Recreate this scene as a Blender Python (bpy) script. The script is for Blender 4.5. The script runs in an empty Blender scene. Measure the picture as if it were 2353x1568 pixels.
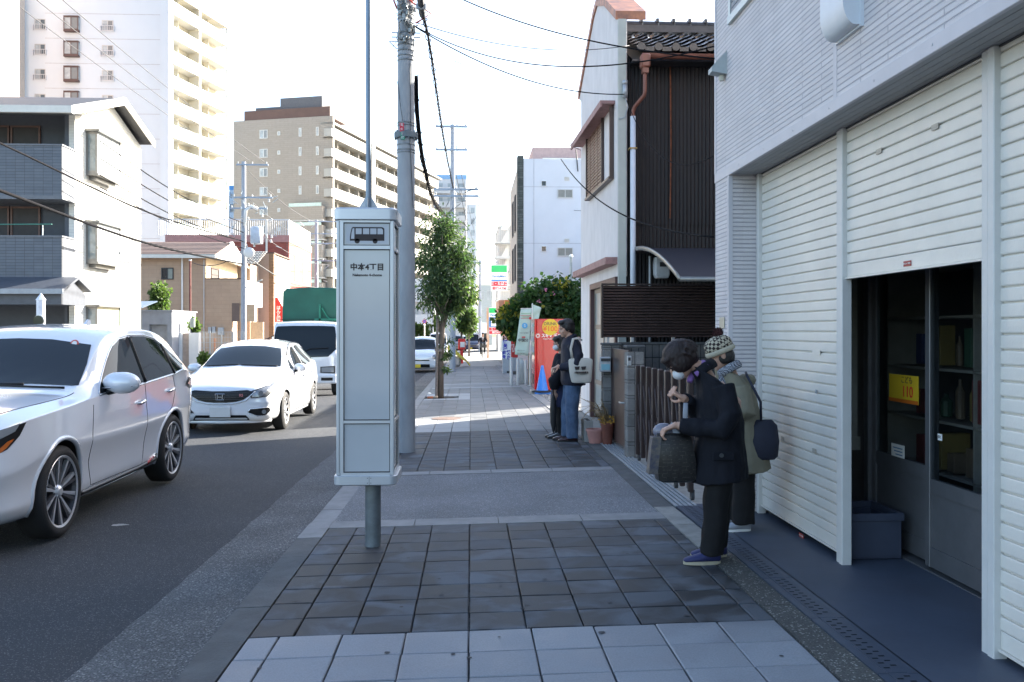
import bpy, bmesh, math, random
from math import sin, cos, tan, atan, atan2, pi, radians, sqrt
from mathutils import Vector, Matrix, Quaternion
from mathutils.bvhtree import BVHTree
from mathutils.geometry import delaunay_2d_cdt
SC = bpy.context.scene
COL = SC.collection
# ---------------------------------------------------------------- camera
H = 1.54; F = 2091.0; TH = atan(94.5 / F)
cam = bpy.data.cameras.new('camera'); camo = bpy.data.objects.new('camera', cam); COL.objects.link(camo)
cam.sensor_width = 36; cam.lens = 36 * F / 2353.0; cam.clip_end = 3000; cam.clip_start = .05
cam.shift_y = -26 / 2353.0
camo.location = (0, 0, H); camo.rotation_euler = (pi / 2, 0, -TH); SC.camera = camo
# ---------------------------------------------------------------- light
SUN_AZ = radians(53); SUN_EL = radians(26)          # azimuth from +Y towards +X
w = bpy.data.worlds.new('World'); SC.world = w; w.use_nodes = True
nt = w.node_tree; nt.nodes.clear()
sky = nt.nodes.new('ShaderNodeTexSky'); sky.sky_type = 'NISHITA'; sky.sun_disc = False
sky.sun_elevation = SUN_EL; sky.sun_rotation = SUN_AZ; sky.air_density = 1.0; sky.dust_density = 2.0; sky.ozone_density = 1.0
bgn = nt.nodes.new('ShaderNodeBackground'); bgn.inputs[1].default_value = .103
outn = nt.nodes.new('ShaderNodeOutputWorld'); nt.links.new(sky.outputs[0], bgn.inputs[0]); nt.links.new(bgn.outputs[0], outn.inputs[0])
sl = bpy.data.lights.new('sun', 'SUN'); so = bpy.data.objects.new('sun', sl); COL.objects.link(so)
sl.energy = 5.0; sl.angle = radians(.5); sl.color = (1, .93, .82)
so.rotation_euler = Vector((sin(SUN_AZ) * cos(SUN_EL), cos(SUN_AZ) * cos(SUN_EL), sin(SUN_EL))).to_track_quat('Z', 'Y').to_euler()
SC.view_settings.view_transform = 'Standard'; SC.view_settings.look = 'None'
SC.view_settings.exposure = 2.35; SC.view_settings.gamma = 1
SC.cycles.max_bounces = 6; SC.cycles.transparent_max_bounces = 12
# ---------------------------------------------------------------- measuring helpers
def XY(x, Y): return Y * tan(atan((x - 1176.5) / F) + TH)
def YX(x, X): return X / tan(atan((x - 1176.5) / F) + TH)
def DD(X, Y): return Y * cos(TH) + X * sin(TH)
def ZP(y, X, Y): return H - (y - 758) / F * DD(X, Y)
GR = -.006
PROF = [(-200, .06), (-12.6, .06), (-12.3, .05), (-12.29, -.09), (-7, -.02), (-1.86, -.085), (-1.36, -.06), (-1.355, -.027), (1.6, .032), (1.8, .036), (2.45, .05), (200, .05)]
def prof(X):
    for (a, za), (b, zb) in zip(PROF, PROF[1:]):
        if X <= b: return za + (zb - za) * max(0, (X - a)) / (b - a)
    return .05
def gz(X, Y): return prof(X) + GR * Y
# ---------------------------------------------------------------- object helpers
def tag(o, label=None, cat=None, group=None, kind=None):
    if label: o['label'] = label
    if cat: o['category'] = cat
    if group: o['group'] = group
    if kind: o['kind'] = kind
    return o
def thing(name, label, cat, loc=(0, 0, 0), rz=0, group=None):
    o = bpy.data.objects.new(name, None); COL.objects.link(o); o.location = loc; o.rotation_euler = (0, 0, rz)
    o.empty_display_size = .1
    return tag(o, label, cat, group)
def wloc(p):
    v = Vector((0, 0, 0))
    while p is not None: v += Vector(p.location); p = p.parent
    return v
def copy_tree(o, parent=None):
    c = o.copy(); COL.objects.link(c); c.parent = parent
    for ch in list(o.children): copy_tree(ch, c)
    return c
def R(a, b=None): return random.uniform(-a, a) if b is None else random.uniform(a, b)
class MB:
    def __init__(s): s.v = []; s.f = []; s.m = []; s.cur = 0; s.tint = []; s.t = 0.0
    def add(s, vs, fs, M=None):
        b = len(s.v)
        for p in vs:
            p = Vector(p); s.v.append(M @ p if M else p)
        for f in fs: s.f.append([b + i for i in f]); s.m.append(s.cur); s.tint.append(s.t)
        return s
    def box(s, x0, x1, y0, y1, z0, z1, M=None, ch=0):
        if ch > 0:
            c = ch; vs = []; 
            for (X, Y, Z) in [(x, y, z) for z in (z0, z1) for y in (y0, y1) for x in (x0, x1)]:
                sx = 1 if X == x0 else -1; sy = 1 if Y == y0 else -1; sz = 1 if Z == z0 else -1
                vs += [(X, Y + sy * c, Z + sz * c), (X + sx * c, Y, Z + sz * c), (X + sx * c, Y + sy * c, Z)]
            def q(k, a): return k * 3 + a
            fs = [[q(0,0),q(4,0),q(6,0),q(2,0)],[q(1,0),q(3,0),q(7,0),q(5,0)],[q(0,1),q(1,1),q(5,1),q(4,1)],[q(2,1),q(6,1),q(7,1),q(3,1)],[q(0,2),q(2,2),q(3,2),q(1,2)],[q(4,2),q(5,2),q(7,2),q(6,2)]]
            fs += [[q(0,1),q(0,2),q(1,2),q(1,1)],[q(2,1),q(3,1),q(3,2),q(2,2)],[q(4,1),q(5,1),q(5,2),q(4,2)],[q(6,2),q(7,2),q(7,1),q(6,1)],
                   [q(0,0),q(2,0),q(2,2),q(0,2)],[q(1,0),q(1,2),q(3,2),q(3,0)],[q(4,0),q(4,2),q(6,2),q(6,0)],[q(5,0),q(7,0),q(7,2),q(5,2)],
                   [q(0,0),q(0,1),q(4,1),q(4,0)],[q(1,0),q(5,0),q(5,1),q(1,1)],[q(2,0),q(6,0),q(6,1),q(2,1)],[q(3,0),q(3,1),q(7,1),q(7,0)]]
            fs += [[q(k,0),q(k,1),q(k,2)] if k in (1,2,4,7) else [q(k,0),q(k,2),q(k,1)] for k in range(8)]
            return s.add(vs, fs, M)
        vs = [(x, y, z) for z in (z0, z1) for y in (y0, y1) for x in (x0, x1)]
        return s.add(vs, [[0,2,3,1],[4,5,7,6],[0,1,5,4],[2,6,7,3],[0,4,6,2],[1,3,7,5]], M)
    def bc(s, c, d, M=None, ch=0):
        return s.box(c[0]-d[0]/2, c[0]+d[0]/2, c[1]-d[1]/2, c[1]+d[1]/2, c[2]-d[2]/2, c[2]+d[2]/2, M, ch)
    def quad(s, a, b, c, d, M=None): return s.add([a, b, c, d], [[0, 1, 2, 3]], M)
    def tube(s, path, r, n=8, cap=True, M=None, flat=None):
        P = [Vector(p) for p in path]; rs = r if isinstance(r, (list, tuple)) else [r] * len(P)
        vs = []; up = None
        for i, p in enumerate(P):
            d = (P[min(i+1, len(P)-1)] - P[max(i-1, 0)])
            d = d.normalized() if d.length > 1e-9 else Vector((0, 0, 1))
            if up is None:
                up = Vector((0, 0, 1)) if abs(d.z) < .9 else Vector((0, 1, 0))
            u = d.cross(up); u = u.normalized() if u.length > 1e-6 else Vector((1, 0, 0)); v2 = u.cross(d).normalized(); up = v2
            rr = rs[i]; ra, rb = (rr if isinstance(rr, (tuple, list)) else (rr, rr))
            for k in range(n):
                a = 2 * pi * k / n; vs.append(p + u * cos(a) * ra + v2 * sin(a) * rb)
        fs = []
        for i in range(len(P) - 1):
            for k in range(n):
                a = i*n+k; b = i*n+(k+1) % n; fs.append([a, b, b+n, a+n])
        if cap: fs.append(list(range(n))[::-1]); fs.append([(len(P)-1)*n+k for k in range(n)])
        return s.add(vs, fs, M)
    def cyl(s, p0, p1, r0, r1=None, n=16, M=None): return s.tube([p0, p1], [r0, r0 if r1 is None else r1], n, True, M)
    def lathe(s, prof, n=24, M=None, cap=False):
        vs = [(r*cos(2*pi*k/n), r*sin(2*pi*k/n), z) for r, z in prof for k in range(n)]
        fs = [[i*n+k, i*n+(k+1) % n, (i+1)*n+(k+1) % n, (i+1)*n+k] for i in range(len(prof)-1) for k in range(n)]
        if cap: fs.append(list(range(n))[::-1]); fs.append([(len(prof)-1)*n+k for k in range(n)])
        return s.add(vs, fs, M)
    def ell(s, c, r, M=None, n=16, m=10, rot=None):
        vs = [Vector((0, 0, -1))]; 
        for i in range(1, m):
            a = -pi/2 + pi*i/m
            for k in range(n): vs.append(Vector((cos(a)*cos(2*pi*k/n), cos(a)*sin(2*pi*k/n), sin(a))))
        vs.append(Vector((0, 0, 1)))
        out = []
        for v in vs:
            v = Vector((v.x*r[0], v.y*r[1], v.z*r[2]))
            if rot: v = rot @ v
            out.append(v + Vector(c))
        fs = [[0, 1+(k+1) % n, 1+k] for k in range(n)]
        for i in range(m-2):
            for k in range(n):
                a = 1+i*n+k; b = 1+i*n+(k+1) % n; fs.append([a, b, b+n, a+n])
        L = len(vs)-1; fs += [[L, 1+(m-2)*n+k, 1+(m-2)*n+(k+1) % n] for k in range(n)]
        return s.add(out, fs, M)
    def prism(s, poly, z0, z1, M=None):
        n = len(poly); vs = [(p[0], p[1], z0) for p in poly] + [(p[0], p[1], z1) for p in poly]
        fs = [list(range(n))[::-1], list(range(n, 2*n))] + [[i, (i+1) % n, n+(i+1) % n, n+i] for i in range(n)]
        return s.add(vs, fs, M)
    def loft(s, rings, cap=True, M=None):
        n = len(rings[0]); vs = [p for r in rings for p in r]
        fs = [[i*n+k, i*n+(k+1) % n, (i+1)*n+(k+1) % n, (i+1)*n+k] for i in range(len(rings)-1) for k in range(n)]
        if cap: fs.append(list(range(n))[::-1]); fs.append([(len(rings)-1)*n+k for k in range(n)])
        return s.add(vs, fs, M)
    def build(s, name, mats, parent=None, smooth=False, local=False, sharp=None, recalc=True):
        me = bpy.data.meshes.new(name)
        off = Vector((0, 0, 0)) if (local or parent is None) else wloc(parent)
        me.from_pydata([v - off for v in s.v], [], s.f); 
        mats = mats if isinstance(mats, (list, tuple)) else [mats]
        for m in mats: me.materials.append(m)
        me.polygons.foreach_set('material_index', s.m)
        if any(s.tint):
            at = me.attributes.new('tint', 'FLOAT', 'FACE'); at.data.foreach_set('value', s.tint)
        if recalc:
            bm = bmesh.new(); bm.from_mesh(me); bmesh.ops.recalc_face_normals(bm, faces=bm.faces); bm.to_mesh(me); bm.free()
        if smooth:
            me.polygons.foreach_set('use_smooth', [True] * len(me.polygons))
            if sharp is not None:
                try: me.set_sharp_from_angle(angle=radians(sharp))
                except Exception: pass
        me.update()
        o = bpy.data.objects.new(name, me); COL.objects.link(o); o.parent = parent
        return o
def RZ(a, loc=(0, 0, 0)): return Matrix.Translation(loc) @ Matrix.Rotation(a, 4, 'Z')
def bake(o, mods=()):
    """apply modifiers: list of (type, {props})"""
    for t, p in mods:
        m = o.modifiers.new(t, t)
        for k, v in p.items(): setattr(m, k, v)
    dg = bpy.context.evaluated_depsgraph_get(); dg.update()
    me = bpy.data.meshes.new_from_object(o.evaluated_get(dg)); old = o.data
    o.modifiers.clear(); o.data = me; me.name = old.name
    return o
def fuse(mb, name, mats, parent=None, voxel=.01, smooth=6, disp=0, dscale=.15, local=False, factor=.5):
    """voxel-fuse overlapping closed shapes into one continuous surface"""
    o = mb.build(name, mats if not isinstance(mats, (list, tuple)) else mats[0], parent, True, local)
    o.parent = None
    bake(o, [('REMESH', dict(mode='VOXEL', voxel_size=voxel, use_smooth_shade=True)), ('SMOOTH', dict(factor=factor, iterations=smooth))])
    if disp:
        from mathutils import noise as N
        me = o.data; nrm = [v.normal.copy() for v in me.vertices]; co = []
        for v, q in zip(me.vertices, nrm):
            p = v.co; n1 = N.noise(Vector((p.x/dscale, p.y/dscale, p.z/dscale*.55))); n2 = N.noise(Vector((p.x*2.3/dscale+7, p.y*2.3/dscale, p.z*1.1/dscale)))
            co.extend(p + q * disp * (n1 + .45*n2))
        me.vertices.foreach_set('co', co); me.update()
    me = o.data; me.polygons.foreach_set('use_smooth', [True]*len(me.polygons))
    o.parent = parent
    if not me.materials: me.materials.append(mats if not isinstance(mats, (list, tuple)) else mats[0])
    return o
def text(s, size, M, mat, parent, name='lettering', ext=.001, ax='CENTER', sx=1, bold=0, local=False, track=1.0, line=1.0):
    cu = bpy.data.curves.new(name, 'FONT'); cu.body = s; cu.size = size; cu.align_x = ax; cu.align_y = 'CENTER'; cu.extrude = ext
    cu.offset = bold; cu.resolution_u = 3; cu.space_character = track; cu.space_line = line
    o = bpy.data.objects.new(name, cu); COL.objects.link(o)
    dg = bpy.context.evaluated_depsgraph_get(); dg.update(); me = bpy.data.meshes.new_from_object(o.evaluated_get(dg))
    bpy.data.objects.remove(o)
    off = Matrix.Identity(4) if (local or parent is None) else Matrix.Translation(-wloc(parent))
    me.transform(off @ M @ Matrix.Diagonal((sx, 1, 1, 1))); me.materials.clear(); me.materials.append(mat); me.name = name
    o = bpy.data.objects.new(name, me); COL.objects.link(o); o.parent = parent
    return o
# ---------------------------------------------------------------- materials
MC = {}
def mat(name, col, rough=.7, metal=0, var=.12, vs=6.0, bump=0, bs=60, coat=0, spec=.5, col2=None, stretch=(1, 1, 1), tint=0, detail=4):
    if name in MC: return MC[name]
    m = bpy.data.materials.new(name); m.use_nodes = True; N = m.node_tree.nodes; L = m.node_tree.links
    b = N['Principled BSDF']; b.inputs['Roughness'].default_value = rough; b.inputs['Metallic'].default_value = metal
    b.inputs['Coat Weight'].default_value = coat; b.inputs['Coat Roughness'].default_value = .03; b.inputs['Specular IOR Level'].default_value = spec
    c = (*col, 1) if len(col) == 3 else col
    tc = N.new('ShaderNodeTexCoord'); mp = N.new('ShaderNodeMapping'); mp.inputs['Scale'].default_value = stretch; L.new(tc.outputs['Object'], mp.inputs[0])
    last = None
    if var > 0 or col2:
        n = N.new('ShaderNodeTexNoise'); n.inputs['Scale'].default_value = vs; n.inputs['Detail'].default_value = detail; n.inputs['Roughness'].default_value = .65; L.new(mp.outputs[0], n.inputs[0])
        mr = N.new('ShaderNodeMapRange'); mr.inputs[1].default_value = .3; mr.inputs[2].default_value = .7; L.new(n.outputs[0], mr.inputs[0])
        mx = N.new('ShaderNodeMix'); mx.data_type = 'RGBA'; L.new(mr.outputs[0], mx.inputs[0])
        lo = tuple(x*(1-var) for x in c[:3])+(1,); hi = tuple(min(1, x*(1+var)) for x in c[:3])+(1,)
        mx.inputs[6].default_value = lo; mx.inputs[7].default_value = (*col2, 1) if col2 else hi
        last = mx.outputs[2]
    if tint:
        at = N.new('ShaderNodeAttribute'); at.attribute_name = 'tint'; at.attribute_type = 'GEOMETRY'
        mr2 = N.new('ShaderNodeMapRange'); mr2.inputs[1].default_value = 0; mr2.inputs[2].default_value = 1; mr2.inputs[3].default_value = 1-tint; mr2.inputs[4].default_value = 1+tint
        L.new(at.outputs['Fac'], mr2.inputs[0])
        vm = N.new('ShaderNodeVectorMath'); vm.operation = 'SCALE'
        if last: L.new(last, vm.inputs[0])
        else: vm.inputs[0].default_value = c[:3]
        L.new(mr2.outputs[0], vm.inputs['Scale']); last = vm.outputs[0]
    if last: L.new(last, b.inputs['Base Color'])
    else: b.inputs['Base Color'].default_value = c
    if bump:
        n2 = N.new('ShaderNodeTexNoise'); n2.inputs['Scale'].default_value = bs; n2.inputs['Detail'].default_value = 3; L.new(mp.outputs[0], n2.inputs[0])
        bp = N.new('ShaderNodeBump'); bp.inputs['Strength'].default_value = bump; bp.inputs['Distance'].default_value = .01; L.new(n2.outputs[0], bp.inputs['Height']); L.new(bp.outputs[0], b.inputs['Normal'])
    MC[name] = m; return m
def brickmat(name, c1, c2, mortar, bw, bh, ms=.004, rough=.7, bump=.6, axis='x', off=.5, var=.1, bs=40, nb=.15, squash=1):
    """courses on an upright wall; axis: the horizontal object axis the wall runs along"""
    if name in MC: return MC[name]
    m = bpy.data.materials.new(name); m.use_nodes = True; N = m.node_tree.nodes; L = m.node_tree.links; b = N['Principled BSDF']; b.inputs['Roughness'].default_value = rough
    tc = N.new('ShaderNodeTexCoord'); sp = N.new('ShaderNodeSeparateXYZ'); L.new(tc.outputs['Object'], sp.inputs[0]); cb = N.new('ShaderNodeCombineXYZ')
    if axis == 'both':
        ad = N.new('ShaderNodeMath'); ad.operation = 'ADD'; L.new(sp.outputs[0], ad.inputs[0]); L.new(sp.outputs[1], ad.inputs[1]); L.new(ad.outputs[0], cb.inputs[0])
    else: L.new(sp.outputs['xy'.index(axis)], cb.inputs[0])
    L.new(sp.outputs[2], cb.inputs[1])
    br = N.new('ShaderNodeTexBrick'); L.new(cb.outputs[0], br.inputs[0]); br.offset = off; br.squash = squash
    br.inputs['Color1'].default_value = (*c1, 1); br.inputs['Color2'].default_value = (*c2, 1); br.inputs['Mortar'].default_value = (*mortar, 1)
    br.inputs['Scale'].default_value = 1; br.inputs['Mortar Size'].default_value = ms; br.inputs['Mortar Smooth'].default_value = .3
    br.inputs['Brick Width'].default_value = bw; br.inputs['Row Height'].default_value = bh
    n = N.new('ShaderNodeTexNoise'); n.inputs['Scale'].default_value = 3; n.inputs['Detail'].default_value = 6; L.new(tc.outputs['Object'], n.inputs[0])
    mr = N.new('ShaderNodeMapRange'); mr.inputs[1].default_value = .3; mr.inputs[2].default_value = .7; mr.inputs[3].default_value = 1-var; mr.inputs[4].default_value = 1+var; L.new(n.outputs[0], mr.inputs[0])
    vm = N.new('ShaderNodeVectorMath'); vm.operation = 'SCALE'; L.new(br.outputs[0], vm.inputs[0]); L.new(mr.outputs[0], vm.inputs['Scale']); L.new(vm.outputs[0], b.inputs['Base Color'])
    n2 = N.new('ShaderNodeTexNoise'); n2.inputs['Scale'].default_value = bs; L.new(tc.outputs['Object'], n2.inputs[0])
    ma = N.new('ShaderNodeMath'); ma.operation = 'MULTIPLY_ADD'; L.new(br.outputs['Fac'], ma.inputs[0]); ma.inputs[1].default_value = -1
    mm = N.new('ShaderNodeMath'); mm.operation = 'MULTIPLY'; L.new(n2.outputs[0], mm.inputs[0]); mm.inputs[1].default_value = nb; L.new(mm.outputs[0], ma.inputs[2])
    bp = N.new('ShaderNodeBump'); bp.inputs['Strength'].default_value = bump; bp.inputs['Distance'].default_value = .01; L.new(ma.outputs[0], bp.inputs['Height']); L.new(bp.outputs[0], b.inputs['Normal'])
    MC[name] = m; return m
def glassmat(name, col=(.02, .025, .03), rough=.03, tr=0.0):
    if name in MC: return MC[name]
    m = bpy.data.materials.new(name); m.use_nodes = True; N = m.node_tree.nodes; L = m.node_tree.links; b = N['Principled BSDF']
    b.inputs['Base Color'].default_value = (*col, 1); b.inputs['Roughness'].default_value = rough; b.inputs['Specular IOR Level'].default_value = .7
    tc = N.new('ShaderNodeTexCoord'); n = N.new('ShaderNodeTexNoise'); n.inputs['Scale'].default_value = 1.5; L.new(tc.outputs['Object'], n.inputs[0])
    bp = N.new('ShaderNodeBump'); bp.inputs['Strength'].default_value = .03; bp.inputs['Distance'].default_value = .02; L.new(n.outputs[0], bp.inputs['Height']); L.new(bp.outputs[0], b.inputs['Normal'])
    if tr > 0:
        t = N.new('ShaderNodeBsdfTransparent'); t.inputs[0].default_value = (.9, .93, .94, 1); mx = N.new('ShaderNodeMixShader'); mx.inputs[0].default_value = tr
        L.new(b.outputs[0], mx.inputs[1]); L.new(t.outputs[0], mx.inputs[2]); L.new(mx.outputs[0], N['Material Output'].inputs[0])
    MC[name] = m; return m
random.seed(7)
M_white = mat('white_paint', (.78, .78, .76), .5, var=.05, vs=3)
M_offwhite = mat('off_white', (.68, .66, .6), .6, var=.08, vs=2)
M_alu = mat('aluminium', (.55, .57, .58), .35, .7, var=.06)
M_steel = mat('galvanised', (.42, .45, .48), .5, .5, var=.12, vs=20)
M_black = mat('black_rubber', (.015, .015, .016), .6, var=.1)
M_dark = mat('dark_grey', (.04, .042, .045), .55, var=.1)
M_brown = mat('brown_metal', (.06, .035, .03), .4, var=.15)
M_red = mat('red_paint', (.62, .02, .02), .35, var=.05)
M_glass = glassmat('window_glass', (.10, .13, .15))
M_dglass = glassmat('dark_glass', (.012, .015, .018))
M_conc = mat('concrete', (.3, .3, .285), .85, var=.2, vs=5, bump=.4, bs=50)
# ================================================================ GROUND
def roughmat(name, c1, c2, scale, bump, c3=None, rough=.85, patch=.25, stretch=(1,1,1), dark=None):
    if name in MC: return MC[name]
    m = bpy.data.materials.new(name); m.use_nodes = True; N = m.node_tree.nodes; L = m.node_tree.links; b = N['Principled BSDF']; b.inputs['Roughness'].default_value = rough
    tc = N.new('ShaderNodeTexCoord'); mp = N.new('ShaderNodeMapping'); mp.inputs['Scale'].default_value = stretch; L.new(tc.outputs['Object'], mp.inputs[0])
    vo = N.new('ShaderNodeTexVoronoi'); vo.inputs['Scale'].default_value = scale; L.new(mp.outputs[0], vo.inputs[0])
    n1 = N.new('ShaderNodeTexNoise'); n1.inputs['Scale'].default_value = scale*.8; n1.inputs['Detail'].default_value = 4; L.new(mp.outputs[0], n1.inputs[0])
    n2 = N.new('ShaderNodeTexNoise'); n2.inputs['Scale'].default_value = 1.1; n2.inputs['Detail'].default_value = 5; L.new(tc.outputs['Object'], n2.inputs[0])
    mr = N.new('ShaderNodeMapRange'); mr.inputs[1].default_value = .35; mr.inputs[2].default_value = .65; L.new(n1.outputs[0], mr.inputs[0])
    mx = N.new('ShaderNodeMix'); mx.data_type = 'RGBA'; L.new(mr.outputs[0], mx.inputs[0]); mx.inputs[6].default_value = (*c1, 1); mx.inputs[7].default_value = (*c2, 1); last = mx.outputs[2]
    if c3:
        gt = N.new('ShaderNodeMath'); gt.operation = 'GREATER_THAN'; sx = N.new('ShaderNodeSeparateColor'); L.new(vo.outputs['Color'], sx.inputs[0]); L.new(sx.outputs[0], gt.inputs[0]); gt.inputs[1].default_value = .93
        m2 = N.new('ShaderNodeMix'); m2.data_type = 'RGBA'; L.new(gt.outputs[0], m2.inputs[0]); L.new(last, m2.inputs[6]); m2.inputs[7].default_value = (*c3, 1); last = m2.outputs[2]
    mr2 = N.new('ShaderNodeMapRange'); mr2.inputs[1].default_value = .3; mr2.inputs[2].default_value = .7; mr2.inputs[3].default_value = 1-patch; mr2.inputs[4].default_value = 1+patch; L.new(n2.outputs[0], mr2.inputs[0])
    vm = N.new('ShaderNodeVectorMath'); vm.operation = 'SCALE'; L.new(last, vm.inputs[0]); L.new(mr2.outputs[0], vm.inputs['Scale']); L.new(vm.outputs[0], b.inputs['Base Color'])
    bp = N.new('ShaderNodeBump'); bp.inputs['Strength'].default_value = bump; bp.inputs['Distance'].default_value = .01
    ad = N.new('ShaderNodeMath'); ad.operation = 'ADD'; L.new(vo.outputs['Distance'], ad.inputs[0]); L.new(n1.outputs[0], ad.inputs[1]); L.new(ad.outputs[0], bp.inputs['Height']); L.new(bp.outputs[0], b.inputs['Normal'])
    MC[name] = m; return m
def tilemat(name, base, stain, tintamt, rough=.75, bs=180, amt=.75, lo=.42, hi=.6):
    m = bpy.data.materials.new(name); m.use_nodes = True; N = m.node_tree.nodes; L = m.node_tree.links; b = N['Principled BSDF']
    tc = N.new('ShaderNodeTexCoord'); at = N.new('ShaderNodeAttribute'); at.attribute_name = 'tint'
    cb = N.new('ShaderNodeVectorMath'); cb.operation = 'MULTIPLY_ADD'; cc = N.new('ShaderNodeCombineXYZ'); 
    for i in range(3): L.new(at.outputs['Fac'], cc.inputs[i])
    L.new(cc.outputs[0], cb.inputs[0]); cb.inputs[1].default_value = (2.7, 1.9, 5); L.new(tc.outputs['Object'], cb.inputs[2])
    n = N.new('ShaderNodeTexNoise'); n.inputs['Scale'].default_value = 2.6; n.inputs['Detail'].default_value = 5; n.inputs['Distortion'].default_value = .6; n.inputs['Roughness'].default_value = .5; L.new(cb.outputs[0], n.inputs[0])
    mr = N.new('ShaderNodeMapRange'); mr.inputs[1].default_value = lo; mr.inputs[2].default_value = hi; L.new(n.outputs[0], mr.inputs[0])
    mx = N.new('ShaderNodeMix'); mx.data_type = 'RGBA'; mu = N.new('ShaderNodeMath'); mu.operation = 'MULTIPLY'; mu.inputs[1].default_value = amt; L.new(mr.outputs[0], mu.inputs[0]); L.new(mu.outputs[0], mx.inputs[0])
    mx.inputs[6].default_value = (*base, 1); mx.inputs[7].default_value = (*stain, 1)
    n3 = N.new('ShaderNodeTexNoise'); n3.inputs['Scale'].default_value = bs; n3.inputs['Detail'].default_value = 2; L.new(tc.outputs['Object'], n3.inputs[0])
    mr3 = N.new('ShaderNodeMapRange'); mr3.inputs[3].default_value = .75; mr3.inputs[4].default_value = 1.25; L.new(n3.outputs[0], mr3.inputs[0])
    mr2 = N.new('ShaderNodeMapRange'); mr2.inputs[3].default_value = 1-tintamt; mr2.inputs[4].default_value = 1+tintamt; L.new(at.outputs['Fac'], mr2.inputs[0])
    mm = N.new('ShaderNodeMath'); mm.operation = 'MULTIPLY'; L.new(mr2.outputs[0], mm.inputs[0]); L.new(mr3.outputs[0], mm.inputs[1])
    vm = N.new('ShaderNodeVectorMath'); vm.operation = 'SCALE'; L.new(mx.outputs[2], vm.inputs[0]); L.new(mm.outputs[0], vm.inputs['Scale']); L.new(vm.outputs[0], b.inputs['Base Color'])
    r2 = N.new('ShaderNodeMapRange'); r2.inputs[3].default_value = rough; r2.inputs[4].default_value = rough-.2; L.new(mr.outputs[0], r2.inputs[0]); L.new(r2.outputs[0], b.inputs['Roughness'])
    bp = N.new('ShaderNodeBump'); bp.inputs['Strength'].default_value = .25; bp.inputs['Distance'].default_value = .004; L.new(n3.outputs[0], bp.inputs['Height']); L.new(bp.outputs[0], b.inputs['Normal'])
    return m
M_asph = roughmat('asphalt', (0.0175, 0.0205, 0.026), (0.037, 0.042, 0.052), 170, .7, (0.136, 0.136, 0.136), .8, .12)
M_gutter = roughmat('gutter_concrete', (0.05, 0.052, 0.056), (0.17, 0.174, 0.18), 120, 1.0, (0.306, 0.306, 0.297), .9, .25)
M_ramp = roughmat('ramp_concrete', (0.117, 0.1242, 0.135), (0.216, 0.225, 0.243), 110, .8, (0.324, 0.333, 0.342), .85, .18)
M_edge = mat('edging_concrete', (.22, .225, .23), .8, var=.18, vs=5, bump=.3, bs=90)
M_kerbd = mat('kerb_dark', (.08, .084, .086), .8, var=.3, vs=4, bump=.5, bs=90)
M_joint = mat('joint', (.05, .052, .05), .95, var=.6, vs=9, col2=(.15, .155, .155))
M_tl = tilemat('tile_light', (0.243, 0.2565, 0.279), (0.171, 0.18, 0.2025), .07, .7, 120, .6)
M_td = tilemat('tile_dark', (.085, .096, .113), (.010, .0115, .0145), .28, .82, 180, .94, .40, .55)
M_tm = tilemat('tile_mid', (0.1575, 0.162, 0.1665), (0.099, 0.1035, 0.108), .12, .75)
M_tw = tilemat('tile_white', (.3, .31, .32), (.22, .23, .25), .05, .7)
M_apron = mat('apron_paint', (.055, .07, .10), .55, var=.16, vs=1.6, bump=.08, bs=40)
def strip(name, x0, x1, y0, y1, m, dz=0, xs=None, ny=None, kind='structure', wob=0):
    b = MB(); X = xs or [x0, x1]; ny = ny or max(1, int((y1-y0)/4)); vs = []
    for j in range(ny+1):
        y = y0+(y1-y0)*j/ny
        for x in X: vs.append((x + (R(wob) if wob and x == X[0] else 0), y, gz(x, y)+dz))
    n = len(X); b.add(vs, [[j*n+i, j*n+i+1, (j+1)*n+i+1, (j+1)*n+i] for j in range(ny) for i in range(n-1)])
    o = b.build(name, m); tag(o, kind=kind); return o
g = MB(); ys = [-30, 0, 50, 100, 200, 400, 900]; g.add([(x, y, GR*y-.35) for y in ys for x in (-500, 500)], [[2*i, 2*i+1, 2*i+3, 2*i+2] for i in range(6)])
tag(g.build('ground', mat('earth', (.12, .12, .115), .9, var=.2)), kind='structure')
strip('road', 0, 0, -6, 420, M_asph, xs=[-12.29, -10, -7, -4, -1.86])
strip('gutter', 0, 0, -6, 60, M_gutter, .004, xs=[-1.9, -1.6, -1.362], ny=330, wob=.012)
strip('sidewalk_far', 0, 0, 45, 300, mat('far_pavement', (.3, .3, .29), .85, var=.2), 0, xs=[-1.862, 1.6])
strip('pavement_opposite', 0, 0, -6, 300, mat('far_pavement2', (.28, .28, .27), .85, var=.2), 0, xs=[-14.2, -12.3])
b = MB(); b.add([(x, y, z) for y in (-6, 300) for x, z in ((-12.3, prof(-12.3)+GR*y), (-12.3, prof(-12.28)+GR*y-.1), (-12.15, prof(-12.28)+GR*y-.1), (-12.15, .05+GR*y))], [[0,3,7,4],[3,2,6,7]]); tag(b.build('kerb_opposite', M_conc), kind='structure')
strip('yards_opposite', 0, 0, -6, 300, mat('yard', (.2, .2, .19), .9), -.004, xs=[-60, -14.2])
strip('sidewalk_bed', 0, 0, -6, 45, M_joint, -.012, xs=[-1.36, 1.62], ny=30)
strip('yards', 0, 0, 13, 300, mat('yard2', (.24, .23, .21), .9), -.01, xs=[1.55, 40])
strip('house_plot', 0, 0, 7.98, 13, mat('plot_concrete', (.3, .3, .28), .85, var=.2, bump=.2), -.005, xs=[1.98, 8])
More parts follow.
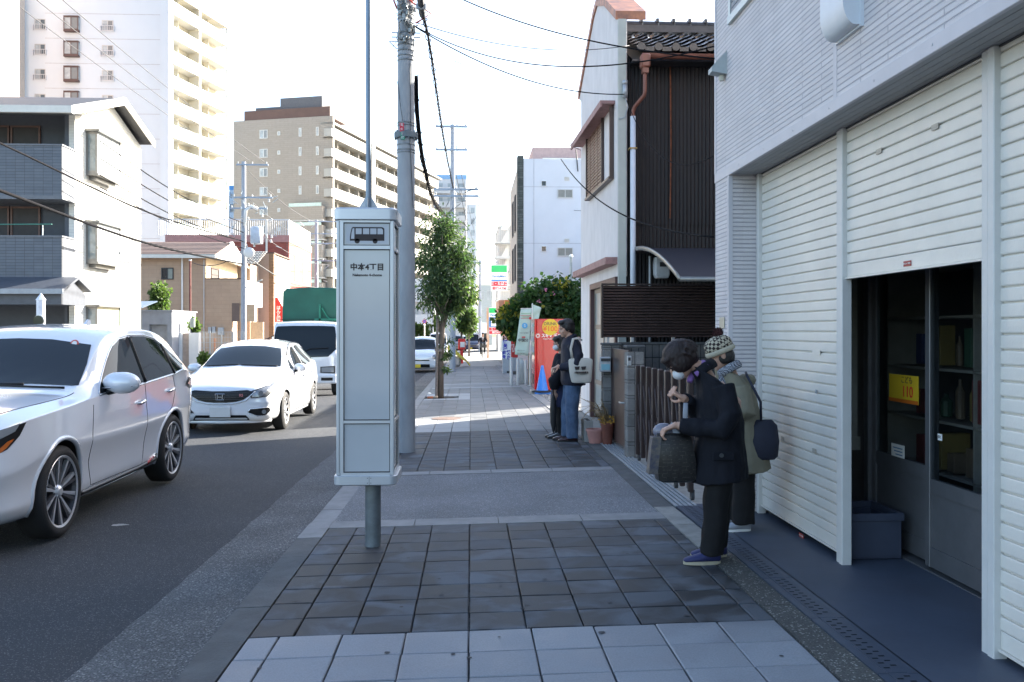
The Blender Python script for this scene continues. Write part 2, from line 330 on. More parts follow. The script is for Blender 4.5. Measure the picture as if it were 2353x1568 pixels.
def tiles(b, x0, x1, y0, y1, tw, tl, ox=-.01, gap=.008, skip=None, t=None, hz=.003):
    ix0 = math.floor((x0-ox)/tw)-1; ny = max(1, round((y1-y0)/tl)); tl = (y1-y0)/ny
    for i in range(ix0, ix0+60):
        a = max(x0, ox+i*tw); c = min(x1, ox+(i+1)*tw)
        if c-a < .03: continue
        for j in range(ny):
            y = y0+j*tl; b.t = random.random() if t is None else t
            if skip and skip((a+c)/2, y+tl/2): continue
            dz = R(hz)*.5; k = [R(.0015) for _ in range(4)]; A = [(a+gap/2, y+gap/2), (c-gap/2, y+gap/2), (c-gap/2, y+tl-gap/2), (a+gap/2, y+tl-gap/2)]
            ch = .005; B = [(a+gap/2+ch, y+gap/2+ch), (c-gap/2-ch, y+gap/2+ch), (c-gap/2-ch, y+tl-gap/2-ch), (a+gap/2+ch, y+tl-gap/2-ch)]
            A = [(p[0]+R(.002), p[1]+R(.002)) for p in A]
            vs = [(p[0], p[1], gz(*p)-.03) for p in A] + [(p[0], p[1], gz(*p)+dz+k[q]-.004) for q, p in enumerate(A)] + [(p[0], p[1], gz(*p)+dz+k[q]) for q, p in enumerate(B)]
            b.add(vs, [[q, (q+1) % 4, 4+(q+1) % 4, 4+q] for q in range(4)] + [[4+q, 4+(q+1) % 4, 8+(q+1) % 4, 8+q] for q in range(4)] + [[8, 9, 10, 11]])
b = MB()
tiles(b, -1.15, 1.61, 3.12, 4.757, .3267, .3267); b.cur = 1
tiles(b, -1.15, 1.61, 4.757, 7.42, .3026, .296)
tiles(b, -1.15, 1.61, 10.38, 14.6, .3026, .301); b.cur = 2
pit = lambda x, y: abs(x+.78) < .36 and 22.5 < y < 23.3
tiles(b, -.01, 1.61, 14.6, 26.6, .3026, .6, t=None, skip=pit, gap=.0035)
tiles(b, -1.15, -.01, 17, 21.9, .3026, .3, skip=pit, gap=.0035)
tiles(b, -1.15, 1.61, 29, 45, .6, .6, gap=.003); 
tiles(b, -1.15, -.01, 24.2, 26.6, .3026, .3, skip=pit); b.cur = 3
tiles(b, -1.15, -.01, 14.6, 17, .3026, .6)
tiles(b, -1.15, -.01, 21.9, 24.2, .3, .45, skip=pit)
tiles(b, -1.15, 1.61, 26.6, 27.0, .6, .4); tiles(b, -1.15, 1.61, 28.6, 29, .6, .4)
b.cur = 4
for _ in range(26):
    x, y = R(-1.1, 1.5), R(3.9, 7.3); r = R(.008, .02); b.add([(x+r*cos(a)*R(.7, 1.2), y+r*sin(a)*R(.7, 1.2), gz(x, y)+.0035) for a in [i*pi/4 for i in range(8)]], [list(range(8))])
tag(b.build('sidewalk', [M_tl, M_td, M_tm, M_tw, mat('gum_spot', (.05, .05, .055), .8, var=.3)]), kind='structure')
# driveway crossing and its edging bands
def band(name, y0, y1, m, x0=-1.15, x1=1.61, dz=0, n=6):
    b = MB(); b.add([(x0+(x1-x0)*i/n, y, gz(x0+(x1-x0)*i/n, y)+dz) for y in (y0, y1) for i in range(n+1)], [[i, i+1, n+2+i, n+1+i] for i in range(n)]); tag(b.build(name, m), kind='structure')
band('driveway_crossing', 7.68, 10.14, M_ramp, dz=-.004); band('driveway_crossing', 27.0, 28.6, M_edge, dz=-.002)
b = MB()
for y0, y1 in ((7.42, 7.68), (10.14, 10.38)):
    for i in range(4):
        x0 = -1.15+i*.69; x1 = min(1.61, x0+.684)
        b.add([(x, y, gz(x, y)+dz) for dz in (-.03, .002) for y in (y0, y1) for x in (x0, x1)], [[0,2,3,1],[4,5,7,6],[0,1,5,4],[2,6,7,3],[0,4,6,2],[1,3,7,5]])
tag(b.build('pavement_edging', M_edge), kind='structure')
# kerbs
b = MB(); y = 2.9
while y < 45:
    L = .6; low = 7.2 < y < 10.2; b.cur = 1 if y < 7 else 0; dz = R(.002)-(.012 if low else 0); xl = -1.36; xr = -1.155
    p = [(xl, y+.004), (xr, y+.004), (xr, y+L-.004), (xl, y+L-.004)]
    vs = [(q[0], q[1], gz(-1.3, q[1])-.12) for q in p]+[(q[0]+(.015 if i in (0, 3) else 0), q[1], gz(-1.2, q[1])+dz-(.006 if i in (0,3) else 0)) for i, q in enumerate(p)]
    b.add(vs, [[0,3,2,1],[4,5,6,7],[0,1,5,4],[1,2,6,5],[2,3,7,6],[3,0,4,7]]); y += L
tag(b.build('kerb', [M_edge, M_kerbd]), kind='structure')
# right-hand edge strips
def poly_strip(name, pts, wd, m, dz=.003, seg=.6, gap=.004):
    b = MB()
    for (x0, y0), (x1, y1) in zip(pts, pts[1:]):
        n = max(1, int((y1-y0)/seg))
        for i in range(n):
            a = i/n; c = (i+1)/n; xa = x0+(x1-x0)*a; xc = x0+(x1-x0)*c; ya = y0+(y1-y0)*a+gap; yc = y0+(y1-y0)*c-gap; d = R(.002)
            b.add([(x, y, gz(x, y)+z) for z in (-.03, dz+d) for x, y in ((xa, ya), (xa+wd, ya), (xc+wd, yc), (xc, yc))], [[0,3,2,1],[4,5,6,7],[0,1,5,4],[1,2,6,5],[2,3,7,6],[3,0,4,7]])
    tag(b.build(name, m), kind='structure')
M_edged = roughmat('edge_speckled', (.05, .052, .05), (.1, .1, .095), 120, .6, (.3, .3, .28), .8, .2)
poly_strip('kerb_inner', [(1.62, 2.9), (1.62, 6.4)], .17, M_edged)
poly_strip('kerb_inner', [(1.62, 6.4), (1.60, 7.9)], .17, mat('kerb_pale', (.25, .247, .23), .85, var=.25, vs=6, bump=.3))
poly_strip('kerb_inner', [(1.60, 7.9), (1.62, 13.2)], .17, M_kerbd)
poly_strip('kerb_inner', [(1.62, 13.2), (1.63, 17), (1.3, 35), (1.25, 46)], .2, M_edge, .012)
# shop apron (bluish painted concrete)
b = MB(); b.add([(x, y, .05+GR*y-(.004 if x < 2 else 0)) for x in (1.985, 3.4) for y in (2.0, 7.98)], [[0,1,3,2]]); tag(b.build('shop_apron', M_apron), kind='structure')
# gravel plot
b = MB(); random.seed(3)
b.add([(x, y, gz(x, y)-.004) for y in (17.9, 40) for x in (1.5, 6)], [[0,1,3,2]])
for _ in range(3500):
    y = 17.9+12*random.random()**1.4; xl = 1.85-(y-17.5)*.018; x = xl+random.random()*1.6; r = R(.008, .022); z = gz(x, y)
    b.cur = random.choice([0, 1, 1]); b.ell((x, y, z), (r, r*R(.7, 1.2), r*.6), n=5, m=3)
tag(b.build('gravel', [mat('gravel_a', (.2, .2, .2), .9, var=.4, vs=60), mat('gravel_b', (.42, .42, .41), .9, var=.3, vs=60)]), 'pale grey gravel of the small plot beside the red vending machine', 'gravel', kind='stuff')
# drains
ORD = ['first', 'second', 'third', 'fourth', 'fifth', 'sixth', 'seventh', 'eighth', 'ninth', 'tenth', 'eleventh', 'twelfth', 'thirteenth', 'fourteenth', 'fifteenth', 'sixteenth'] + ['later']*20
M_cover = mat('cover_paint', (.06, .076, .108), .45, var=.15, vs=8)
M_slot = mat('slot_dark', (.006, .006, .007), .9, var=0)
y = 3.15; k = 0
while y < 7.5:
    L = .79; t = thing('drain_cover', '%s perforated drain cover from the camera along the shop apron' % ORD[int(round((y-3.15)/.79))], 'drain cover', (1.885, y+L/2, .045+GR*y), 0, 'perforated drain covers along the shop')
    z = lambda yy: .045+GR*yy
    b = MB()
    for (xa, xb, dz) in ((1.795, 1.84, 0), (1.84, 1.93, .003), (1.93, 1.98, 0)):
        b.add([(x, yy, z(yy)+d) for d in (-.04, dz) for yy in (y+.003, y+L-.003) for x in (xa+.001, xb-.001)], [[0,2,3,1],[4,5,7,6],[0,1,5,4],[2,6,7,3],[0,4,6,2],[1,3,7,5]])
    s = b; s.cur = 1; q = y+.05
    while q < y+L-.05:
        for i, xx in enumerate((1.862, 1.905)):
            yy = q+(.03 if i else 0)
            s.add([(xx-.014, yy, z(yy)+.0045), (xx+.014, yy, z(yy)+.0045), (xx+.014, yy+.014, z(yy)+.0045), (xx-.014, yy+.014, z(yy)+.0045)], [[0,1,2,3]])
        q += .06
    s.build('grate_plate', [M_cover, M_slot], t); y += L
y = 7.9; g0 = None
while y < 12.2:
    L = .96; t = thing('drain_grating', '%s slotted steel drain grating from the camera, by the accordion gate' % ORD[int(round((y-7.9)/.96))], 'drain grating', (1.88, y+L/2, gz(1.85, y)), 0, 'slotted drain gratings by the gate')
    b = MB(); z = lambda yy: gz(1.88, yy)+.008
    for i in range(5):
        xx = 1.79+i*.044; b.add([(x, yy, z(yy)+d) for d in (-.02, 0) for yy in (y+.006, y+L-.006) for x in (xx, xx+.026)], [[0,2,3,1],[4,5,7,6],[0,1,5,4],[2,6,7,3],[0,4,6,2],[1,3,7,5]])
    b.build('grating', M_steel, t)
    b = MB(); b.add([(x, yy, z(yy)-.016) for yy in (y, y+L) for x in (1.785, 1.995)], [[0,1,3,2]]); b.build('channel', M_slot, t); y += L
def gully(x, y, wd, ln, lab):
    t = thing('gutter_drain', lab, 'gutter drain', (x, y, gz(x, y)), 0); b = MB(); z = gz(x, y)+.006
    b.box(x-wd/2, x+wd/2, y-ln/2, y+ln/2, z-.03, z); b.build('drain_frame', M_dark, t); b = MB()
    for i in range(7): yy = y-ln/2+.03+i*(ln-.06)/6; b.box(x-wd/2+.03, x+wd/2-.03, yy-.012, yy+.012, z, z+.008)
    b.build('grating', M_steel, t)
gully(-1.6, 21, .34, .5, 'iron drain grid set in the gutter beside the utility pole')
t = thing('manhole_cover', 'round rusty manhole cover in the sunlit strip of the sidewalk', 'manhole cover', (-.42, 16.9, gz(-.42, 16.9)))
b = MB(); b.lathe([(0, .006), (.24, .006), (.25, .003), (.3, .005), (.31, 0)], 32, Matrix.Translation((-.42, 16.9, gz(-.42, 16.9)+.002)))
b.build('cover', mat('rusty_iron', (.16, .11, .09), .7, .3, var=.4, vs=15, bump=.6, bs=60), t)
# white paint scrap on the road, weed tuft at pole foot
def scrap(x, y, w_, l, name='road_marking'):
    b = MB(); pts = [(x+cos(a)*w_*R(.4, 1), y+sin(a)*l*R(.4, 1)) for a in [i*2*pi/11 for i in range(11)]]
    b.add([(p[0], p[1], gz(*p)+.005) for p in pts], [list(range(11))]); tag(b.build(name, mat('worn_paint', (.35, .35, .35), .8, var=.5, vs=40)), kind='structure')
scrap(-2.98, 7.85, .10, .05)
# tree pit
# ================================================================ SHOP (right)
XO = 2.18; XS = 2.45; XD = 2.93; FL = .05
M_siding = brickmat('siding_lilac', (.58, .54, .54), (.64, .60, .60), (.40, .38, .40), .9, .036, .005, .6, .9, 'y', .37, .05, 90, .5)
M_sidingx = brickmat('siding_lilac_x', (.58, .54, .54), (.64, .60, .60), (.40, .38, .40), .9, .036, .005, .6, .9, 'x', .37, .05, 90, .5)
M_trim = mat('trim_lilac', (.53, .51, .53), .5, var=.05, vs=4)
M_soff = mat('soffit', (.36, .355, .36), .6, var=.08, vs=5)
M_shut = mat('shutter_paint', (.70, .665, .60), .36, var=.06, vs=3, bump=.12, bs=70)
M_post = mat('post_paint', (.60, .595, .57), .4, var=.05)
M_doorf = mat('door_alu', (.16, .165, .175), .4, .5, var=.1)
shop = thing('shop_building', 'lilac grey siding shop with white roller shutters, one half raised over dark glass doors', 'shop building', (XO, 5, 0))
b = MB(); b.box(XO, XO+.12, -4, 8.03, 2.92, 9.6); b.box(XO, XO+.12, 7.6, 8.03, -.02, 2.92)
wall = b.build('wall', M_siding, shop)
b = MB(); b.box(XO+.12, 10, -4, 8.03, 2.92, 9.6); b.box(XO+.12, 2.62, 7.603, 8.027, -.02, 2.92); b.box(2.62, 10, 7.6, 8.03, -.02, 2.92); b.box(6.2, 10, -4, 7.6, -.02, 2.92); b.box(XO, 6.2, -4, 2.0, -.02, 2.92); b.box(XO-.05, 10.05, -4.05, 8.08, 9.6, 9.7)
b.box(10, 22, 2, 20, -.02, 9.4); b.build('side_wall', M_sidingx, shop)  # large block: unseen rear wing added to keep sun off the road
b = MB(); b.box(XO-.006, XO+.02, 2.0, 8.04, 2.845, 2.925, ch=.003); b.box(XO-.006, XO+.04, 8.0, 8.045, 2.925, 9.6); b.box(XO-.006, XO+.03, 7.595, 7.64, -.01, 2.845)
b.box(XO+.3-.05, XO+.27, 7.585, 7.6, -.01, 2.845); b.box(XO-.003, XO+.01, 5.33, 5.38, 2.925, 3.3)
for i in range(9):
    y = 7.3-.62*i; b.cyl((XO-.009, y, 2.885), (XO-.005, y, 2.885), .006, n=8)
b.build('corner_trim', M_trim, shop)
b = MB()
for i in range(6): b.box(XO+.02+i*.05, XO+.066+i*.05, 2.0, 7.6, 2.852, 2.87)
b.box(XO, 2.62, 2.0, 7.6, 2.872, 2.915); b.build('soffit', M_soff, shop)
def shutter(y0, y1, z0, z1, name='roller_shutter'):
    b = MB(); prof_ = [(.003, 0), (-.010, .002), (-.0125, .008), (-.013, .034), (-.0125, .058), (-.010, .063), (.003, .0645)]
    z = z0+.085; n = int((z1-z)/.072)+1; vs = []
    for i in range(n):
        for (dx, dz) in prof_:
            for y in (y0, y1): vs.append((XS+dx, y, z+i*.072+dz))
    k = len(vs)//2; b.add(vs, [[2*i, 2*i+1, 2*i+3, 2*i+2] for i in range(k-1)])
    b.box(XS-.012, XS+.015, y0, y1, z0, z0+.083, ch=.003); b.box(XS-.024, XS+.015, y0, y1, z0-.012, z0-.001)
    return b.build(name, M_shut, shop)
s1 = shutter(5.91, 7.52, .075, 2.84); s2 = shutter(4.2, 5.80, 1.88, 2.84); s3 = shutter(2.05, 4.086, .07, 2.84)
b = MB()
def post(y0, y1):
    b.box(XS-.045, XS+.02, y0, y0+(y1-y0)*.47, FL-.02+GR*y0, 2.85, ch=.004); b.box(XS-.038, XS+.02, y0+(y1-y0)*.53, y1, FL-.02+GR*y0, 2.85, ch=.004); b.box(XS-.02, XS+.02, y0+.01, y1-.01, FL-.02, 2.849)
for a in ((7.52, 7.6), (5.80, 5.91), (4.086, 4.2), (1.98, 2.05)):
    b = MB(); post(*a); b.build('shutter_post', M_post, shop)
b = MB()
for a in ((4.2, 5.8), (5.91, 7.52), (2.05, 4.086)): b.box(XS-.02, XS+.06, a[0], a[1], 2.8405, 2.851)
b.build('shutter_box_gap', M_dark, shop)
def plate(par, x, y, w_, h_, m, name, X=XS, dx=.018, label=None, th=.004):
    Y = YX(x, X); z = ZP(y, X, Y); b = MB(); b.box(X-dx-th, X-dx, Y-w_/2, Y+w_/2, z-h_/2, z+h_/2); o = b.build(name, m, par)
    if label: o['label'] = label
    return Y, z
M_hand = mat('handle_beige', (.42, .38, .32), .5, var=.1)
for x, y, w_, h_ in ((1803, 1008, .05, .03), (1877, 1036, .06, .03), (1882, 810, .14, .035)): plate(s1, x, y, w_, h_, M_hand if y > 900 else M_shut, 'slot_plate')
for x, y in ((2027, 348), (2157, 292)): plate(s2, x, y, .07, .03, M_hand, 'slot_plate')
plate(s1, 1882, 900, .028, .028, M_steel, 'keyhole')
M_stick = mat('sticker_red', (.35, .04, .03), .5, var=.25, vs=40)
FRY = lambda X, Y, Z: Matrix.Translation((X, Y, Z)) @ Matrix.Rotation(-pi/2, 4, 'Z') @ Matrix.Rotation(pi/2, 4, 'X')   # text reading on a wall that faces -X
for par, x, y in ((s1, 1846, 1231), (s2, 2091, 606)):
    Y, z = plate(par, x, y, .085, .03, M_stick, 'sticker', dx=.013)
    text('左右ロック確認', .012, FRY(XS-.0182, Y, z), M_white, par, ext=.0003)
# opening: dark room, glass doors
M_room = mat('room_dark', (.16, .155, .15), .8, var=.1)
b = MB(); b.box(6.1, 6.15, 2.0, 7.6, FL, 2.85); b.box(2.5, 6.1, 7.5, 7.58, FL-.1, 2.85); b.box(2.5, 6.1, 2.02, 2.1, FL-.1, 2.85); b.build('room_wall', M_room, shop)
b = MB(); b.box(2.47, 6.1, 2.1, 7.5, 2.75, 2.84); b.build('room_ceiling', M_room, shop)
b = MB(); b.add([(x, y, FL+GR*y+.003) for x in (2.96, 6.1) for y in (2.1, 7.5)], [[0,1,3,2]]); b.build('room_floor', M_room, shop)
def stile(b, y0, y1, x=XD, th=.035, z0=.04, z1=2.75): b.box(x-th/2, x+th/2, y0, y1, z0, z1, ch=.004)
def gdoor(y0, y1, x, gb):
    b = MB(); stile(b, y0, y0+.06, x); stile(b, y1-.06, y1, x); b.box(x-.015, x+.015, y0+.06, y1-.06, 2.2, 2.28); b.box(x-.015, x+.015, y0+.06, y1-.06, .045, .17); b.box(x-.015, x+.015, y0+.06, y1-.06, gb-.09, gb); b.box(x-.006, x+.006, y0+.06, y1-.06, .17, gb-.09)
    d = b.build('sliding_door', M_doorf, shop); p = MB(); p.box(x-.003, x+.003, y0+.06, y1-.06, gb, 2.2); p.build('pane', glassmat('shop_glass', (.01, .012, .014), .02, .90), d); return d
dA = gdoor(5.66, 6.56, XD+.03, .66); dB = gdoor(4.75, 5.68, XD-.02, .60); dC = gdoor(3.7, 4.74, XD+.03, .66)
b = MB(); stile(b, 6.56, 6.62); stile(b, 6.63, 6.75, XD+.05); b.box(XD-.03, XD+.06, 2.1, 7.5, 2.66, 2.75); b.box(XD-.05, XD+.1, 2.1, 7.5, FL-.04, FL+.005+GR*5); b.build('door_frame', M_doorf, shop)
b = MB(); b.box(2.88, 2.96, 6.85, 7.0, .72, 2.6); b.box(2.86, 2.98, 6.84, 7.02, .62, .72); b.build('pillar', mat('pillar_paint', (.3, .3, .27), .7, var=.2), shop)
# posters and notices
def wallcard(name, x, y, w_, h_, m, X, par, lean=0):
    Y = YX(x, X); z = ZP(y, X, Y); b = MB(); b.box(X-.0015, X+.0015, Y-w_/2, Y+w_/2, z-h_/2, z+h_/2); o = b.build(name, m, par); return o, Y, z
po = thing('safety_poster', 'yellow poster with red 110 behind the shop door glass', 'poster', (XD+.06, 6, 1.1))
c_, Y, z = wallcard('card', 2076, 894, .42, .19, mat('poster_yellow', (.62, .42, .02), .6, var=.05), XD+.022, po)
text('こども', .055, FRY(XD+.0195, Y-.05, z+.06), M_brown, c_); text('110', .105, FRY(XD+.0195, Y-.06, z-.02), M_red, c_, bold=.001)
b = MB(); b.box(XD+.0188, XD+.0198, Y-.21, Y+.21, z-.095, z-.07); b.build('border', mat('poster_orange', (.5, .12, .01), .6), po)
nt_ = thing('notice', 'small white notice low on the inside of the shop door', 'notice', (XD+.02, 6, .8))
c_, Y, z = wallcard('card', 2063, 1038, .19, .1, M_offwhite, XD+.022, nt_)
b = MB()
for i in range(3): b.box(XD+.0195, XD+.0203, Y-.07, Y+.07-.02*i, z+.02-i*.022, z+.028-i*.022)
b.build('print', mat('print_blue', (.1, .2, .3), .6), nt_)
hp = thing('door_plate', 'tiny white plate on the sliding door stile', 'door plate', (XD-.04, 5.6, .9))
c_, Y, z = wallcard('card', 2160, 1005, .05, .04, M_white, XD-.042, hp); text('引く', .022, FRY(XD-.045, Y, z), M_dark, hp)
# shelves with goods
random.seed(11)
GC = [mat('goods_%s' % n, c, .5, var=.1) for n, c in (('white', (.5, .5, .5)), ('blue', (.04, .06, .16)), ('green', (.05, .12, .07)), ('red', (.2, .04, .04)), ('yellow', (.28, .2, .06)), ('cardboard', (.2, .14, .09)))]
sh = thing('shop_shelf', 'tall shelf full of bottles and boxes seen through the shop door', 'shelf', (3.75, 5.4, FL))
b = MB()
for z in (.1, .48, .86, 1.24, 1.62, 2.0, 2.35): b.box(3.4, 3.8, 3.4, 7.3, z, z+.02)
b.build('shelf_board', mat('shelf_board', (.4, .37, .33), .6), sh)
b = MB()
for y in (3.4, 4.7, 6.0, 7.28): b.box(3.4, 3.8, y, y+.02, .05, 2.4)
b.build('upright', mat('shelf_board', (.3, .28, .25)), sh)
for lv, z in (('lower', .5), ('middle', .88), ('upper', 1.26)):
    y = 6.85; q = 0
    while y > 4.5:
        w_ = R(.07, .17); h_ = R(.12, .3); k = random.random() < .35; b = MB(); gm = random.choice(GC); kind = 'bottle' if k else 'carton'
        if k: b.lathe([(w_*.25, 0), (w_*.3, .01), (w_*.3, h_*.7), (w_*.12, h_*.85), (w_*.12, h_)], 10, Matrix.Translation((3.5, y-w_/2, z+.02)), cap=True)
        else: b.box(3.42, 3.42+R(.1, .25), y-w_*.9, y, z+.02, z+.02+h_, ch=.003)
        tag(b.build(kind, gm), '%s %s, %s item from the left on the %s visible shelf board' % (gm.name.split('_')[1], kind, ORD[q], lv), kind, 'goods on the shop shelves'); q += 1
        y -= w_+R(.06, .2)
# plastic crate
cr = thing('plastic_crate', 'blue grey plastic crate with packets just inside the raised shutter', 'crate', (2.68, 6.12, FL+GR*6))
M_crate = mat('crate_plastic', (.05, .06, .09), .35, var=.1)
X0, X1, Y0, Y1, z0, z1 = 2.5, 2.86, 5.93, 6.38, .02, .32; b = MB()
for (a, c, d, e) in ((X0, X1, Y0, Y0+.012), (X0, X1, Y1-.012, Y1), (X0, X0+.012, Y0+.012, Y1-.012), (X1-.012, X1, Y0+.012, Y1-.012)): b.box(a, c, d, e, z0+.01, z1-.05)
b.box(X0, X1, Y0, Y1, z0, z0+.012); b.build('body', M_crate, cr); b = MB()
for (a, c, d, e) in ((X0-.015, X1+.015, Y0-.015, Y0+.01), (X0-.015, X1+.015, Y1-.01, Y1+.015), (X0-.015, X0+.01, Y0+.01, Y1-.01), (X1-.01, X1+.015, Y0+.01, Y1-.01)): b.box(a, c, d, e, z1-.05, z1, ch=.003)
b.build('rim', M_crate, cr)
# siding details
win = MB(); y0, y1 = 5.2, 7.56
win.box(XO-.03, XO+.02, y0, y1, 4.10, 4.16); win.box(XO-.02, XO+.1, y1-.05, y1, 4.16, 5.6); win.box(XO-.02, XO+.1, y0, y0+.05, 4.16, 5.6); win.box(XO-.02, XO+.1, y0+.05, y1-.05, 5.55, 5.6)
wo = win.build('window', mat('window_alu', (.5, .55, .54), .4, .3), shop); b = MB()
for i in range(28): b.box(XO-.012, XO-.004, y0+.05, y1-.05, 4.17+i*.05, 4.212+i*.05)
b.build('shutter', mat('window_shutter', (.22, .24, .26), .5), wo)
hood = thing('vent_hood', 'large rounded pale metal vent hood on the lilac siding', 'vent hood', (XO, 5.25, 3.25))
b = MB(); y0, y1 = 4.97, 5.3; n = 10; pr = [(XO-.001, 3.24), (XO-.04, 3.24)]+[(XO-.04-.075*sin(a), 3.38-.14*cos(a)) for a in [pi/2*i/n for i in range(1, n+1)]]+[(XO-.115, 3.55), (XO-.001, 3.62)]
b.add([(x, y, z) for y in (y0, y1) for x, z in pr], [list(range(len(pr))), list(range(len(pr), 2*len(pr)))[::-1]]+[[i, (i+1) % len(pr), len(pr)+(i+1) % len(pr), len(pr)+i] for i in range(len(pr))])
b.build('cowl', mat('hood_paint', (.62, .66, .7), .35, var=.04), hood, True, sharp=35); b = MB(); b.box(XO-.02, XO, y0-.012, y1+.012, 3.228, 3.64); b.build('flange', mat('hood_paint', (.62, .66, .7)), hood)
sn = thing('sensor_light', 'small wedge shaped grey sensor light high on the siding corner', 'sensor light', (XO, 7.72, 3.8)); b = MB()
b.add([(XO, 7.66, 3.72), (XO, 7.66, 3.92), (XO-.13, 7.66, 3.78), (XO-.13, 7.66, 3.74), (XO, 7.78, 3.72), (XO, 7.78, 3.92), (XO-.13, 7.78, 3.78), (XO-.13, 7.78, 3.74)], [[0,1,2,3],[7,6,5,4],[0,4,5,1],[1,5,6,2],[2,6,7,3],[3,7,4,0]])
b.build('housing', mat('sensor_grey', (.38, .42, .42), .5), sn); b = MB(); b.lathe([(0, -.05), (.02, -.045), (.028, -.02), (.022, 0), (0, .0)], 10, Matrix.Translation((XO-.03, 7.72, 3.72))); b.build('bulb', mat('sensor_lens', (.5, .48, .4), .2), sn)
# name plates on the pier
for nm, lab, x, y, w_, h_, c in (('name_plate', 'beige name plate on the siding pier', 1658, 742, .075, .095, (.4, .38, .3)), ('sticker', 'small pale green sticker under the name plate on the pier', 1657, 777, .06, .06, (.42, .5, .45))):
    Y = 7.8; z = ZP(y, XO, Y); t = thing(nm, lab, nm.replace('_', ' '), (XO, Y, z)); b = MB(); b.box(XO-.008, XO-.001, Y-w_, Y+w_, z-h_/2, z+h_/2, ch=.002); b.build('plate', mat(nm+'_face', c, .4, .1, var=.1), t)
# ================================================================ NEIGHBOUR HOUSE
M_stucco = mat('stucco', (.62, .6, .6), .8, var=.08, vs=4, bump=.25, bs=70, stretch=(1, 1, .5))
M_pink = mat('pink_trim', (.30, .17, .16), .7, var=.25, vs=8)
M_cboard = mat('corner_board', (.42, .45, .42), .6, var=.08, vs=3)
M_dpipe = mat('drain_pipe', (.58, .62, .68), .45, var=.08, vs=4)
M_copper = mat('copper_gutter', (.20, .075, .05), .45, var=.25, vs=6)
M_rtile = mat('roof_tile', (.055, .052, .052), .35, var=.35, vs=6, spec=.6)
def corr_mat():
    m = bpy.data.materials.new('corrugated_rust'); m.use_nodes = True; N = m.node_tree.nodes; L = m.node_tree.links; b = N['Principled BSDF']; b.inputs['Roughness'].default_value = .6
    tc = N.new('ShaderNodeTexCoord'); mp = N.new('ShaderNodeMapping'); mp.inputs['Scale'].default_value = (2.2, 1, .28); L.new(tc.outputs['Object'], mp.inputs[0])
    n = N.new('ShaderNodeTexNoise'); n.inputs['Scale'].default_value = 2.4; n.inputs['Detail'].default_value = 9; n.inputs['Roughness'].default_value = .7; L.new(mp.outputs[0], n.inputs[0])
    cr = N.new('ShaderNodeValToRGB'); L.new(n.outputs[0], cr.inputs[0]); e = cr.color_ramp.elements; e[0].position = .35; e[0].color = (.009, .008, .010, 1); e[1].position = .62; e[1].color = (.016, .011, .011, 1)
    x = e.new(.70); x.color = (.045, .015, .009, 1); x = e.new(.8); x.color = (.13, .045, .02, 1); L.new(cr.outputs[0], b.inputs['Base Color']); return m
M_corr = corr_mat()
hs = thing('white_house', 'narrow white stuccoed house with dark corrugated side wall and tiled roof', 'house', (2.3, 15, 0))
def wx(Y): return 2.30-(Y-14.2)*.0256          # street wall plane
zb = -.1
gab = [(14.2, 6.41), (15.3, 7.02), (16.1, 7.3), (16.5, 7.2), (18.35, 6.2)]
b = MB()
def wallslab(poly, th=.15):
    n = len(poly); vs = [(wx(y), y, z) for y, z in poly]+[(wx(y)+th, y, z) for y, z in poly]
    b.add(vs, [list(range(n)), list(range(n, 2*n))[::-1]]+[[i, (i+1) % n, n+(i+1) % n, n+i] for i in range(n)])
wallslab([(14.2, 2.38), (18.1, 2.38), (18.12, 6.1)]+[(18.35, 6.2), (16.5, 7.2), (16.1, 7.3), (15.3, 7.02), (14.2, 6.41)])
wallslab([(16.9, zb), (18.1, zb), (18.1, 2.38), (16.9, 2.38)]); b.box(2.4, 8, 17.95, 18.1, zb, 6.2)
b.build('wall', M_stucco, hs)
b = MB(); b.box(wx(14.2)+.004, 2.425, 14.13, 14.2, 1.0, 6.4); b.build('corner_board', M_cboard, hs)
# coping
b = MB()
for (ya, za), (yb, zb_) in zip(gab, gab[1:]):
    x0, x1 = wx(ya)-.03, wx(ya)+.45; xb0, xb1 = wx(yb)-.03, wx(yb)+.45
    b.add([(x0, ya, za), (x1, ya, za), (x1, ya, za+.14), (x0, ya, za+.14), (xb0, yb, zb_), (xb1, yb, zb_), (xb1, yb, zb_+.14), (xb0, yb, zb_+.14)], [[0,1,2,3],[7,6,5,4],[0,4,5,1],[1,5,6,2],[2,6,7,3],[3,7,4,0]])
b.build('coping', mat('coping_copper', (.36, .17, .13), .5, var=.5, vs=5, col2=(.5, .2, .1)), hs)
# corrugated side wall
b = MB(); n = 440; x0, x1 = 2.43, 6.6
for zlo, zhi, yo in ((zb, 3.25, 0), (3.2, 5.85, -.02)):
    vs = []
    for i in range(n+1):
        x = x0+(x1-x0)*i/n; y = 14.3+yo+.013*sin(2*pi*x/.06)
        vs += [(x, y, zlo), (x, y, zhi)]
    b.add(vs, [[2*i, 2*i+2, 2*i+3, 2*i+1] for i in range(n)])
b.build('side_wall', M_corr, hs, True)
b = MB(); b.box(2.45, 15, 14.34, 17.95, zb, 5.85); b.build('inner_wall', M_dark, hs)  # body lengthened out of sight to block sun coming over the yard
for x in (3.15, 4.05):
    b = MB(); b.tube([(x, 14.26, 5.7), (x+.01, 14.255, 4.5), (x, 14.27, 3.3)], .012, 6); b.build('rust_streak', mat('rust', (.16, .05, .02), .8, var=.6, vs=12), hs)
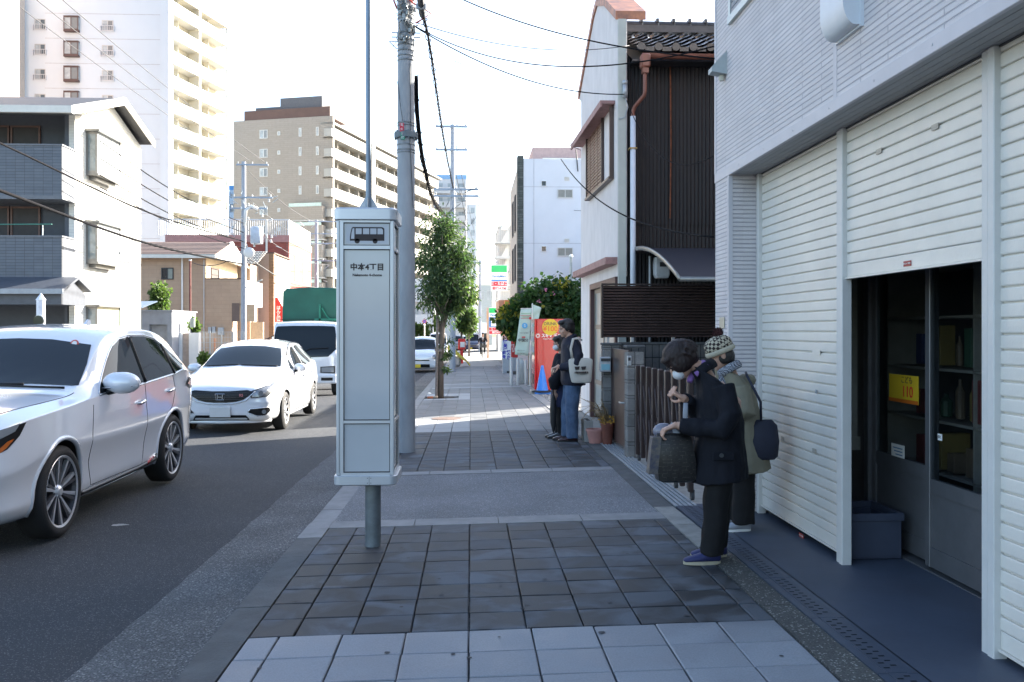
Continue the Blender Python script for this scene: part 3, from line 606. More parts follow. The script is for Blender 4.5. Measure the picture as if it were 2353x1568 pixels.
# tiled roof, slopes up away from the camera to the ridge
def roofz(y): return 5.83+(y-13.95)*.42 if y < 16.2 else 5.83+(16.2-13.95)*.42-(y-16.2)*.42
b = MB(); pw = .27; cs = 7; x = 2.6
rows = 8; nx = 16
for j in range(rows):
    y0 = 13.95+j*.29
    for i in range(nx):
        xa = 2.56+i*pw; vs = []
        for (yy, lift) in ((y0, .04), (y0+.33, .0)):
            for k in range(cs+1):
                t = k/cs; zz = .05*sin(2*pi*t*.5)**2*(1 if t < .55 else .4)-.03*sin(pi*t)*(t > .5)
                vs.append((xa+pw*t, yy, roofz(yy)+.05+zz+lift))
        b.add(vs, [[k, k+1, cs+2+k, cs+1+k] for k in range(cs)])
    if j == 0:
        for i in range(nx): b.cyl((2.56+i*pw+.07, y0-.015, roofz(y0)+.085), (2.56+i*pw+.07, y0+.05, roofz(y0)+.085), .062, n=14); b.box(2.56+i*pw+.13, 2.56+i*pw+.27, y0-.003, y0+.02, roofz(y0)+.02, roofz(y0)+.085)
b.box(2.5, 7, 13.97, 16.2, 5.70, 5.72)
b.add([(2.5, 13.97, 5.72), (15, 13.97, 5.72), (15, 16.2, roofz(16.2)), (2.5, 16.2, roofz(16.2)), (15, 18.1, 5.9), (2.5, 18.1, 5.9)], [[0,1,2,3],[3,2,4,5]])  # roof sheet lengthened out of sight likewise, to block sun
roof = b.build('roof', M_rtile, hs)
b = MB(); zr = roofz(16.2)+.06
for k in range(3): b.box(2.5, 6.8, 16.05+k*.03, 16.35-k*.03, zr+k*.05, zr+k*.05+.042)
for i in range(16): b.cyl((2.5+i*.29, 16.2, zr+.17), (2.5+i*.29+.27, 16.2, zr+.17), .07, .066, n=10); b.box(2.73+i*.29, 2.78+i*.29, 16.12, 16.28, zr+.2, zr+.27)
b.build('ridge', M_rtile, roof)
b = MB(); L = 20; vs = []
for x in (2.62, 7):
    for k in range(9): a = pi*k/8; vs.append((x, 13.86-.065*cos(a), 5.74-.075*sin(a)+.03))
b.add(vs, [[k, k+1, 10+k, 9+k] for k in range(8)]); b.box(2.6, 2.74, 13.76, 13.95, 5.55, 5.76, ch=.02); b.box(2.625, 2.715, 13.79, 13.92, 5.47, 5.55)
b.tube([(2.67, 13.86, 5.5), (2.67, 13.86, 5.2), (2.66, 13.87, 5.14), (2.54, 14.03, 5.0), (2.52, 14.06, 4.93), (2.52, 14.06, 4.84)], .031, 12)
b.build('rain_gutter', M_copper, hs, True, sharp=40)
b = MB(); b.tube([(2.52, 14.06, 4.86), (2.52, 14.06, 0)], .043, 14); dp = b.build('drain_pipe', M_dpipe, hs, True); b = MB()
for z in (4.35, 2.2, 1.2): b.box(2.46, 2.58, 14.01, 14.2, z, z+.02)
b.build('bracket', mat('brass', (.35, .22, .06), .5), dp)
# first-floor window with bronze louvres
wi = MB(); 
def wb(b, y0, y1, z0, z1, o0, o1): 
    b.add([(wx(y)-o, y, z) for z in (z0, z1) for y in (y0, y1) for o in (o0, o1)], [[0,2,3,1],[4,5,7,6],[0,1,5,4],[2,6,7,3],[0,4,6,2],[1,3,7,5]])
wb(wi, 14.5, 14.56, 4.0, 5.12, 0, .07); wb(wi, 15.3, 15.35, 4.0, 5.12, 0, .07); wb(wi, 17.0, 17.05, 4.0, 5.12, 0, .07); wb(wi, 14.5, 17.05, 3.96, 4.0, 0, .09)
wo = wi.build('window', M_brown, hs); b = MB(); wb(b, 14.4, 17.9, 5.14, 5.19, 0, .24); wb(b, 14.4, 17.9, 5.09, 5.14, .21, .24); b.build('window_hood', M_pink, wo)
for k in range(4):
    b = MB(); y0 = 15.38+k*.405
    for i in range(19): wb(b, y0+.02, y0+.375, 4.04+i*.056, 4.075+i*.056, .02, .05)
    b.build('louvre', mat('bronze_louvre', (.15, .075, .05), .45, var=.2), wo)
b = MB(); wb(b, 14.6, 15.3, 4.0, 5.12, .001, .02); b.build('panel', M_stucco, wo)
# canopy, doorway
b = MB(); wb(b, 14.2, 17.95, 2.57, 2.68, 0, .19); b.build('canopy', M_pink, hs)
b = MB(); wb(b, 16.78, 16.9, zb, 2.38, -.1, .02); wb(b, 14.4, 16.78, 2.28, 2.38, -.1, .02); wb(b, 14.3, 14.42, zb, 2.38, -.1, .02); fr = b.build('door_frame', mat('frame_brown', (.09, .045, .045), .5), hs)
b = MB()
for y0, y1, o in ((15.6, 16.76, -.08), (14.42, 15.65, -.05)):
    wb(b, y0, y0+.07, zb+.05, 2.28, o, o+.03); wb(b, y1-.07, y1, zb+.05, 2.28, o, o+.03)
    for z in (0, .55, 1.55, 2.2): wb(b, y0+.07, y1-.07, z, z+.08, o, o+.03)
dr = b.build('sliding_door', mat('door_bronze', (.22, .19, .16), .45, .3), hs); b = MB(); wb(b, 15.65, 16.7, 0, 2.25, -.07, -.06); wb(b, 14.45, 15.6, 0, 2.25, -.045, -.035); b.build('pane', mat('frosted', (.26, .3, .3), .3, var=.15), dr)
# meter on the corner, service head
b = MB(); b.tube([(2.4, 14.08, 5.36), (2.4, 14.08, 5.16)], .04, 10); b.tube([(2.4, 14.08, 5.42), (2.4, 14.08, 5.36)], .045, 10); b.tube([(2.4, 14.06, 5.16), (2.44, 14.06, 5.0), (2.4, 14.08, 4.85), (2.3, 14.1, 4.83)], .008, 5); b.build('service_entry', M_steel, hs, True)
# awning over the yard
aw = thing('carport_awning', 'curved smoke coloured awning on the dark corrugated wall', 'awning', (2.6, 12.6, 2.4))
def arc(t): return 14.25-3.2*t, 2.80-.64*t**1.9
b = MB(); vs = [(x, *arc(i/14)) for x in (2.58, 6.4) for i in range(15)]; b.add(vs, [[i, i+1, 16+i, 15+i] for i in range(14)])
b.build('sheet', mat('smoke_sheet', (.02, .02, .03), .5, var=.1), aw, True)
b = MB(); b.tube([(2.56, *arc(i/14)) for i in range(15)], [(.018, .034)]*15, 8); b.tube([(2.56, arc(1)[0], arc(1)[1]), (6.4, arc(1)[0], arc(1)[1])], .03, 8)
b.build('frame', mat('awning_alu', (.25, .24, .22), .35, .6), aw, True)
mt = thing('gas_meter', 'white rounded meter box on the corrugated wall under the awning', 'meter', (2.98, 14.1, 2.2))
X_, Z_ = 2.98, ZP(617, 2.98, 14.1); b = MB()
rr = []
for z, s in ((-.16, .6), (-.15, .8), (-.1, .98), (.06, 1), (.12, .95), (.17, .9)): rr.append([(X_+.125*s*sx, 14.1+dy*s, Z_+z) for sx, dy in ((-1, .08), (-1, -.04), (-.8, -.09), (.8, -.09), (1, -.04), (1, .08))])
b.loft(rr); b.build('body', mat('meter_white', (.6, .62, .64), .4), mt, False); b = MB(); b.box(X_-.05, X_+.05, 13.995, 14.008, Z_+.02, Z_+.09); b.build('dial', M_dark, mt); b = MB(); b.tube([(X_-.17, 14.2, Z_+.2), (X_-.17, 14.2, Z_-1.3)], .02, 8); b.build('pipe', M_steel, mt)
# louvred screen on the block wall
sc = thing('louvre_screen', 'dark brown louvred screen above the grey block wall', 'screen', (3.5, 13.05, 1.4))
b = MB()
for i in range(18): z = 1.435+i*.0415; b.add([(x, y, zz) for x in (1.9, 6) for y, zz in ((12.995, z), (13.03, z+.024), (13.03, z+.030), (12.995, z+.006))], [[0,1,2,3],[7,6,5,4],[0,4,5,1],[1,5,6,2],[2,6,7,3],[3,7,4,0]])
b.build('slats', mat('slat_brown', (.075, .048, .042), .4, var=.1), sc); b = MB(); b.box(1.9, 6, 13.04, 13.05, 1.43, 2.17); b.build('backing', M_slot, sc)
b = MB(); b.box(1.87, 1.9, 12.99, 13.07, 1.42, 2.18); b.box(1.87, 6, 12.985, 13.07, 2.18, 2.205); b.build('frame', mat('brown_dark', (.03, .02, .018), .4), sc)
b = MB()
for x in (1.95, 2.3, 2.9, 3.6): b.box(x, x+.04, 13.02, 13.06, 1.32, 1.43)
b.build('post', M_alu, sc)
# block wall, pillars
M_block = brickmat('split_block', (.085, .085, .085), (.125, .122, .118), (.03, .03, .03), .10, .19, .006, .95, 1.0, 'x', 0, .3, 30, 1.2)
M_blockp = brickmat('pillar_block', (.17, .17, .165), (.22, .215, .205), (.07, .07, .068), .12, .19, .005, .95, 1.0, 'both', 0, .35, 45, 1.2)
bw = thing('block_wall', 'split faced grey block wall below the louvred screen', 'wall', (3.5, 13, 0)); b = MB(); b.box(2.12, 6.2, 12.95, 13.1, -.1, 1.33); b.build('blocks', M_block, bw); b = MB(); b.box(2.12, 6.2, 12.94, 13.11, 1.33, 1.36); b.build('cap', M_kerbd, bw)
def pillar(lab, x0, x1, y0, y1, z1):
    t = thing('gate_pillar', lab, 'gate pillar', ((x0+x1)/2, (y0+y1)/2, gz(1.9, y0)), 0, 'block gate pillars'); b = MB(); z = gz(1.9, y0)-.05; k = 0
    while z < z1-.05:
        zt = min(z+.192, z1); b.box(x0+R(.002), x1+R(.002), y0+R(.002), y1, z, zt-.006, ch=.008); b.box(x0+.008, x1-.008, y0+.008, y1-.008, zt-.007, zt); z = zt
    b.build('blocks', M_blockp, t); b = MB(); b.box(x0-.012, x1+.012, y0-.012, y1+.012, z1, z1+.035, ch=.01); b.build('cap', M_kerbd, t); return t
pillar('block gate pillar carrying the steel mailbox', 1.86, 2.11, 12.72, 12.94, 1.32); pillar('block gate pillar between the brown gate and the accordion gate', 1.92, 2.13, 11.1, 11.32, 1.315)
gt = thing('garden_gate', 'narrow brown panel gate between the two block pillars', 'gate', (1.98, 12, 0)); b = MB(); b.box(1.97, 2.0, 11.34, 12.7, .02, 1.28, ch=.004); b.build('panel', M_brown, gt); b = MB(); b.tube([(1.97, 11.6, .6), (1.92, 11.6, .6), (1.92, 11.72, .6)], .012, 6); b.build('handle', M_alu, gt)
ag = thing('accordion_gate', 'brown folding accordion gate closing the narrow yard', 'gate', (2.0, 9.4, 0)); ya, yb = 8.15, 10.75; n = 17; b = MB()
for i in range(n):
    y = ya+(yb-ya)*i/(n-1)
    x = 2.0+(.015 if i % 2 else -.015); b.box(x-.026, x+.026, y-.021, y+.021, gz(2, y)+.08, gz(2, y)+1.14, ch=.008)
b.build('bars', mat('gate_bronze', (.055, .038, .035), .35, .3, var=.15), ag); b = MB()
for i in range(n-1):
    y0 = ya+(yb-ya)*i/(n-1); y1 = ya+(yb-ya)*(i+1)/(n-1)
    for z in (.25, .62): b.tube([(1.985, y0, gz(2, y0)+z), (1.985, y1, gz(2, y0)+z+.33)], .009, 5); b.tube([(2.015, y0, gz(2, y0)+z+.33), (2.015, y1, gz(2, y0)+z)], .009, 5)
b.build('lattice', mat('gate_bronze', (.055, .038, .035)), ag)
for i in (0, 4, 8, 12, 16):
    y = ya+(yb-ya)*i/(n-1); b = MB(); b.cyl((1.985, y, gz(2, y)+.04), (2.015, y, gz(2, y)+.04), .035, n=12); b.box(1.98, 2.02, y-.01, y+.01, gz(2, y)+.04, gz(2, y)+.1); b.build('caster', M_dark, ag)
mb_ = thing('mailbox', 'small steel mailbox with a pale blue label on the block pillar', 'mailbox', (1.86, 12.68, 1)); b = MB(); b.box(1.80, 1.95, 12.6, 12.72, .95, 1.16, ch=.008); b.build('box', M_steel, mb_); b = MB(); b.box(1.815, 1.935, 12.596, 12.599, .98, 1.06); b.build('label_card', mat('pale_blue', (.2, .42, .5), .5), mb_); b = MB(); b.box(1.81, 1.94, 12.59, 12.6, 1.1, 1.14); b.build('flap', M_dark, mb_)
ic = thing('intercom', 'small pale intercom on the middle gate pillar', 'intercom', (1.92, 11.08, 1.1)); b = MB(); b.box(1.915, 1.965, 11.07, 11.1, 1.1, 1.22, ch=.004); b.build('housing', M_alu, ic); b = MB(); b.box(1.925, 1.955, 11.066, 11.07, 1.16, 1.2); b.build('speaker_grille', M_dark, ic)
# pots by the pillar
def pot(lab, x, y, r, h, m, rim=True):
    z = gz(x, y); t = thing('flower_pot', lab, 'flower pot', (x, y, z)); b = MB(); b.lathe([(r*.7, 0), (r, h*.85), (r*1.08, h*.85), (r*1.08, h), (r*.92, h), (r*.9, h*.8), (0, h*.8)], 20, Matrix.Translation((x, y, z))); b.build('pot', m, t, True, sharp=40); return t
M_terra = mat('terracotta', (.15, .045, .028), .7, var=.2)
t = pot('tall terracotta pot of dry stems against the block pillar', 1.88, 13.02-.55, .09, .30, M_terra)
random.seed(5); b = MB()
for i in range(60):
    a = R(pi); l = R(.15, .45); x, y, z = 1.88+R(.05), 12.47+R(.05), gz(1.88, 12.5)+.28; b.tube([(x, y, z), (x-abs(cos(a))*l*.5, y+sin(a)*l*.4, z+l*.6), (x-abs(cos(a))*l*.9, y+sin(a)*l*.8, z+l*R(.1, .9))], .003, 3, False)
b.build('dry_stems', mat('dry_stem', (.2, .14, .07), .9, var=.4), t)
b = MB()
for i in range(90): x, y, z = 1.88+R(.1), 12.47+R(.1), gz(1.88, 12.5)+R(.27, .38); a = R(pi); b.quad((x, y, z), (x+.03*cos(a), y+.03*sin(a), z+.01), (x+.03*cos(a)-.01, y+.03*sin(a)+.01, z+.03), (x-.01, y, z+.02))
b.build('leaves', mat('autumn_leaf', (.38, .2, .03), .7, var=.4, vs=20), t)
t = pot('low pink pot behind the terracotta pot', 1.74, 12.62, .13, .2, mat('pink_pot', (.42, .2, .17), .6))
cb = thing('concrete_block', 'hollow concrete block beside the flower pots', 'block', (1.66, 12.85, gz(1.6, 12.8))); b = MB(); z = gz(1.62, 12.8); b.box(1.60, 1.72, 12.75, 13.15, z, z+.3, ch=.004); b.build('block', M_conc, cb); b = MB()
for k in range(3): b.box(1.635, 1.685, 12.79+k*.12, 12.87+k*.12, z+.2995, z+.302)
b.build('hollows', M_slot, cb)
# ================================================================ STREET FURNITURE, TREES
M_cab = mat('cabinet_alu', (.56, .58, .61), .32, .35, var=.05, vs=2)
M_cabp = mat('cabinet_panel', (.50, .52, .54), .12, 0, var=.04, vs=1.5, coat=.5)
M_ink = mat('ink', (.035, .025, .025), .6, var=0)
bx, by = -.752, 6.76
bs = thing('bus_stop_sign', 'tall pale grey box shaped bus stop sign on a round post', 'bus stop sign', (bx, by, gz(bx, by)))
def rrect(hx, hy, r, n=4): 
    out = []
    for cx, cy, a0 in ((hx-r, hy-r, 0), (-hx+r, hy-r, pi/2), (-hx+r, -hy+r, pi), (hx-r, -hy+r, 1.5*pi)):
        for i in range(n+1): a = a0+pi/2*i/n; out.append((bx+cx+r*cos(a), by+cy+r*sin(a)))
    return out
def rloft(b, lv): b.loft([[(x, y, z) for x, y in rrect(hx, hy, r)] for hx, hy, r, z in lv])
hx, hy = .205, .235; ZB = .43; ZT = 2.41; post = .03
b = MB()
for sx in (-1, 1):
    for sy in (-1, 1): b.box(bx+sx*hx-(post if sx > 0 else 0), bx+sx*hx+(post if sx < 0 else 0), by+sy*hy-(post if sy > 0 else 0), by+sy*hy+(post if sy < 0 else 0), ZB+.07, ZT-.09, ch=.006)
Z1, Z2 = 2.115, 2.135
rails = [(ZB+.07, ZB+.09), (.872, .892), (2.115, 2.14), (2.305, 2.32)]
for z0, z1 in rails:
    for sy in (-1, 1): b.box(bx-hx+post, bx+hx-post, by+sy*(hy-.012)-.01, by+sy*(hy-.012)+.01, z0, z1)
    for sx in (-1, 1): b.box(bx+sx*(hx-.012)-.01, bx+sx*(hx-.012)+.01, by-hy+post, by+hy-post, z0, z1)
b.box(bx-hx+.02, bx-hx+.05, by-hy-.0, by-hy+.02, ZB+.09, ZT-.09)
b.build('cabinet_frame', M_cab, bs)
cp = None
b = MB(); rloft(b, [(hx+.012, hy+.012, .05, ZT-.088), (hx+.02, hy+.02, .055, ZT-.083), (hx+.02, hy+.02, .055, ZT-.012), (hx+.01, hy+.01, .05, ZT)]); b.build('top_cap', M_cab, bs, True, sharp=30)
b = MB(); rloft(b, [(hx+.008, hy+.008, .05, ZB), (hx+.02, hy+.02, .055, ZB+.008), (hx+.02, hy+.02, .055, ZB+.066), (hx+.014, hy+.014, .05, ZB+.07)]); bc_ = b.build('bottom_cap', M_cab, bs, True, sharp=30)
b = MB()
for z in (ZB+.055, ZB+.02): 
    for dx in (-.012, .012): b.cyl((bx+.03+dx, by-hy-.02, z), (bx+.03+dx, by-hy-.024, z), .003, n=6)
b.box(bx+.029, bx+.031, by-hy-.021, by-hy-.0195, ZB+.003, ZB+.066); b.build('screws', M_dark, bc_)
for z0, z1, k in ((ZB+.09, .872, 0), (.892, 2.115, 0), (2.14, 2.305, 1)):
    for f in range(4):
        b = MB(); i = post+.004
        if f == 0: b.box(bx-hx+i+.02, bx+hx-i, by-hy+.016, by-hy+.02, z0+.006, z1-.006)
        elif f == 1: b.box(bx+hx-.02, bx+hx-.016, by-hy+i, by+hy-i, z0+.006, z1-.006)
        elif f == 2: b.box(bx-hx+i, bx+hx-i, by+hy-.02, by+hy-.016, z0+.006, z1-.006)
        else: b.box(bx-hx+.016, bx-hx+.02, by-hy+i, by+hy-i, z0+.006, z1-.006)
        pn = b.build('panel', M_cabp, bs); b = MB()
        # dark rubber gasket
        if f == 0:
            x0, x1 = bx-hx+i+.02, bx+hx-i; y = by-hy+.012
            for q in ((x0-.005, x0+.001, z0, z1), (x1-.001, x1+.005, z0, z1), (x0+.001, x1-.001, z0, z0+.007), (x0+.001, x1-.001, z1-.007, z1)): b.box(q[0], q[1], y, y+.008, q[2], q[3])
        elif f == 1:
            y0, y1 = by-hy+i, by+hy-i; x = bx+hx-.012
            for q in ((y0-.005, y0+.001, z0, z1), (y1-.001, y1+.005, z0, z1), (y0+.001, y1-.001, z0, z0+.007), (y0+.001, y1-.001, z1-.007, z1)): b.box(x-.008, x, q[0], q[1], q[2], q[3])
        if b.v: b.build('gasket', M_black, pn)
        if f == 0: cp = pn
FX = lambda X, Y, Z: Matrix.Translation((X, Y, Z)) @ Matrix.Rotation(pi/2, 4, 'X')
cx = bx+.012; yf = by-hy+.0155
# bus pictogram (drawn as one flat mark)
b = MB(); b.box(cx-.15, cx+.15, yf-.001, yf, 2.155, 2.29); pg = b.build('pictogram_card', mat('card_white', (.5, .52, .56), .4, var=.04), bs)
b = MB(); y = yf-.002; sx = lambda u: cx-.118+u*.236/1.0; z0 = 2.175; k = .098
def pl(pts, yy=None): b.add([(cx+(u-.5)*.245, y if yy is None else yy, z0+v*k) for u, v in pts], [list(range(len(pts)))])
b.cur = 0; rc = [(0, .0), (0, .25), (.02, .6), (.05, .92), (.08, 1), (.93, 1), (.98, .95), (1, .85), (1, 0)]; pl(rc)
for c in (.21, .73): b.add([(cx+(c-.5)*.245+.018*cos(a), y, z0-.002+.018*sin(a)) for a in [2*pi*i/18 for i in range(18)]], [list(range(18))])
b.cur = 1
for u0, u1 in ((.17, .34), (.38, .56), (.59, .77), (.8, .96)): pl([(u0, .48), (u1, .48), (u1, .9 if u1 < .9 else .8), (u1-(.04 if u1 > .9 else 0), .9), (u0, .9)], y-.001)
pl([(.03, .14), (.13, .14), (.13, .9), (.08, .9), (.05, .6)], y-.001)
b.build('pictogram', [M_ink, mat('card_white', (.5, .52, .56))], bs, recalc=False)
text('中本4丁目', .054, FX(cx, yf-.001, 1.985), M_ink, bs, bold=.0018, ext=.0005)
text('Nakamoto 4-chome', .0255, FX(cx, yf-.001, 1.93), M_ink, bs, bold=.0009, ext=.0005)
b = MB(); zb_ = gz(bx, by); b.lathe([(.058, 0), (.058, ZB-zb_)], 24, Matrix.Translation((bx+.03, by, zb_)), cap=True); b.build('post', mat('post_grey', (.16, .185, .2), .45, .3, var=.25, vs=9), bs, True, sharp=40)
b = MB(); b.lathe([(.0205, 0), (.0205, .25), (.0195, .25), (.0195, 4)], 16, Matrix.Translation((bx+.0, by-.03, ZT)), cap=True); b.build('mast', mat('mast_grey', (.2, .25, .31), .4, .5, var=.1), bs, True, sharp=40)
b = MB(); b.add([(bx-.085, by-.03, ZT), (bx+.085, by-.03, ZT), (bx+.02, by-.03, ZT+.11), (bx-.02, by-.03, ZT+.11), (bx-.085, by-.024, ZT), (bx+.085, by-.024, ZT), (bx+.02, by-.024, ZT+.11), (bx-.02, by-.024, ZT+.11)], [[0,1,2,3],[7,6,5,4],[0,4,5,1],[1,5,6,2],[2,6,7,3],[3,7,4,0]]); b.box(bx-.003, bx+.003, by-.11, by+.05, ZT, ZT+.09); b.build('mast_bracket', M_steel, bs)
# ---- utility pole beside it
M_cpole = mat('pole_concrete', (.30, .325, .35), .75, var=.16, vs=5, bump=.15, bs=60, stretch=(1, 1, .3))
px, py = -.865, 12.2; zb_ = gz(px, py)
up = thing('utility_pole', 'thick grey utility pole with bolted flange and hanging red and green tags', 'utility pole', (px, py, zb_), 0)
fz = ZP(312, px, py)
b = MB(); b.lathe([(.123, 0), (.118, fz-zb_)], 28, Matrix.Translation((px, py, zb_)), cap=True); b.lathe([(.112, 0), (.104, 3.2)], 28, Matrix.Translation((px, py, fz)), cap=True); b.build('shaft', M_cpole, up, True, sharp=40)
b = MB(); b.lathe([(.12, -.045), (.155, -.04), (.158, 0), (.158, .03), (.12, .045), (.113, .05)], 28, Matrix.Translation((px, py, fz)), cap=True)
for i in range(10): a = 2*pi*i/10; b.cyl((px+.14*cos(a), py+.14*sin(a), fz-.06), (px+.14*cos(a), py+.14*sin(a), fz+.055), .011, n=6)
b.build('flange', mat('flange_grey', (.14, .17, .19), .6, .4, var=.2), up, True, sharp=35)
for y in (334, 346, 352, 140, 130, 118, 105, 92, 78, 45, 36, 290, 284): 
    z = ZP(y, px, py); r = .116 if z > fz else .122; b = MB(); b.lathe([(r-.004, -.012), (r, -.01), (r, .01), (r-.004, .012)], 24, Matrix.Translation((px, py, z))); b.build('strap', mat('strap', (.2, .22, .23), .5, .5, var=.3), up, True)
for y in (76, 86): z = ZP(y, px, py); b = MB(); b.cyl((px-.19, py, z), (px+.19, py, z), .008, n=6); b.build('step_bolt', M_steel, up)
b = MB(); z = ZP(97, px, py); b.tube([(px-.1, py, z), (px-.22, py, z+.01), (px-.22, py, z), (px-.13, py, z-.09), (px-.1, py, z-.08)], .006, 5); b.build('hook', M_dark, up)
random.seed(21); b = MB()
for i in range(64):     # the tangle of fittings on the upper pole
    a = R(-2.6, -.2); z = R(ZP(100, px, py), ZP(-60, px, py)); r0 = .125
    p = Vector((px+r0*cos(a), py+r0*sin(a), z)); q = p+Vector((R(.10), -abs(R(.06)), R(-.22, .05))); m = (p+q)/2+Vector((R(.07), -.05, R(.05))); b.tube([p, m, q], R(.003, .009), 5)
    if i % 2 == 0: b.box(p.x-.02, p.x+.02, p.y-.03, p.y+.01, z-.03, z+.03, ch=.006)
b.build('fittings', mat('fitting_metal', (.28, .29, .28), .4, .6, var=.4, vs=30), up)
b = MB(); z = ZP(12, px, py); b.tube([(px-.12, py-.1, z+.2), (px-.05, py-.16, z+.12), (px+.1, py-.14, z-.02), (px+.34, py-.1, z-.14), (px+.14, py-.12, z-.28)], .012, 6); b.tube([(px-.17, py, z+.3), (px-.16, py, z+.05), (px-.12, py, z-.05)], .012, 6); b.build('red_conduit', mat('red_conduit', (.55, .08, .05), .5, var=.2), up, True)
def tagp(y, h_, c, lab, txt, dx, nm):
    z = ZP(y, px, py-.14); b = MB(); X = px+dx; b.box(X-.028, X+.028, py-.15, py-.145, z-h_/2, z+h_/2, ch=.002); o = b.build(nm, mat(nm, c, .5, var=.05), up); o['label'] = lab
    for i, t in enumerate(txt): text(t, .04, FX(X, py-.1505, z+h_/4-i*h_/2+.002), M_white, o, ext=.0005)
tagp(293, .11, (.5, .02, .05), 'red plastic tag tied to the pole', '電火', -.045, 'red_tag'); tagp(313, .1, (.01, .22, .14), 'green plastic tag on the flange', '田町', -.033, 'green_tag')
b = MB(); b.tube([(px-.11, py-.05, ZP(190, px, py)), (px-.06, py-.125, ZP(255, px, py)), (px-.035, py-.13, ZP(283, px, py))], .004, 4); b.tube([(px+.06, py-.1, ZP(150, px, py)), (px+.07, py-.1, ZP(280, px, py)), (px+.06, py-.115, ZP(330, px, py)), (px+.1, py-.09, ZP(480, px, py))], .005, 5); b.build('cord', M_dark, up)
# ---- second and third poles down the street
def far_pole(lab, x, y, ztop, r=.13, arms=(), arm_w=1.6, col=(.34, .37, .42), group='utility poles down the street'):
    z0 = gz(x, y)-.1; t = thing('utility_pole', lab, 'utility pole', (x, y, z0), 0, group); b = MB(); b.lathe([(r, 0), (r*.72, ztop-z0)], 16, Matrix.Translation((x, y, z0)), cap=True); b.build('shaft', mat('pole_far', col, .8, var=.1), t, True, sharp=40)
    for (z, off, w_) in arms:
        b = MB(); b.box(x+off-w_/2, x+off+w_/2, y-.2, y-.12, z-.04, z+.04); a = b.build('crossarm', mat('arm_steel', (.3, .36, .44), .6, .3), t); b = MB()
        for u in (-.45, .0 if off else -.1, .45):
            if abs(u*w_+off) < .12: u += .18
            b.lathe([(.02, 0), (.035, .02), (.02, .05), (.04, .07), (.02, .11), (.0, .14)], 8, Matrix.Translation((x+off+u*w_, y-.16, z+.04)), cap=True)
        b.build('insulator', mat('porcelain', (.55, .55, .53), .3), a)
    return t
p2 = far_pole('utility pole with pale blue crossarms behind the street tree', -.78, 39, 10.3, .13, ((ZP(293, -.8, 39), -.05, 1.35), (ZP(346, -.8, 39), -.05, 1.35), (ZP(437, -.8, 39), .15, 1.9), (ZP(452, -.8, 39), .15, 1.9)))
b = MB(); random.seed(4)
for i in range(16): x, z = R(-.5, .9)-.5, R(6.0, 7.6); b.tube([(x, 38.8, z), (x+R(.3), 38.7, z-R(.1, .4)), (x+R(.4), 38.8, z+R(.2))], .012, 4)
b.build('jumper_wires', M_dark, p2)
far_pole('thin dark utility pole standing by the convenience store sign', XY(1103, 82), 82, ZP(598, .8, 82), .14, ((ZP(603, .8, 82), 0, 3.2),), col=(.22, .22, .22))
# ---- foliage
def leafmat(name, c, c2):
    m = mat(name, c, .55, var=.3, vs=3, col2=c2, spec=.3)
    if not m.get('t'):
        m['t'] = 1; N = m.node_tree.nodes; L = m.node_tree.links; b = N['Principled BSDF']; tr = N.new('ShaderNodeBsdfTranslucent'); tr.inputs[0].default_value = (c2[0]*1.6, c2[1]*1.8, c2[2], 1); mx = N.new('ShaderNodeMixShader'); mx.inputs[0].default_value = .3
        L.new(b.outputs[0], mx.inputs[1]); L.new(tr.outputs[0], mx.inputs[2]); L.new(mx.outputs[0], N['Material Output'].inputs[0])
    return m
M_leafd = leafmat('leaf_dark', (.024, .052, .026), (.055, .095, .042)); M_leafl = leafmat('leaf_light', (.05, .09, .03), (.10, .15, .05)); M_leafy = leafmat('leaf_yellow', (.25, .25, .03), (.35, .3, .05))
M_bark = mat('bark', (.11, .09, .075), .9, var=.35, vs=12, bump=.8, bs=40, stretch=(1, 1, .3))
def crown(parent, c, r, ncl, nl, size, mats, seed, wts=None, narrow=.25, droop=.5, clr=.35, shape=None, name='crown'):
    random.seed(seed); b = MB(); c = Vector(c)
    for i in range(ncl):
        for _ in range(30):
            p = Vector((R(1), R(1), R(1)))
            if .25 < p.length < 1 and (shape is None or shape(p)): break
        p *= R(.75, 1.05); cc = c+Vector((p.x*r[0], p.y*r[1], p.z*r[2])); cr_ = clr*R(.6, 1.3)*min(r); b.cur = random.choices(range(len(mats)), wts)[0] if wts else random.randrange(len(mats)); km = b.cur
        for j in range(nl):
            q = Vector((random.gauss(0, .5), random.gauss(0, .5), random.gauss(0, .5)))*cr_; s = size*R(.6, 1.3); d = Vector((R(1), R(1), R(1)-droop)); d = (d+q.normalized()*.6).normalized(); u = d.cross(Vector((R(1), R(1), R(1)))).normalized()*s*narrow
            o = cc+q; m = o+d*s*.5+Vector((0, 0, s*.06)); b.cur = km if random.random() < .8 else random.choices(range(len(mats)), wts)[0]
            b.add([o, m-u, o+d*s, m+u], [[0, 1, 2, 3]])
    return b.build(name, mats, parent, recalc=False)
tr = thing('street_tree', 'slim dark green street tree in a sidewalk pit beyond the pole', 'tree', (-.78, 22.8, gz(-.78, 22.8)))
zt = gz(-.78, 22.8); b = MB(); b.tube([(-.76, 22.8, zt-.05), (-.75, 22.8, zt+.9), (-.70, 22.8, zt+1.9), (-.66, 22.8, zt+2.6), (-.72, 22.8, zt+3.6)], [.085, .07, .06, .05, .03], 10); b.tube([(-.72, 22.8, zt+1.4), (-.86, 22.8, zt+2.2), (-.95, 22.8, zt+2.9)], [.04, .03, .02], 7); b.tube([(-.7, 22.8, zt+1.7), (-.5, 22.75, zt+2.4), (-.3, 22.7, zt+2.9)], [.045, .03, .02], 7)
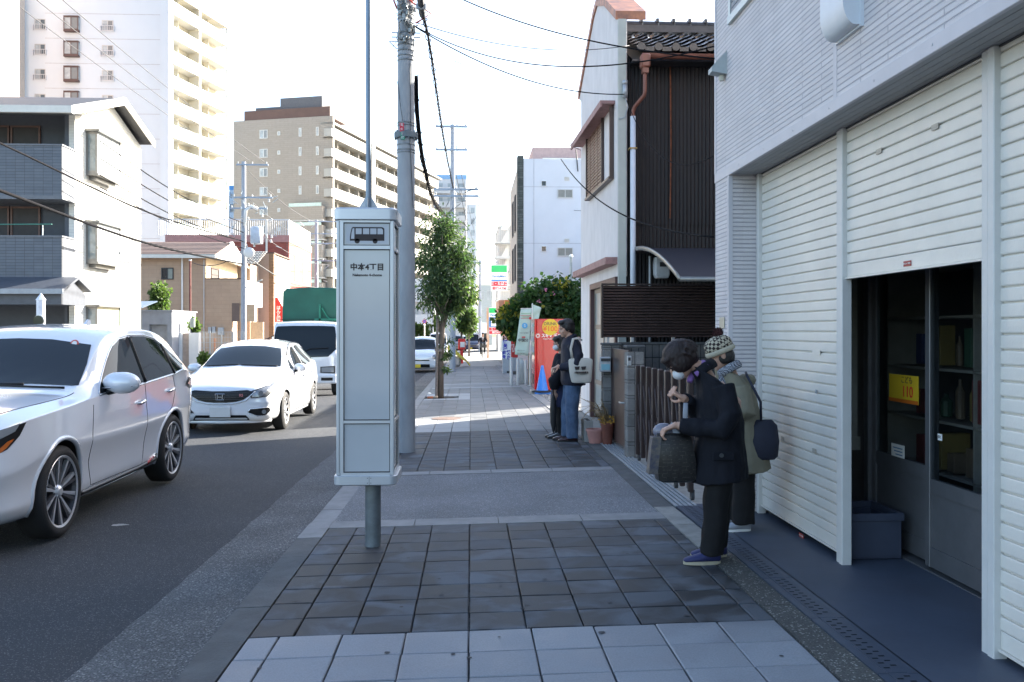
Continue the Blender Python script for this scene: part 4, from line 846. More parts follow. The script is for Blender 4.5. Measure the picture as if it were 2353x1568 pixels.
for i in range(9): a = R(pi); z = zt+R(1.9, 3.6); b.tube([(-.7, 22.8, z), (-.7+.35*cos(a), 22.8+.35*sin(a), z+.25), (-.7+.65*cos(a), 22.8+.65*sin(a), z+.4)], [.02, .013, .006], 5)
b.build('trunk', M_bark, tr, True)
b = MB(); b.tube([(-.86, 22.72, zt), (-.83, 22.72, zt+2.05)], .035, 8); b.box(-.9, -.72, 22.68, 22.75, zt+1.15, zt+1.22); b.build('stake', mat('stake_wood', (.16, .14, .13), .9, var=.3, vs=20), tr)
crown(tr, (-.68, 22.8, 3.15), (.72, .70, 1.40), 150, 62, .13, [M_leafd, M_leafl], 2, [5, 1.3], .15, .7, .34, lambda p: p.z > -.95 and (p.x**2+p.y**2)**.5 < 1.05-.55*max(0, p.z))
crown(tr, (-.36, 22.7, 2.45), (.56, .45, .42), 30, 70, .13, [M_leafd, M_leafl], 3, [5, 2], .17, .8, .4, name='lower_crown')
crown(tr, (-.60, 22.75, .95), (.13, .12, .55), 10, 30, .1, [M_leafd, M_leafl], 4, [1, 2], .18, .6, .6, name='trunk_shoots')
pt = MB(); pt.box(-1.14, -.42, 22.45, 23.35, zt-.05, zt-.02); tag(pt.build('tree_pit_soil', mat('soil', (.03, .025, .02), .95, var=.4, vs=30, bump=1)), kind='structure')
for x, y, c, l in ((-1.0, 22.55, (.4, .12, .05), 'orange can lying in the tree pit'), (-.88, 22.65, (.5, .4, .3), 'pale can lying in the tree pit')):
    t = thing('drink_can', l, 'can', (x, y, zt)); b = MB(); b.tube([(x-.07, y, zt+.015), (x-.065, y, zt+.015), (x+.06, y, zt+.02), (x+.065, y, zt+.02)], [.02, .03, .03, .022], 12); b.build('body', mat('can_%d' % int(x*100), c, .4, .3, var=.2, vs=30), t, True)
t = thing('paper_ball', 'crumpled white paper ball lying in the gutter', 'litter', (XY(987, 24.3), 24.3, gz(-1.4, 24.3))); b = MB(); b.ell((XY(987, 24.3), 24.3, gz(-1.4, 24.3)+.04), (.05, .05, .045), n=9, m=6); b.build('paper', M_white, t)
# bush-like flowering tree at the plot
ht = thing('hibiscus_tree', 'broad leafy shrub tree with a few pink flowers behind the red vending machine', 'tree', (2.4, 30, -.1))
b = MB()
for i in range(6): a = R(pi); b.tube([(2.4+R(.15), 30, -.15), (2.4+.4*cos(a), 30+.3*sin(a), 1.2), (2.4+1.0*cos(a), 30+.7*sin(a), 2.2)], [.05, .035, .012], 6)
b.build('trunk', M_bark, ht, True)
crown(ht, (2.7, 30, 2.2), (1.35, 1.0, .95), 210, 60, .17, [leafmat('hib_leaf', (.018, .05, .018), (.045, .095, .03)), M_leafl, M_leafy], 8, [8, 1, .25], .42, .5, .3)
crown(ht, (1.5, 30, 1.85), (.62, .5, .6), 60, 55, .17, [leafmat('hib_leaf', (.018, .05, .018), (.045, .095, .03)), M_leafl, M_leafy], 9, [6, 1.5, .5], .42, .5, .35, name='side_crown')
crown(ht, (2.3, 29.4, 2.6), (1.3, .5, .5), 9, 8, .07, [mat('hib_flower', (.6, .22, .35), .6)], 10, None, .6, 0, .05, name='flowers')
# ---- vending machine
vm = thing('vending_machine', 'bright red drink vending machine seen from its side', 'vending machine', (2.1, 24.5, -.12)); V0 = ZP(733, 1.75, 24); Vb = V0-1.88
b = MB(); b.box(1.735, 2.5, 24.0, 25.05, Vb, V0, ch=.012); b.build('cabinet', mat('vending_red', (.42, .006, .006), .25, var=.03, coat=.4), vm)
b = MB(); b.box(1.68, 1.732, 24.0, 25.05, Vb, V0, ch=.01); fd = b.build('door', mat('vending_red', (.62, .012, .012)), vm); b = MB(); b.box(1.674, 1.679, 24.06, 24.98, Vb+.9, V0-.1); b.build('display_window', glassmat('vend_glass', (.35, .3, .2), .1), fd); b = MB()
for k in range(3):
    for i in range(8): b.cyl((1.668, 24.12+i*.11, Vb+1.0+k*.27), (1.668, 24.12+i*.11, Vb+1.13+k*.27), .03, n=8)
b.build('sample_cans', mat('cans', (.5, .45, .3), .4, col2=(.2, .25, .5), vs=9), fd); b = MB(); b.box(1.672, 1.679, 24.3, 24.8, Vb+.15, Vb+.4); b.build('delivery_slot', M_dark, fd)
b = MB(); b.box(1.64, 2.55, 23.95, 25.1, gz(2, 24)-.03, Vb); b.build('plinth', M_conc, vm)
C0 = (XY(1264.5, 24), 23.998, ZP(752, 2, 24)); b = MB(); b.cyl((C0[0], 23.998, C0[2]), (C0[0], 23.993, C0[2]), .215, n=40); dc = b.build('price_disc', mat('disc_yellow', (.6, .42, .01), .4, var=.03), vm)
text('DRINK', .115, FX(C0[0], 23.992, C0[2]+.085), M_brown, dc, bold=.002); text('¥100', .19, FX(C0[0], 23.992, C0[2]-.05), mat('orange_ink', (.6, .1, .01), .5), dc, bold=.004)
text('スキマ デパート', .115, FX(C0[0]+.12, 23.996, ZP(772, 2, 24)), M_white, vm, bold=.003, ax='CENTER', sx=.85); text('https://sukima-department', .055, FX(C0[0]+.1, 23.996, ZP(779, 2, 24)), M_white, vm)
b = MB(); b.lathe([(.03, 0), (.045, 0)], 20, FX(C0[0]-.33, 23.995, ZP(772, 2, 24))); b.lathe([(.055, 0), (.06, 0)], 20, FX(C0[0]-.33, 23.995, ZP(772, 2, 24))); b.build('emblem', M_white, vm)
# cone
cn = thing('traffic_cone', 'blue traffic cone with a flat blue base beside the vending machine', 'traffic cone', (1.80, 23.2, gz(1.8, 23.2))); cM = Matrix.Translation((XY(1246, 23.2), 23.2, gz(1.8, 23.2)+.05)); cn.location = (XY(1246, 23.2), 23.2, gz(1.8, 23.2))
M_cone = mat('cone_blue', (.02, .17, .6), .45, var=.08); b = MB(); b.lathe([(.17, .02), (.15, .05), (.035, .66), (.03, .68), (0, .685)], 28, cM); b.build('cone_body', M_cone, cn, True, sharp=50); b = MB(); x = cn.location.x; b.box(x-.2, x+.2, 23.0, 23.4, gz(1.8, 23)-.005, gz(1.8, 23)+.065, ch=.02); b.build('base', M_cone, cn); b = MB(); b.lathe([(.16, .0), (.26, .0), (.27, .03), (.2, .05), (.16, .04)], 24, cM); b.build('weight_ring', M_black, cn)
t = thing('rubble_block', 'broken concrete block beside the blue cone', 'block', (1.62, 23.3, -.1)); b = MB(); b.box(1.5, 1.68, 23.2, 23.5, gz(1.6, 23)-.02, gz(1.6, 23)+.1, ch=.02); b.build('block', M_conc, t)
# banners
M_ban = mat('banner_cloth', (.50, .62, .55), .8, var=.05)
def banner(lab, quad, Y, pole_px, marks=True):
    P = [Vector((XY(x, Y), Y+dy, ZP(y, XY(x, Y), Y))) for (x, y), dy in zip(quad, (0, .05, 0, .08))]   # tl, tr, br, bl
    t = thing('banner', lab, 'banner', (XY(pole_px[0][0], Y), Y, gz(1.6, Y)), 0, 'tall shop banners'); b = MB(); n = 12
    vs = []
    for j in range(n+1):
        for i in range(5):
            u = i/4; v = j/n; p = (P[0]*(1-u)+P[1]*u)*(1-v)+(P[3]*(1-u)+P[2]*u)*v; vs.append(p+Vector((0, .02*sin(v*9+u*4), 0)))
    b.add(vs, [[j*5+i, j*5+i+1, j*5+6+i, j*5+5+i] for j in range(n) for i in range(4)]); cl = b.build('cloth', M_ban, t, True); bake(cl, [('SOLIDIFY', dict(thickness=.004))])
    b = MB(); A = [Vector((XY(x, Y), Y+.06, ZP(y, XY(x, Y), Y))) for x, y in pole_px]; A.append(Vector((A[-1].x, Y+.06, gz(1.6, Y)))); b.tube(A, .014, 6); b.tube([A[0], P[0]+Vector((0, .03, .02))], .01, 5); b.build('pole', M_white, t)
    def at(u, v): return (P[0]*(1-u)+P[1]*u)*(1-v)+(P[3]*(1-u)+P[2]*u)*v
    if marks:
        sh_ = atan2((P[0]-P[3]).x, (P[0]-P[3]).z)
        def mk(s, sz, u, v, m, **k): 
            p = at(u, v); text(s, sz, Matrix.Translation((p.x, p.y-.035, p.z)) @ Matrix.Rotation(pi/2, 4, 'X'), m, cl, **k)
        mk('中国分', .105, .5, .68, M_ink, bold=.002); mk('株式会社スマイル', .035, .5, .90, M_ink); mk('03-6231-0570', .045, .5, .965, M_ink); mk('のびのび生活', .045, .5, .52, M_ink)
        p = at(.5, .36); b = MB(); b.cyl((p.x, p.y-.03, p.z), (p.x, p.y-.036, p.z), .085, n=24); b.build('round_emblem', mat('emblem_blue', (.1, .4, .7), .5), cl); text('S', .12, Matrix.Translation((p.x, p.y-.038, p.z)) @ Matrix.Rotation(pi/2, 4, 'X'), M_white, cl)
        for v, w_, c in ((.1, .3, (.15, .4, .2)), (.145, .33, (.5, .05, .05)), (.17, .2, (.15, .4, .2)), (.2, .3, (.5, .05, .05))):
            p = at(.5, v); b = MB(); b.box(p.x-w_/2, p.x+w_/2, p.y-.034, p.y-.031, p.z-.007, p.z+.007); b.build('printed_line', mat('line_%d' % int(c[0]*100), c, .6), cl)
        p = at(.9, .2); b = MB(); b.box(p.x-.03, p.x+.03, p.y-.036, p.y-.03, p.z-.035, p.z+.035); b.build('seal', M_red, cl); p = at(.5, .61); b = MB(); b.box(p.x-.05, p.x+.05, p.y-.036, p.y-.03, p.z-.018, p.z+.018); b.build('seal', M_red, cl)
banner('pale green printed banner, the larger of the two beside the vending machine', ((1196.7, 711), (1223, 710), (1214, 818), (1183, 815)), 27, ((1224, 709), (1218, 822)))
banner('small pale green banner leaning above the vending machine', ((1225, 700), (1244, 707), (1237, 736), (1224, 738)), 27.4, ((1223, 698), (1225, 745)), False)
for x, r, hh, l in ((1175, .05, .85, 'steel bollard left of the gas bottle'), (1190, .045, .8, 'grey bollard under the large banner'), (1208, .04, .75, 'thin steel post beside the gas bottle'), (1217, .05, .95, 'rusty post nearest the vending machine')):
    Y = 27.5; X = XY(x, Y); t = thing('bollard', l, 'bollard', (X, Y, gz(X, Y)), 0, 'posts round the plot'); b = MB(); b.lathe([(r, 0), (r, hh-.03), (r*.7, hh), (0, hh)], 14, Matrix.Translation((X, Y, gz(X, Y)))); b.build('tube', M_steel if x != 1217 else mat('rusty_post', (.25, .2, .16), .8, var=.3, vs=20), t, True, sharp=40)
Y = 28; X = XY(1198, Y); t = thing('gas_bottle', 'pale grey gas bottle between the bollards', 'gas bottle', (X, Y, gz(X, Y))); b = MB(); b.lathe([(.14, .02), (.16, .08), (.16, .6), (.12, .7), (.04, .74), (.04, .8), (0, .8)], 18, Matrix.Translation((X, Y, gz(X, Y)))); b.build('bottle', mat('bottle_grey', (.4, .43, .43), .5), t, True, sharp=50)
t = thing('lamp_pipe', 'slim grey pipe mast with a small head rising behind the shrub tree', 'mast', (XY(1312, 32), 32, 0)); b = MB(); X = XY(1312, 32); b.tube([(X, 32, 0), (X, 32, ZP(590, X, 32))], .045, 10); b.build('pipe', mat('pipe_grey', (.35, .38, .38), .5, .3), t); b = MB(); b.lathe([(.06, 0), (.08, .03), (.05, .1), (0, .12)], 10, Matrix.Translation((X, 32, ZP(592, X, 32)))); b.build('head', M_white, t)
t = thing('electric_box', 'beige box on a post behind the waiting man', 'electric box', (XY(1296, 25.3), 25.3, 0)); X = XY(1296, 25.3); b = MB(); b.box(X-.06, X+.12, 25.2, 25.4, ZP(765, X, 25.3), ZP(735, X, 25.3), ch=.01); b.build('box', M_offwhite, t); b = MB(); b.box(X-.02, X+.04, 25.25, 25.3, gz(2, 25), ZP(765, X, 25.3)); b.build('post', M_steel, t)
# signboards further on
def upright_sign(lab, x0, x1, y0, y1, Y, m, lines, tm, nm='signboard', legs=True, lat=''):
    X0, X1 = XY(x0, Y), XY(x1, Y); Z0, Z1 = ZP(y1, X0, Y), ZP(y0, X0, Y); t = thing(nm, lab, 'signboard', ((X0+X1)/2, Y, gz(X0, Y)), 0, 'signboards of the clinic'); b = MB(); b.box(X0, X1, Y, Y+.08, Z0, Z1, ch=.01); p = b.build('board', m, t)
    for s, sz, u, v in lines: text(s, sz, FX(X0+(X1-X0)*u, Y-.003, Z0+(Z1-Z0)*v), tm, p, bold=sz*.03, line=.95)
    if legs: b = MB(); b.box(X0+.03, X1-.03, Y+.01, Y+.25, gz(X0, Y)-.05, Z0, ch=.01); b.build('stand', mat('stand_grey', (.35, .38, .42), .5), t)
M_blue = mat('blue_ink', (.03, .03, .4), .5)
upright_sign('white signboard with blue characters outside the clinic', 1153, 1174, 783, 825, 36, M_white, [('健\n美\n道', .17, .38, .7), ('整\n骨', .15, .25, .2), ('鍼\n灸\n院', .13, .75, .22)], M_blue)
upright_sign('tall red signboard with white characters outside the clinic', 1174.5, 1190, 779, 822, 36.2, mat('sign_red', (.5, .03, .03), .5), [('むちうち\n・小さな\nケガ・\n腰痛', .085, .5, .5)], M_white)
t = thing('red_shrub', 'small red leaved shrub above the clinic signboards', 'shrub', (XY(1180, 37), 37, 0)); X = XY(1181, 37); crown(t, (X, 37, 1.25), (.3, .25, .28), 20, 30, .13, [mat('red_leaf', (.3, .05, .03), .7, var=.4)], 5, None, .3, .2, .5, name='foliage'); b = MB(); b.tube([(X, 37, -.2), (X, 37, 1.3)], .02, 6); b.build('stem', M_bark, t)
b = MB(); 
for i, (x, y) in enumerate(((1168, 36.4), (1176, 36), (1183, 35.2))): b.box(XY(x, y)-.2, XY(x, y)+.25, y-.2, y+.2, gz(1.5, y)-.02, gz(1.5, y)+.06+.03*i, ch=.01)
t = thing('step_mat', 'dark stepped mats lying before the clinic entrance', 'mat', (1.6, 36, -.2)); b.build('mats', M_dark, t)
# ================================================================ FAR SIDE OF THE STREET
class Fc:
    """upright plane: origin (x, y), unit direction along it, outward normal to its right-hand or left-hand side"""
    def __init__(s, ox, oy, dx, dy, flip=False):
        l = sqrt(dx*dx+dy*dy); s.o = (ox, oy); s.d = (dx/l, dy/l); s.n = (s.d[1], -s.d[0]) if not flip else (-s.d[1], s.d[0])
    def p(s, u, o, z): return (s.o[0]+s.d[0]*u+s.n[0]*o, s.o[1]+s.d[1]*u+s.n[1]*o, z)
def fb(b, F_, u0, u1, z0, z1, o0, o1): b.add([F_.p(u, o, z) for z in (z0, z1) for o in (o0, o1) for u in (u0, u1)], [[0,2,3,1],[4,5,7,6],[0,1,5,4],[2,6,7,3],[0,4,6,2],[1,3,7,5]])
M_frame = mat('sash_alu', (.5, .5, .49), .4, .3, var=.05); M_frbr = mat('sash_brown', (.07, .04, .035), .4); M_curt = mat('curtain_pane', (.36, .40, .42), .15, var=.35, vs=1.2)
M_fg = glassmat('far_glass', (.12, .15, .17), .06); M_rail = mat('rail_white', (.6, .6, .62), .5, .2)
def window(F_, u0, u1, z0, z1, par, fm=None, gm=None, n=2, out=0.0, fw=.05, rail=False, name='window'):
    fm = fm or M_frame; gm = gm or M_curt; b = MB(); o = out
    fb(b, F_, u0, u0+fw, z0, z1, o-.02, o+.05); fb(b, F_, u1-fw, u1, z0, z1, o-.02, o+.05); fb(b, F_, u0+fw, u1-fw, z0, z0+fw, o-.02, o+.05); fb(b, F_, u0+fw, u1-fw, z1-fw, z1, o-.02, o+.05)
    for i in range(1, n): uu = u0+(u1-u0)*i/n; fb(b, F_, uu-fw/2, uu+fw/2, z0+fw, z1-fw, o-.02, o+.04)
    w_ = b.build(name, fm, par)
    for i in range(n):
        b = MB(); fb(b, F_, u0+fw+(u1-u0-2*fw)*i/n, u0+fw+(u1-u0-2*fw)*(i+1)/n, z0+fw, z1-fw, o+.001, o+.012+.006*(i % 2)); b.build('pane', gm if not isinstance(gm, list) else gm[i % len(gm)], w_)
    if rail:
        b = MB(); zt = z0+(z1-z0)*.42
        fb(b, F_, u0-.12, u1+.12, zt, zt+.05, .25, .3); fb(b, F_, u0-.12, u1+.12, z0-.06, z0-.01, .25, .3); fb(b, F_, u0-.12, u0-.07, z0-.1, zt, 0, .25); fb(b, F_, u1+.07, u1+.12, z0-.1, zt, 0, .25)
        k = max(3, int((u1-u0)/.18))
        for i in range(k+1): uu = u0-.1+(u1-u0+.2)*i/k; fb(b, F_, uu-.02, uu+.02, z0-.05, zt, .26, .29)
        b.build('railing', M_rail, w_)
    return w_
GL = -.35
# ---- dark grey house
M_gtile = brickmat('grey_wall_tile', (.10, .115, .14), (.12, .135, .16), (.055, .062, .075), .30, .10, .008, .5, .5, 'x', 0, .06, 60, .1)
M_wtile = brickmat('white_wall_tile', (.70, .68, .62), (.74, .72, .66), (.55, .53, .5), .40, .10, .006, .55, .4, 'y', 0, .04, 60, .1)
M_gt_y = brickmat('grey_wall_tile_y', (.16, .18, .21), (.18, .2, .23), (.09, .1, .12), .30, .10, .008, .5, .5, 'y', 0, .06, 60, .1)  # same grey tile, lightened for the sunlit street side
XL = -13.5
gh = thing('grey_house', 'three storey house with dark grey tiled balconies and a pale gable side', 'house', (XL, 34, GL))
b = MB(); gp_ = [(31.7, GL), (37.9, GL), (37.9, 9.05), (34.9, 10.0), (31.7, 9.0)]
b.add([(XL, y, z) for y, z in gp_]+[(XL-.2, y, z) for y, z in gp_], [list(range(5)), list(range(5, 10))[::-1]]+[[i, (i+1) % 5, 5+(i+1) % 5, 5+i] for i in range(5)]); b.build('gable_wall', M_wtile, gh)
b = MB(); b.box(-24, XL-.2, 32.3, 37.85, GL, 9.0); b.box(XL-.35, XL-.2, 31.72, 32.3, GL, 9.0); b.build('front_wall', mat('recess_wall', (.085, .095, .115), .6, var=.08), gh)
for z0, z1 in ((5.85, 7.62), (3.15, 4.6)):
    b = MB(); b.box(-24, XL, 30.7, 30.85, z0+.12, z1); o = b.build('balcony', M_gtile, gh); b = MB(); b.box(XL-.15, XL-.001, 30.852, 32.0, z0+.12, z1); b.build('balcony_side', M_gt_y, o)
    b = MB(); b.box(-24, XL+.02, 30.68, 32.1, z0, z0+.12); b.box(-24, XL+.03, 30.67, 30.88, z1, z1+.05); b.box(XL-.17, XL+.03, 30.88, 32.0, z1, z1+.05); b.build('balcony_trim', mat('balcony_trim', (.14, .15, .17), .5), o)
Fg = Fc(-24, 32.3, 1, 0)
for z0, z1 in ((7.3, 8.6), (4.3, 5.8)):
    for u0, u1 in ((7.0, 8.05), (8.1, 9.1)): window(Fg, u0, u1, z0-1.2, z1, gh, mat('shutter_brown', (.16, .09, .07), .5), mat('shutter_slats', (.05, .045, .045), .6), 1, .05, .06)
b = MB(); R3 = [(30.4, 8.72), (34.9, 10.12), (38.15, 9.16)]
for (y0, z0), (y1, z1) in zip(R3, R3[1:]): b.add([(x, y, z+dz) for x in (-24, XL+.45) for (y, z) in ((y0, z0), (y1, z1)) for dz in (0, .14)], [[0,1,3,2],[4,6,7,5],[0,4,5,1],[2,3,7,6],[1,5,7,3],[0,2,6,4]])
rf = b.build('roof', mat('slate', (.06, .06, .065), .6, var=.2), gh)
b = MB()
for (y0, z0), (y1, z1) in zip(R3, R3[1:]): b.add([(x, y, z+dz) for x in (XL+.45, XL+.5) for (y, z) in ((y0, z0), (y1, z1)) for dz in (-.12, .17)], [[0,1,3,2],[4,6,7,5],[0,4,5,1],[2,3,7,6],[1,5,7,3],[0,2,6,4]])
b.box(-24, XL+.5, 30.28, 30.4, 8.62, 8.85); b.build('barge_board', M_offwhite, rf)
b = MB(); b.add([(-24, 30.45, 8.66), (XL+.4, 30.45, 8.66), (XL+.4, 32.3, 8.98), (-24, 32.3, 8.98)], [[0,1,2,3]]); b.build('soffit', mat('soffit_grey', (.22, .23, .24), .6), rf)
Fs = Fc(XL, 0, 0, 1)
for z0, z1, l in ((7.05, 8.5, 0), (3.95, 5.3, 0), (.2, 2.35, 1)):
    b = MB(); u0, u1, pr = 32.6, 34.75, .38
    fb(b, Fs, u0, u1, z0-.08, z0, 0, pr+.03); fb(b, Fs, u0-.1, u1+.15, z1, z1+.08, 0, pr+.12); fb(b, Fs, u0, u0+.06, z0, z1, pr-.06, pr); fb(b, Fs, u1-.06, u1, z0, z1, pr-.06, pr); fb(b, Fs, u0, u0+.06, z0, z1, 0, .06)
    fb(b, Fs, u0, u0+.05, z0, z0+.08, .06, pr-.06); fb(b, Fs, u0, u0+.05, z1-.08, z1, .06, pr-.06)
    fb(b, Fs, u0+.25, u1-.1, z0-.2, z0-.08, 0, pr-.15)
    w_ = b.build('bay_window', mat('bay_frame', (.16, .16, .155), .4, .3), gh)
    b = MB(); fb(b, Fs, u0+.06, u1-.06, z0, z1, pr-.04, pr-.02); b.build('pane', mat('blind_pane', (.62, .66, .66), .1, var=.06) if not l else mat('green_pane', (.3, .36, .28), .15, var=.1), w_)
    b = MB(); fb(b, Fs, u0+.02, u0+.03, z0+.02, z1-.02, .06, pr-.06); b.build('side_pane', mat('side_pane', (.16, .2, .22), .1, var=.4, vs=2), w_)
b = MB()
for (y0, z0, y1, z1) in ((29.6, 2.75, 30.7, 3.2), (30.7, 3.2, 31.75, 2.8)): b.add([(x, y, z+dz) for x in (-24, XL+.55) for (y, z) in ((y0, z0), (y1, z1)) for dz in (0, .08)], [[0,1,3,2],[4,6,7,5],[0,4,5,1],[2,3,7,6],[1,5,7,3],[0,2,6,4]])
b.box(-24, XL+.4, 29.75, 31.6, 2.35, 2.7); b.add([(XL+.4, 29.75, 2.7), (XL+.4, 31.6, 2.7), (XL+.4, 30.7, 3.12), (XL+.35, 29.75, 2.7), (XL+.35, 31.6, 2.7), (XL+.35, 30.7, 3.12)], [[0,1,2],[5,4,3],[0,3,4,1],[1,4,5,2],[2,5,3,0]])
b.build('porch_roof', mat('porch_slate', (.07, .08, .1), .5, var=.15), gh); b = MB(); b.box(-24, XL+.55, 29.5, 29.6, 2.68, 2.84); b.build('porch_gutter', mat('porch_gutter', (.3, .33, .36), .5), gh)
b = MB(); b.box(XL-.25, XL-.2, 31.72, 31.9, GL, 2.4); b.box(XL-.3, XL, 30.3, 31.69, GL, .9); b.build('porch_wall', M_gt_y, gh)
wp = thing('washing_pole', 'green drying pole hung across the lower balcony of the grey house', 'drying pole', (-15, 31, 5)); b = MB(); z = ZP(517, -15, 31); b.tube([(-18, 31.1, z), (XL-.5, 31.1, z+.04)], .02, 6); b.build('rod', mat('pole_green', (.08, .25, .2), .5), wp); b = MB(); b.tube([(-14.3, 31.1, 4.6), (-14.3, 31.1, z)], .02, 6); b.build('holder', M_alu, wp)
# mirror post
X, Y = XY(94, 26.6), 26.6; mp = thing('mirror_post', 'white pointed post carrying a small round dark mirror at the kerb', 'post', (X, Y, gz(X, Y))); b = MB(); zt = ZP(690, X, Y); b.tube([(X, Y, gz(X, Y)), (X, Y, zt)], .125, 8); b.tube([(X, Y, zt), (X, Y, zt+.2)], [.15, .01], 8); b.build('post', mat('post_white', (.6, .63, .7), .5, var=.15), mp)
b = MB(); z = ZP(737, X, Y); b.cyl((X+.03, Y-.2, z), (X+.03, Y-.24, z), .14, n=20); b.build('mirror', mat('mirror_dark', (.05, .06, .06), .05, .6), mp); b = MB(); b.cyl((X+.03, Y-.17, z), (X+.03, Y-.2, z), .155, n=20); b.build('mirror_rim', M_alu, mp)
# ---- small shutter garage, wall, hedge, fence
Y = 41; gg = thing('garage', 'small grey garage with a closed roller shutter', 'garage', (XY(350, Y), Y, GL)); Fg = Fc(XY(313, Y), Y, 1, 0); W = XY(395, Y)-XY(313, Y); zt = ZP(716, -13.5, Y); b = MB(); us = XY(343, Y)-XY(313, Y); ue = XY(384, Y)-XY(313, Y); zs = ZP(746, -13.5, Y)
fb(b, Fg, 0, us, GL, zt, -3.5, 0); fb(b, Fg, ue, W, GL, zt, -3.5, 0); fb(b, Fg, us, ue, zs, zt, -3.5, 0); fb(b, Fg, -.05, W+.05, zt, zt+.06, -3.6, .06); b.build('wall', mat('garage_wall', (.36, .37, .39), .8, var=.15, vs=2), gg)
b = MB()
for i in range(24): z = GL+i*.1; 
for i in range(int((zs-GL)/.09)): z = GL+i*.09; fb(b, Fg, us, ue, z, z+.075, -.3, -.27+.01); 
fb(b, Fg, us, ue, GL, zs, -.33, -.3); b.build('roller_shutter', mat('garage_shutter', (.45, .46, .47), .5), gg)
t = thing('glass_canopy', 'pale blue sloping canopy over the garage side of the grey house', 'canopy', (XY(330, 39.5), 39.5, 2.6)); b = MB(); Y = 39.5; b.add([(XY(300, Y), Y, ZP(693, -14, Y)), (XY(362, Y), Y, ZP(693, -14, Y)+.02), (XY(338, Y), Y-.6, ZP(707, -14, Y)), (XY(300, Y), Y-.8, ZP(714, -14, Y)), (XY(300, Y), Y, ZP(693, -14, Y)-.04), (XY(362, Y), Y, ZP(693, -14, Y)-.02), (XY(338, Y), Y-.6, ZP(707, -14, Y)-.04), (XY(300, Y), Y-.8, ZP(714, -14, Y)-.04)], [[0,1,2,3],[7,6,5,4],[0,4,5,1],[1,5,6,2],[2,6,7,3],[3,7,4,0]]); b.build('sheet', mat('canopy_blue', (.25, .32, .4), .3), t)
t = thing('wall_sign', 'narrow white upright sign fixed beside the small garage', 'sign', (XY(319, 39), 39, 1)); b = MB(); Y = 39; b.box(XY(314, Y), XY(322, Y), Y, Y+.06, ZP(775, -14, Y), ZP(738, -14, Y)); b.build('board', M_white, t); b = MB(); b.box(XY(317, Y), XY(319, Y), Y-.01, Y, ZP(765, -14, Y), ZP(745, -14, Y)); b.build('arrow', mat('sign_blue', (.1, .2, .4), .5), t)
M_fol = [leafmat('shrub_leaf', (.05, .10, .02), (.12, .19, .05)), M_leafl, M_leafd]
def shrub(lab, x0, x1, y0, y1, Y, n=26, nl=30, size=.18, wts=(3, 3, 1), seed=1, name='shrub', stem=True, shape=None, zb_=None):
    X0, X1 = XY(x0, Y), XY(x1, Y); Z0, Z1 = ZP(y1, X0, Y), ZP(y0, X0, Y); t = thing(name, lab, name.split('_')[-1], ((X0+X1)/2, Y, Z0)); crown(t, ((X0+X1)/2, Y, (Z0+Z1)/2), ((X1-X0)/2, (X1-X0)/2, (Z1-Z0)/2), n, nl, size, M_fol, seed, wts, .35, .2, .4, shape, name='foliage')
    b = MB(); b.tube([((X0+X1)/2, Y, Z0-.6 if zb_ is None else zb_), ((X0+X1)/2, Y, (Z0+Z1)/2)], .05, 6); b.build('stem', M_bark, t); return t
shrub('tall thin light green shrub behind the garage roof', 338, 388, 640, 725, 46, 60, 26, .2, (2, 4, 1), 3, shape=lambda p: abs(p.x-.25) < .55-.5*p.z*.7)
shrub('clipped rounded hedge above the white garden wall', 396, 441, 731, 764, 43.5, 45, 40, .12, (3, 2, 2), 4, 'clipped_hedge'); shrub('light green bush beside the clipped hedge', 436, 458, 733, 772, 44, 24, 26, .15, (2, 4, 0), 5, 'bush'); shrub('bright green low bush under the mesh fence', 456, 482, 812, 836, 39, 22, 30, .12, (1, 5, 0), 6, 'low_bush')
Y = 42; gw = thing('garden_wall', 'white and beige garden wall beside the small garage', 'wall', (XY(425, Y), Y, GL)); Fw = Fc(XY(397, Y), Y, 1, 0); k = lambda px_: XY(px_, Y)-XY(397, Y); zt = ZP(765, -13, Y); b = MB(); fb(b, Fw, 0, k(418), -1, zt, -.4, 0); fb(b, Fw, k(434), k(456), -1, zt, -.4, 0); b.build('wall', M_white, gw); b = MB(); fb(b, Fw, k(418), k(434), -1, zt-.02, -.4, -.12); b.build('recess_panel', mat('panel_beige', (.45, .36, .3), .8), gw)
t = thing('wall_meter', 'grey green meter cabinet standing above the garden wall', 'meter', (XY(445, 42.5), 42.5, 1)); b = MB(); b.box(XY(439, 42.5), XY(449, 42.5), 42.3, 42.5, ZP(753, -13, 42), ZP(731, -13, 42), ch=.03); b.build('cabinet', mat('meter_grey', (.3, .34, .31), .6), t)
Y = 44; mf = thing('mesh_fence', 'grey wire mesh fence in front of the tan house', 'fence', (XY(494, Y), Y, GL)); Fw = Fc(XY(457, Y), Y, 1, 0); W = XY(560, Y)-XY(457, Y); z0, z1 = ZP(812, -12, Y), ZP(763, -12, Y); b = MB(); n = int(W/.07)
for i in range(n): fb(b, Fw, i*.07, i*.07+.012, z0, z1, 0, .01)
for i in range(5): fb(b, Fw, 0, W, z0+(z1-z0)*i/4-.008, z0+(z1-z0)*i/4+.008, .01, .02)
b.build('mesh', M_steel, mf); b = MB()
for i in range(5): fb(b, Fw, W*i/4-.03, W*i/4+.03, GL-.4, z1+.03, -.04, 0)
b.build('post', M_steel, mf); b = MB(); fb(b, Fw, 0, W, GL-.5, z0, -.3, -.15); b.build('base_wall', M_conc, mf)
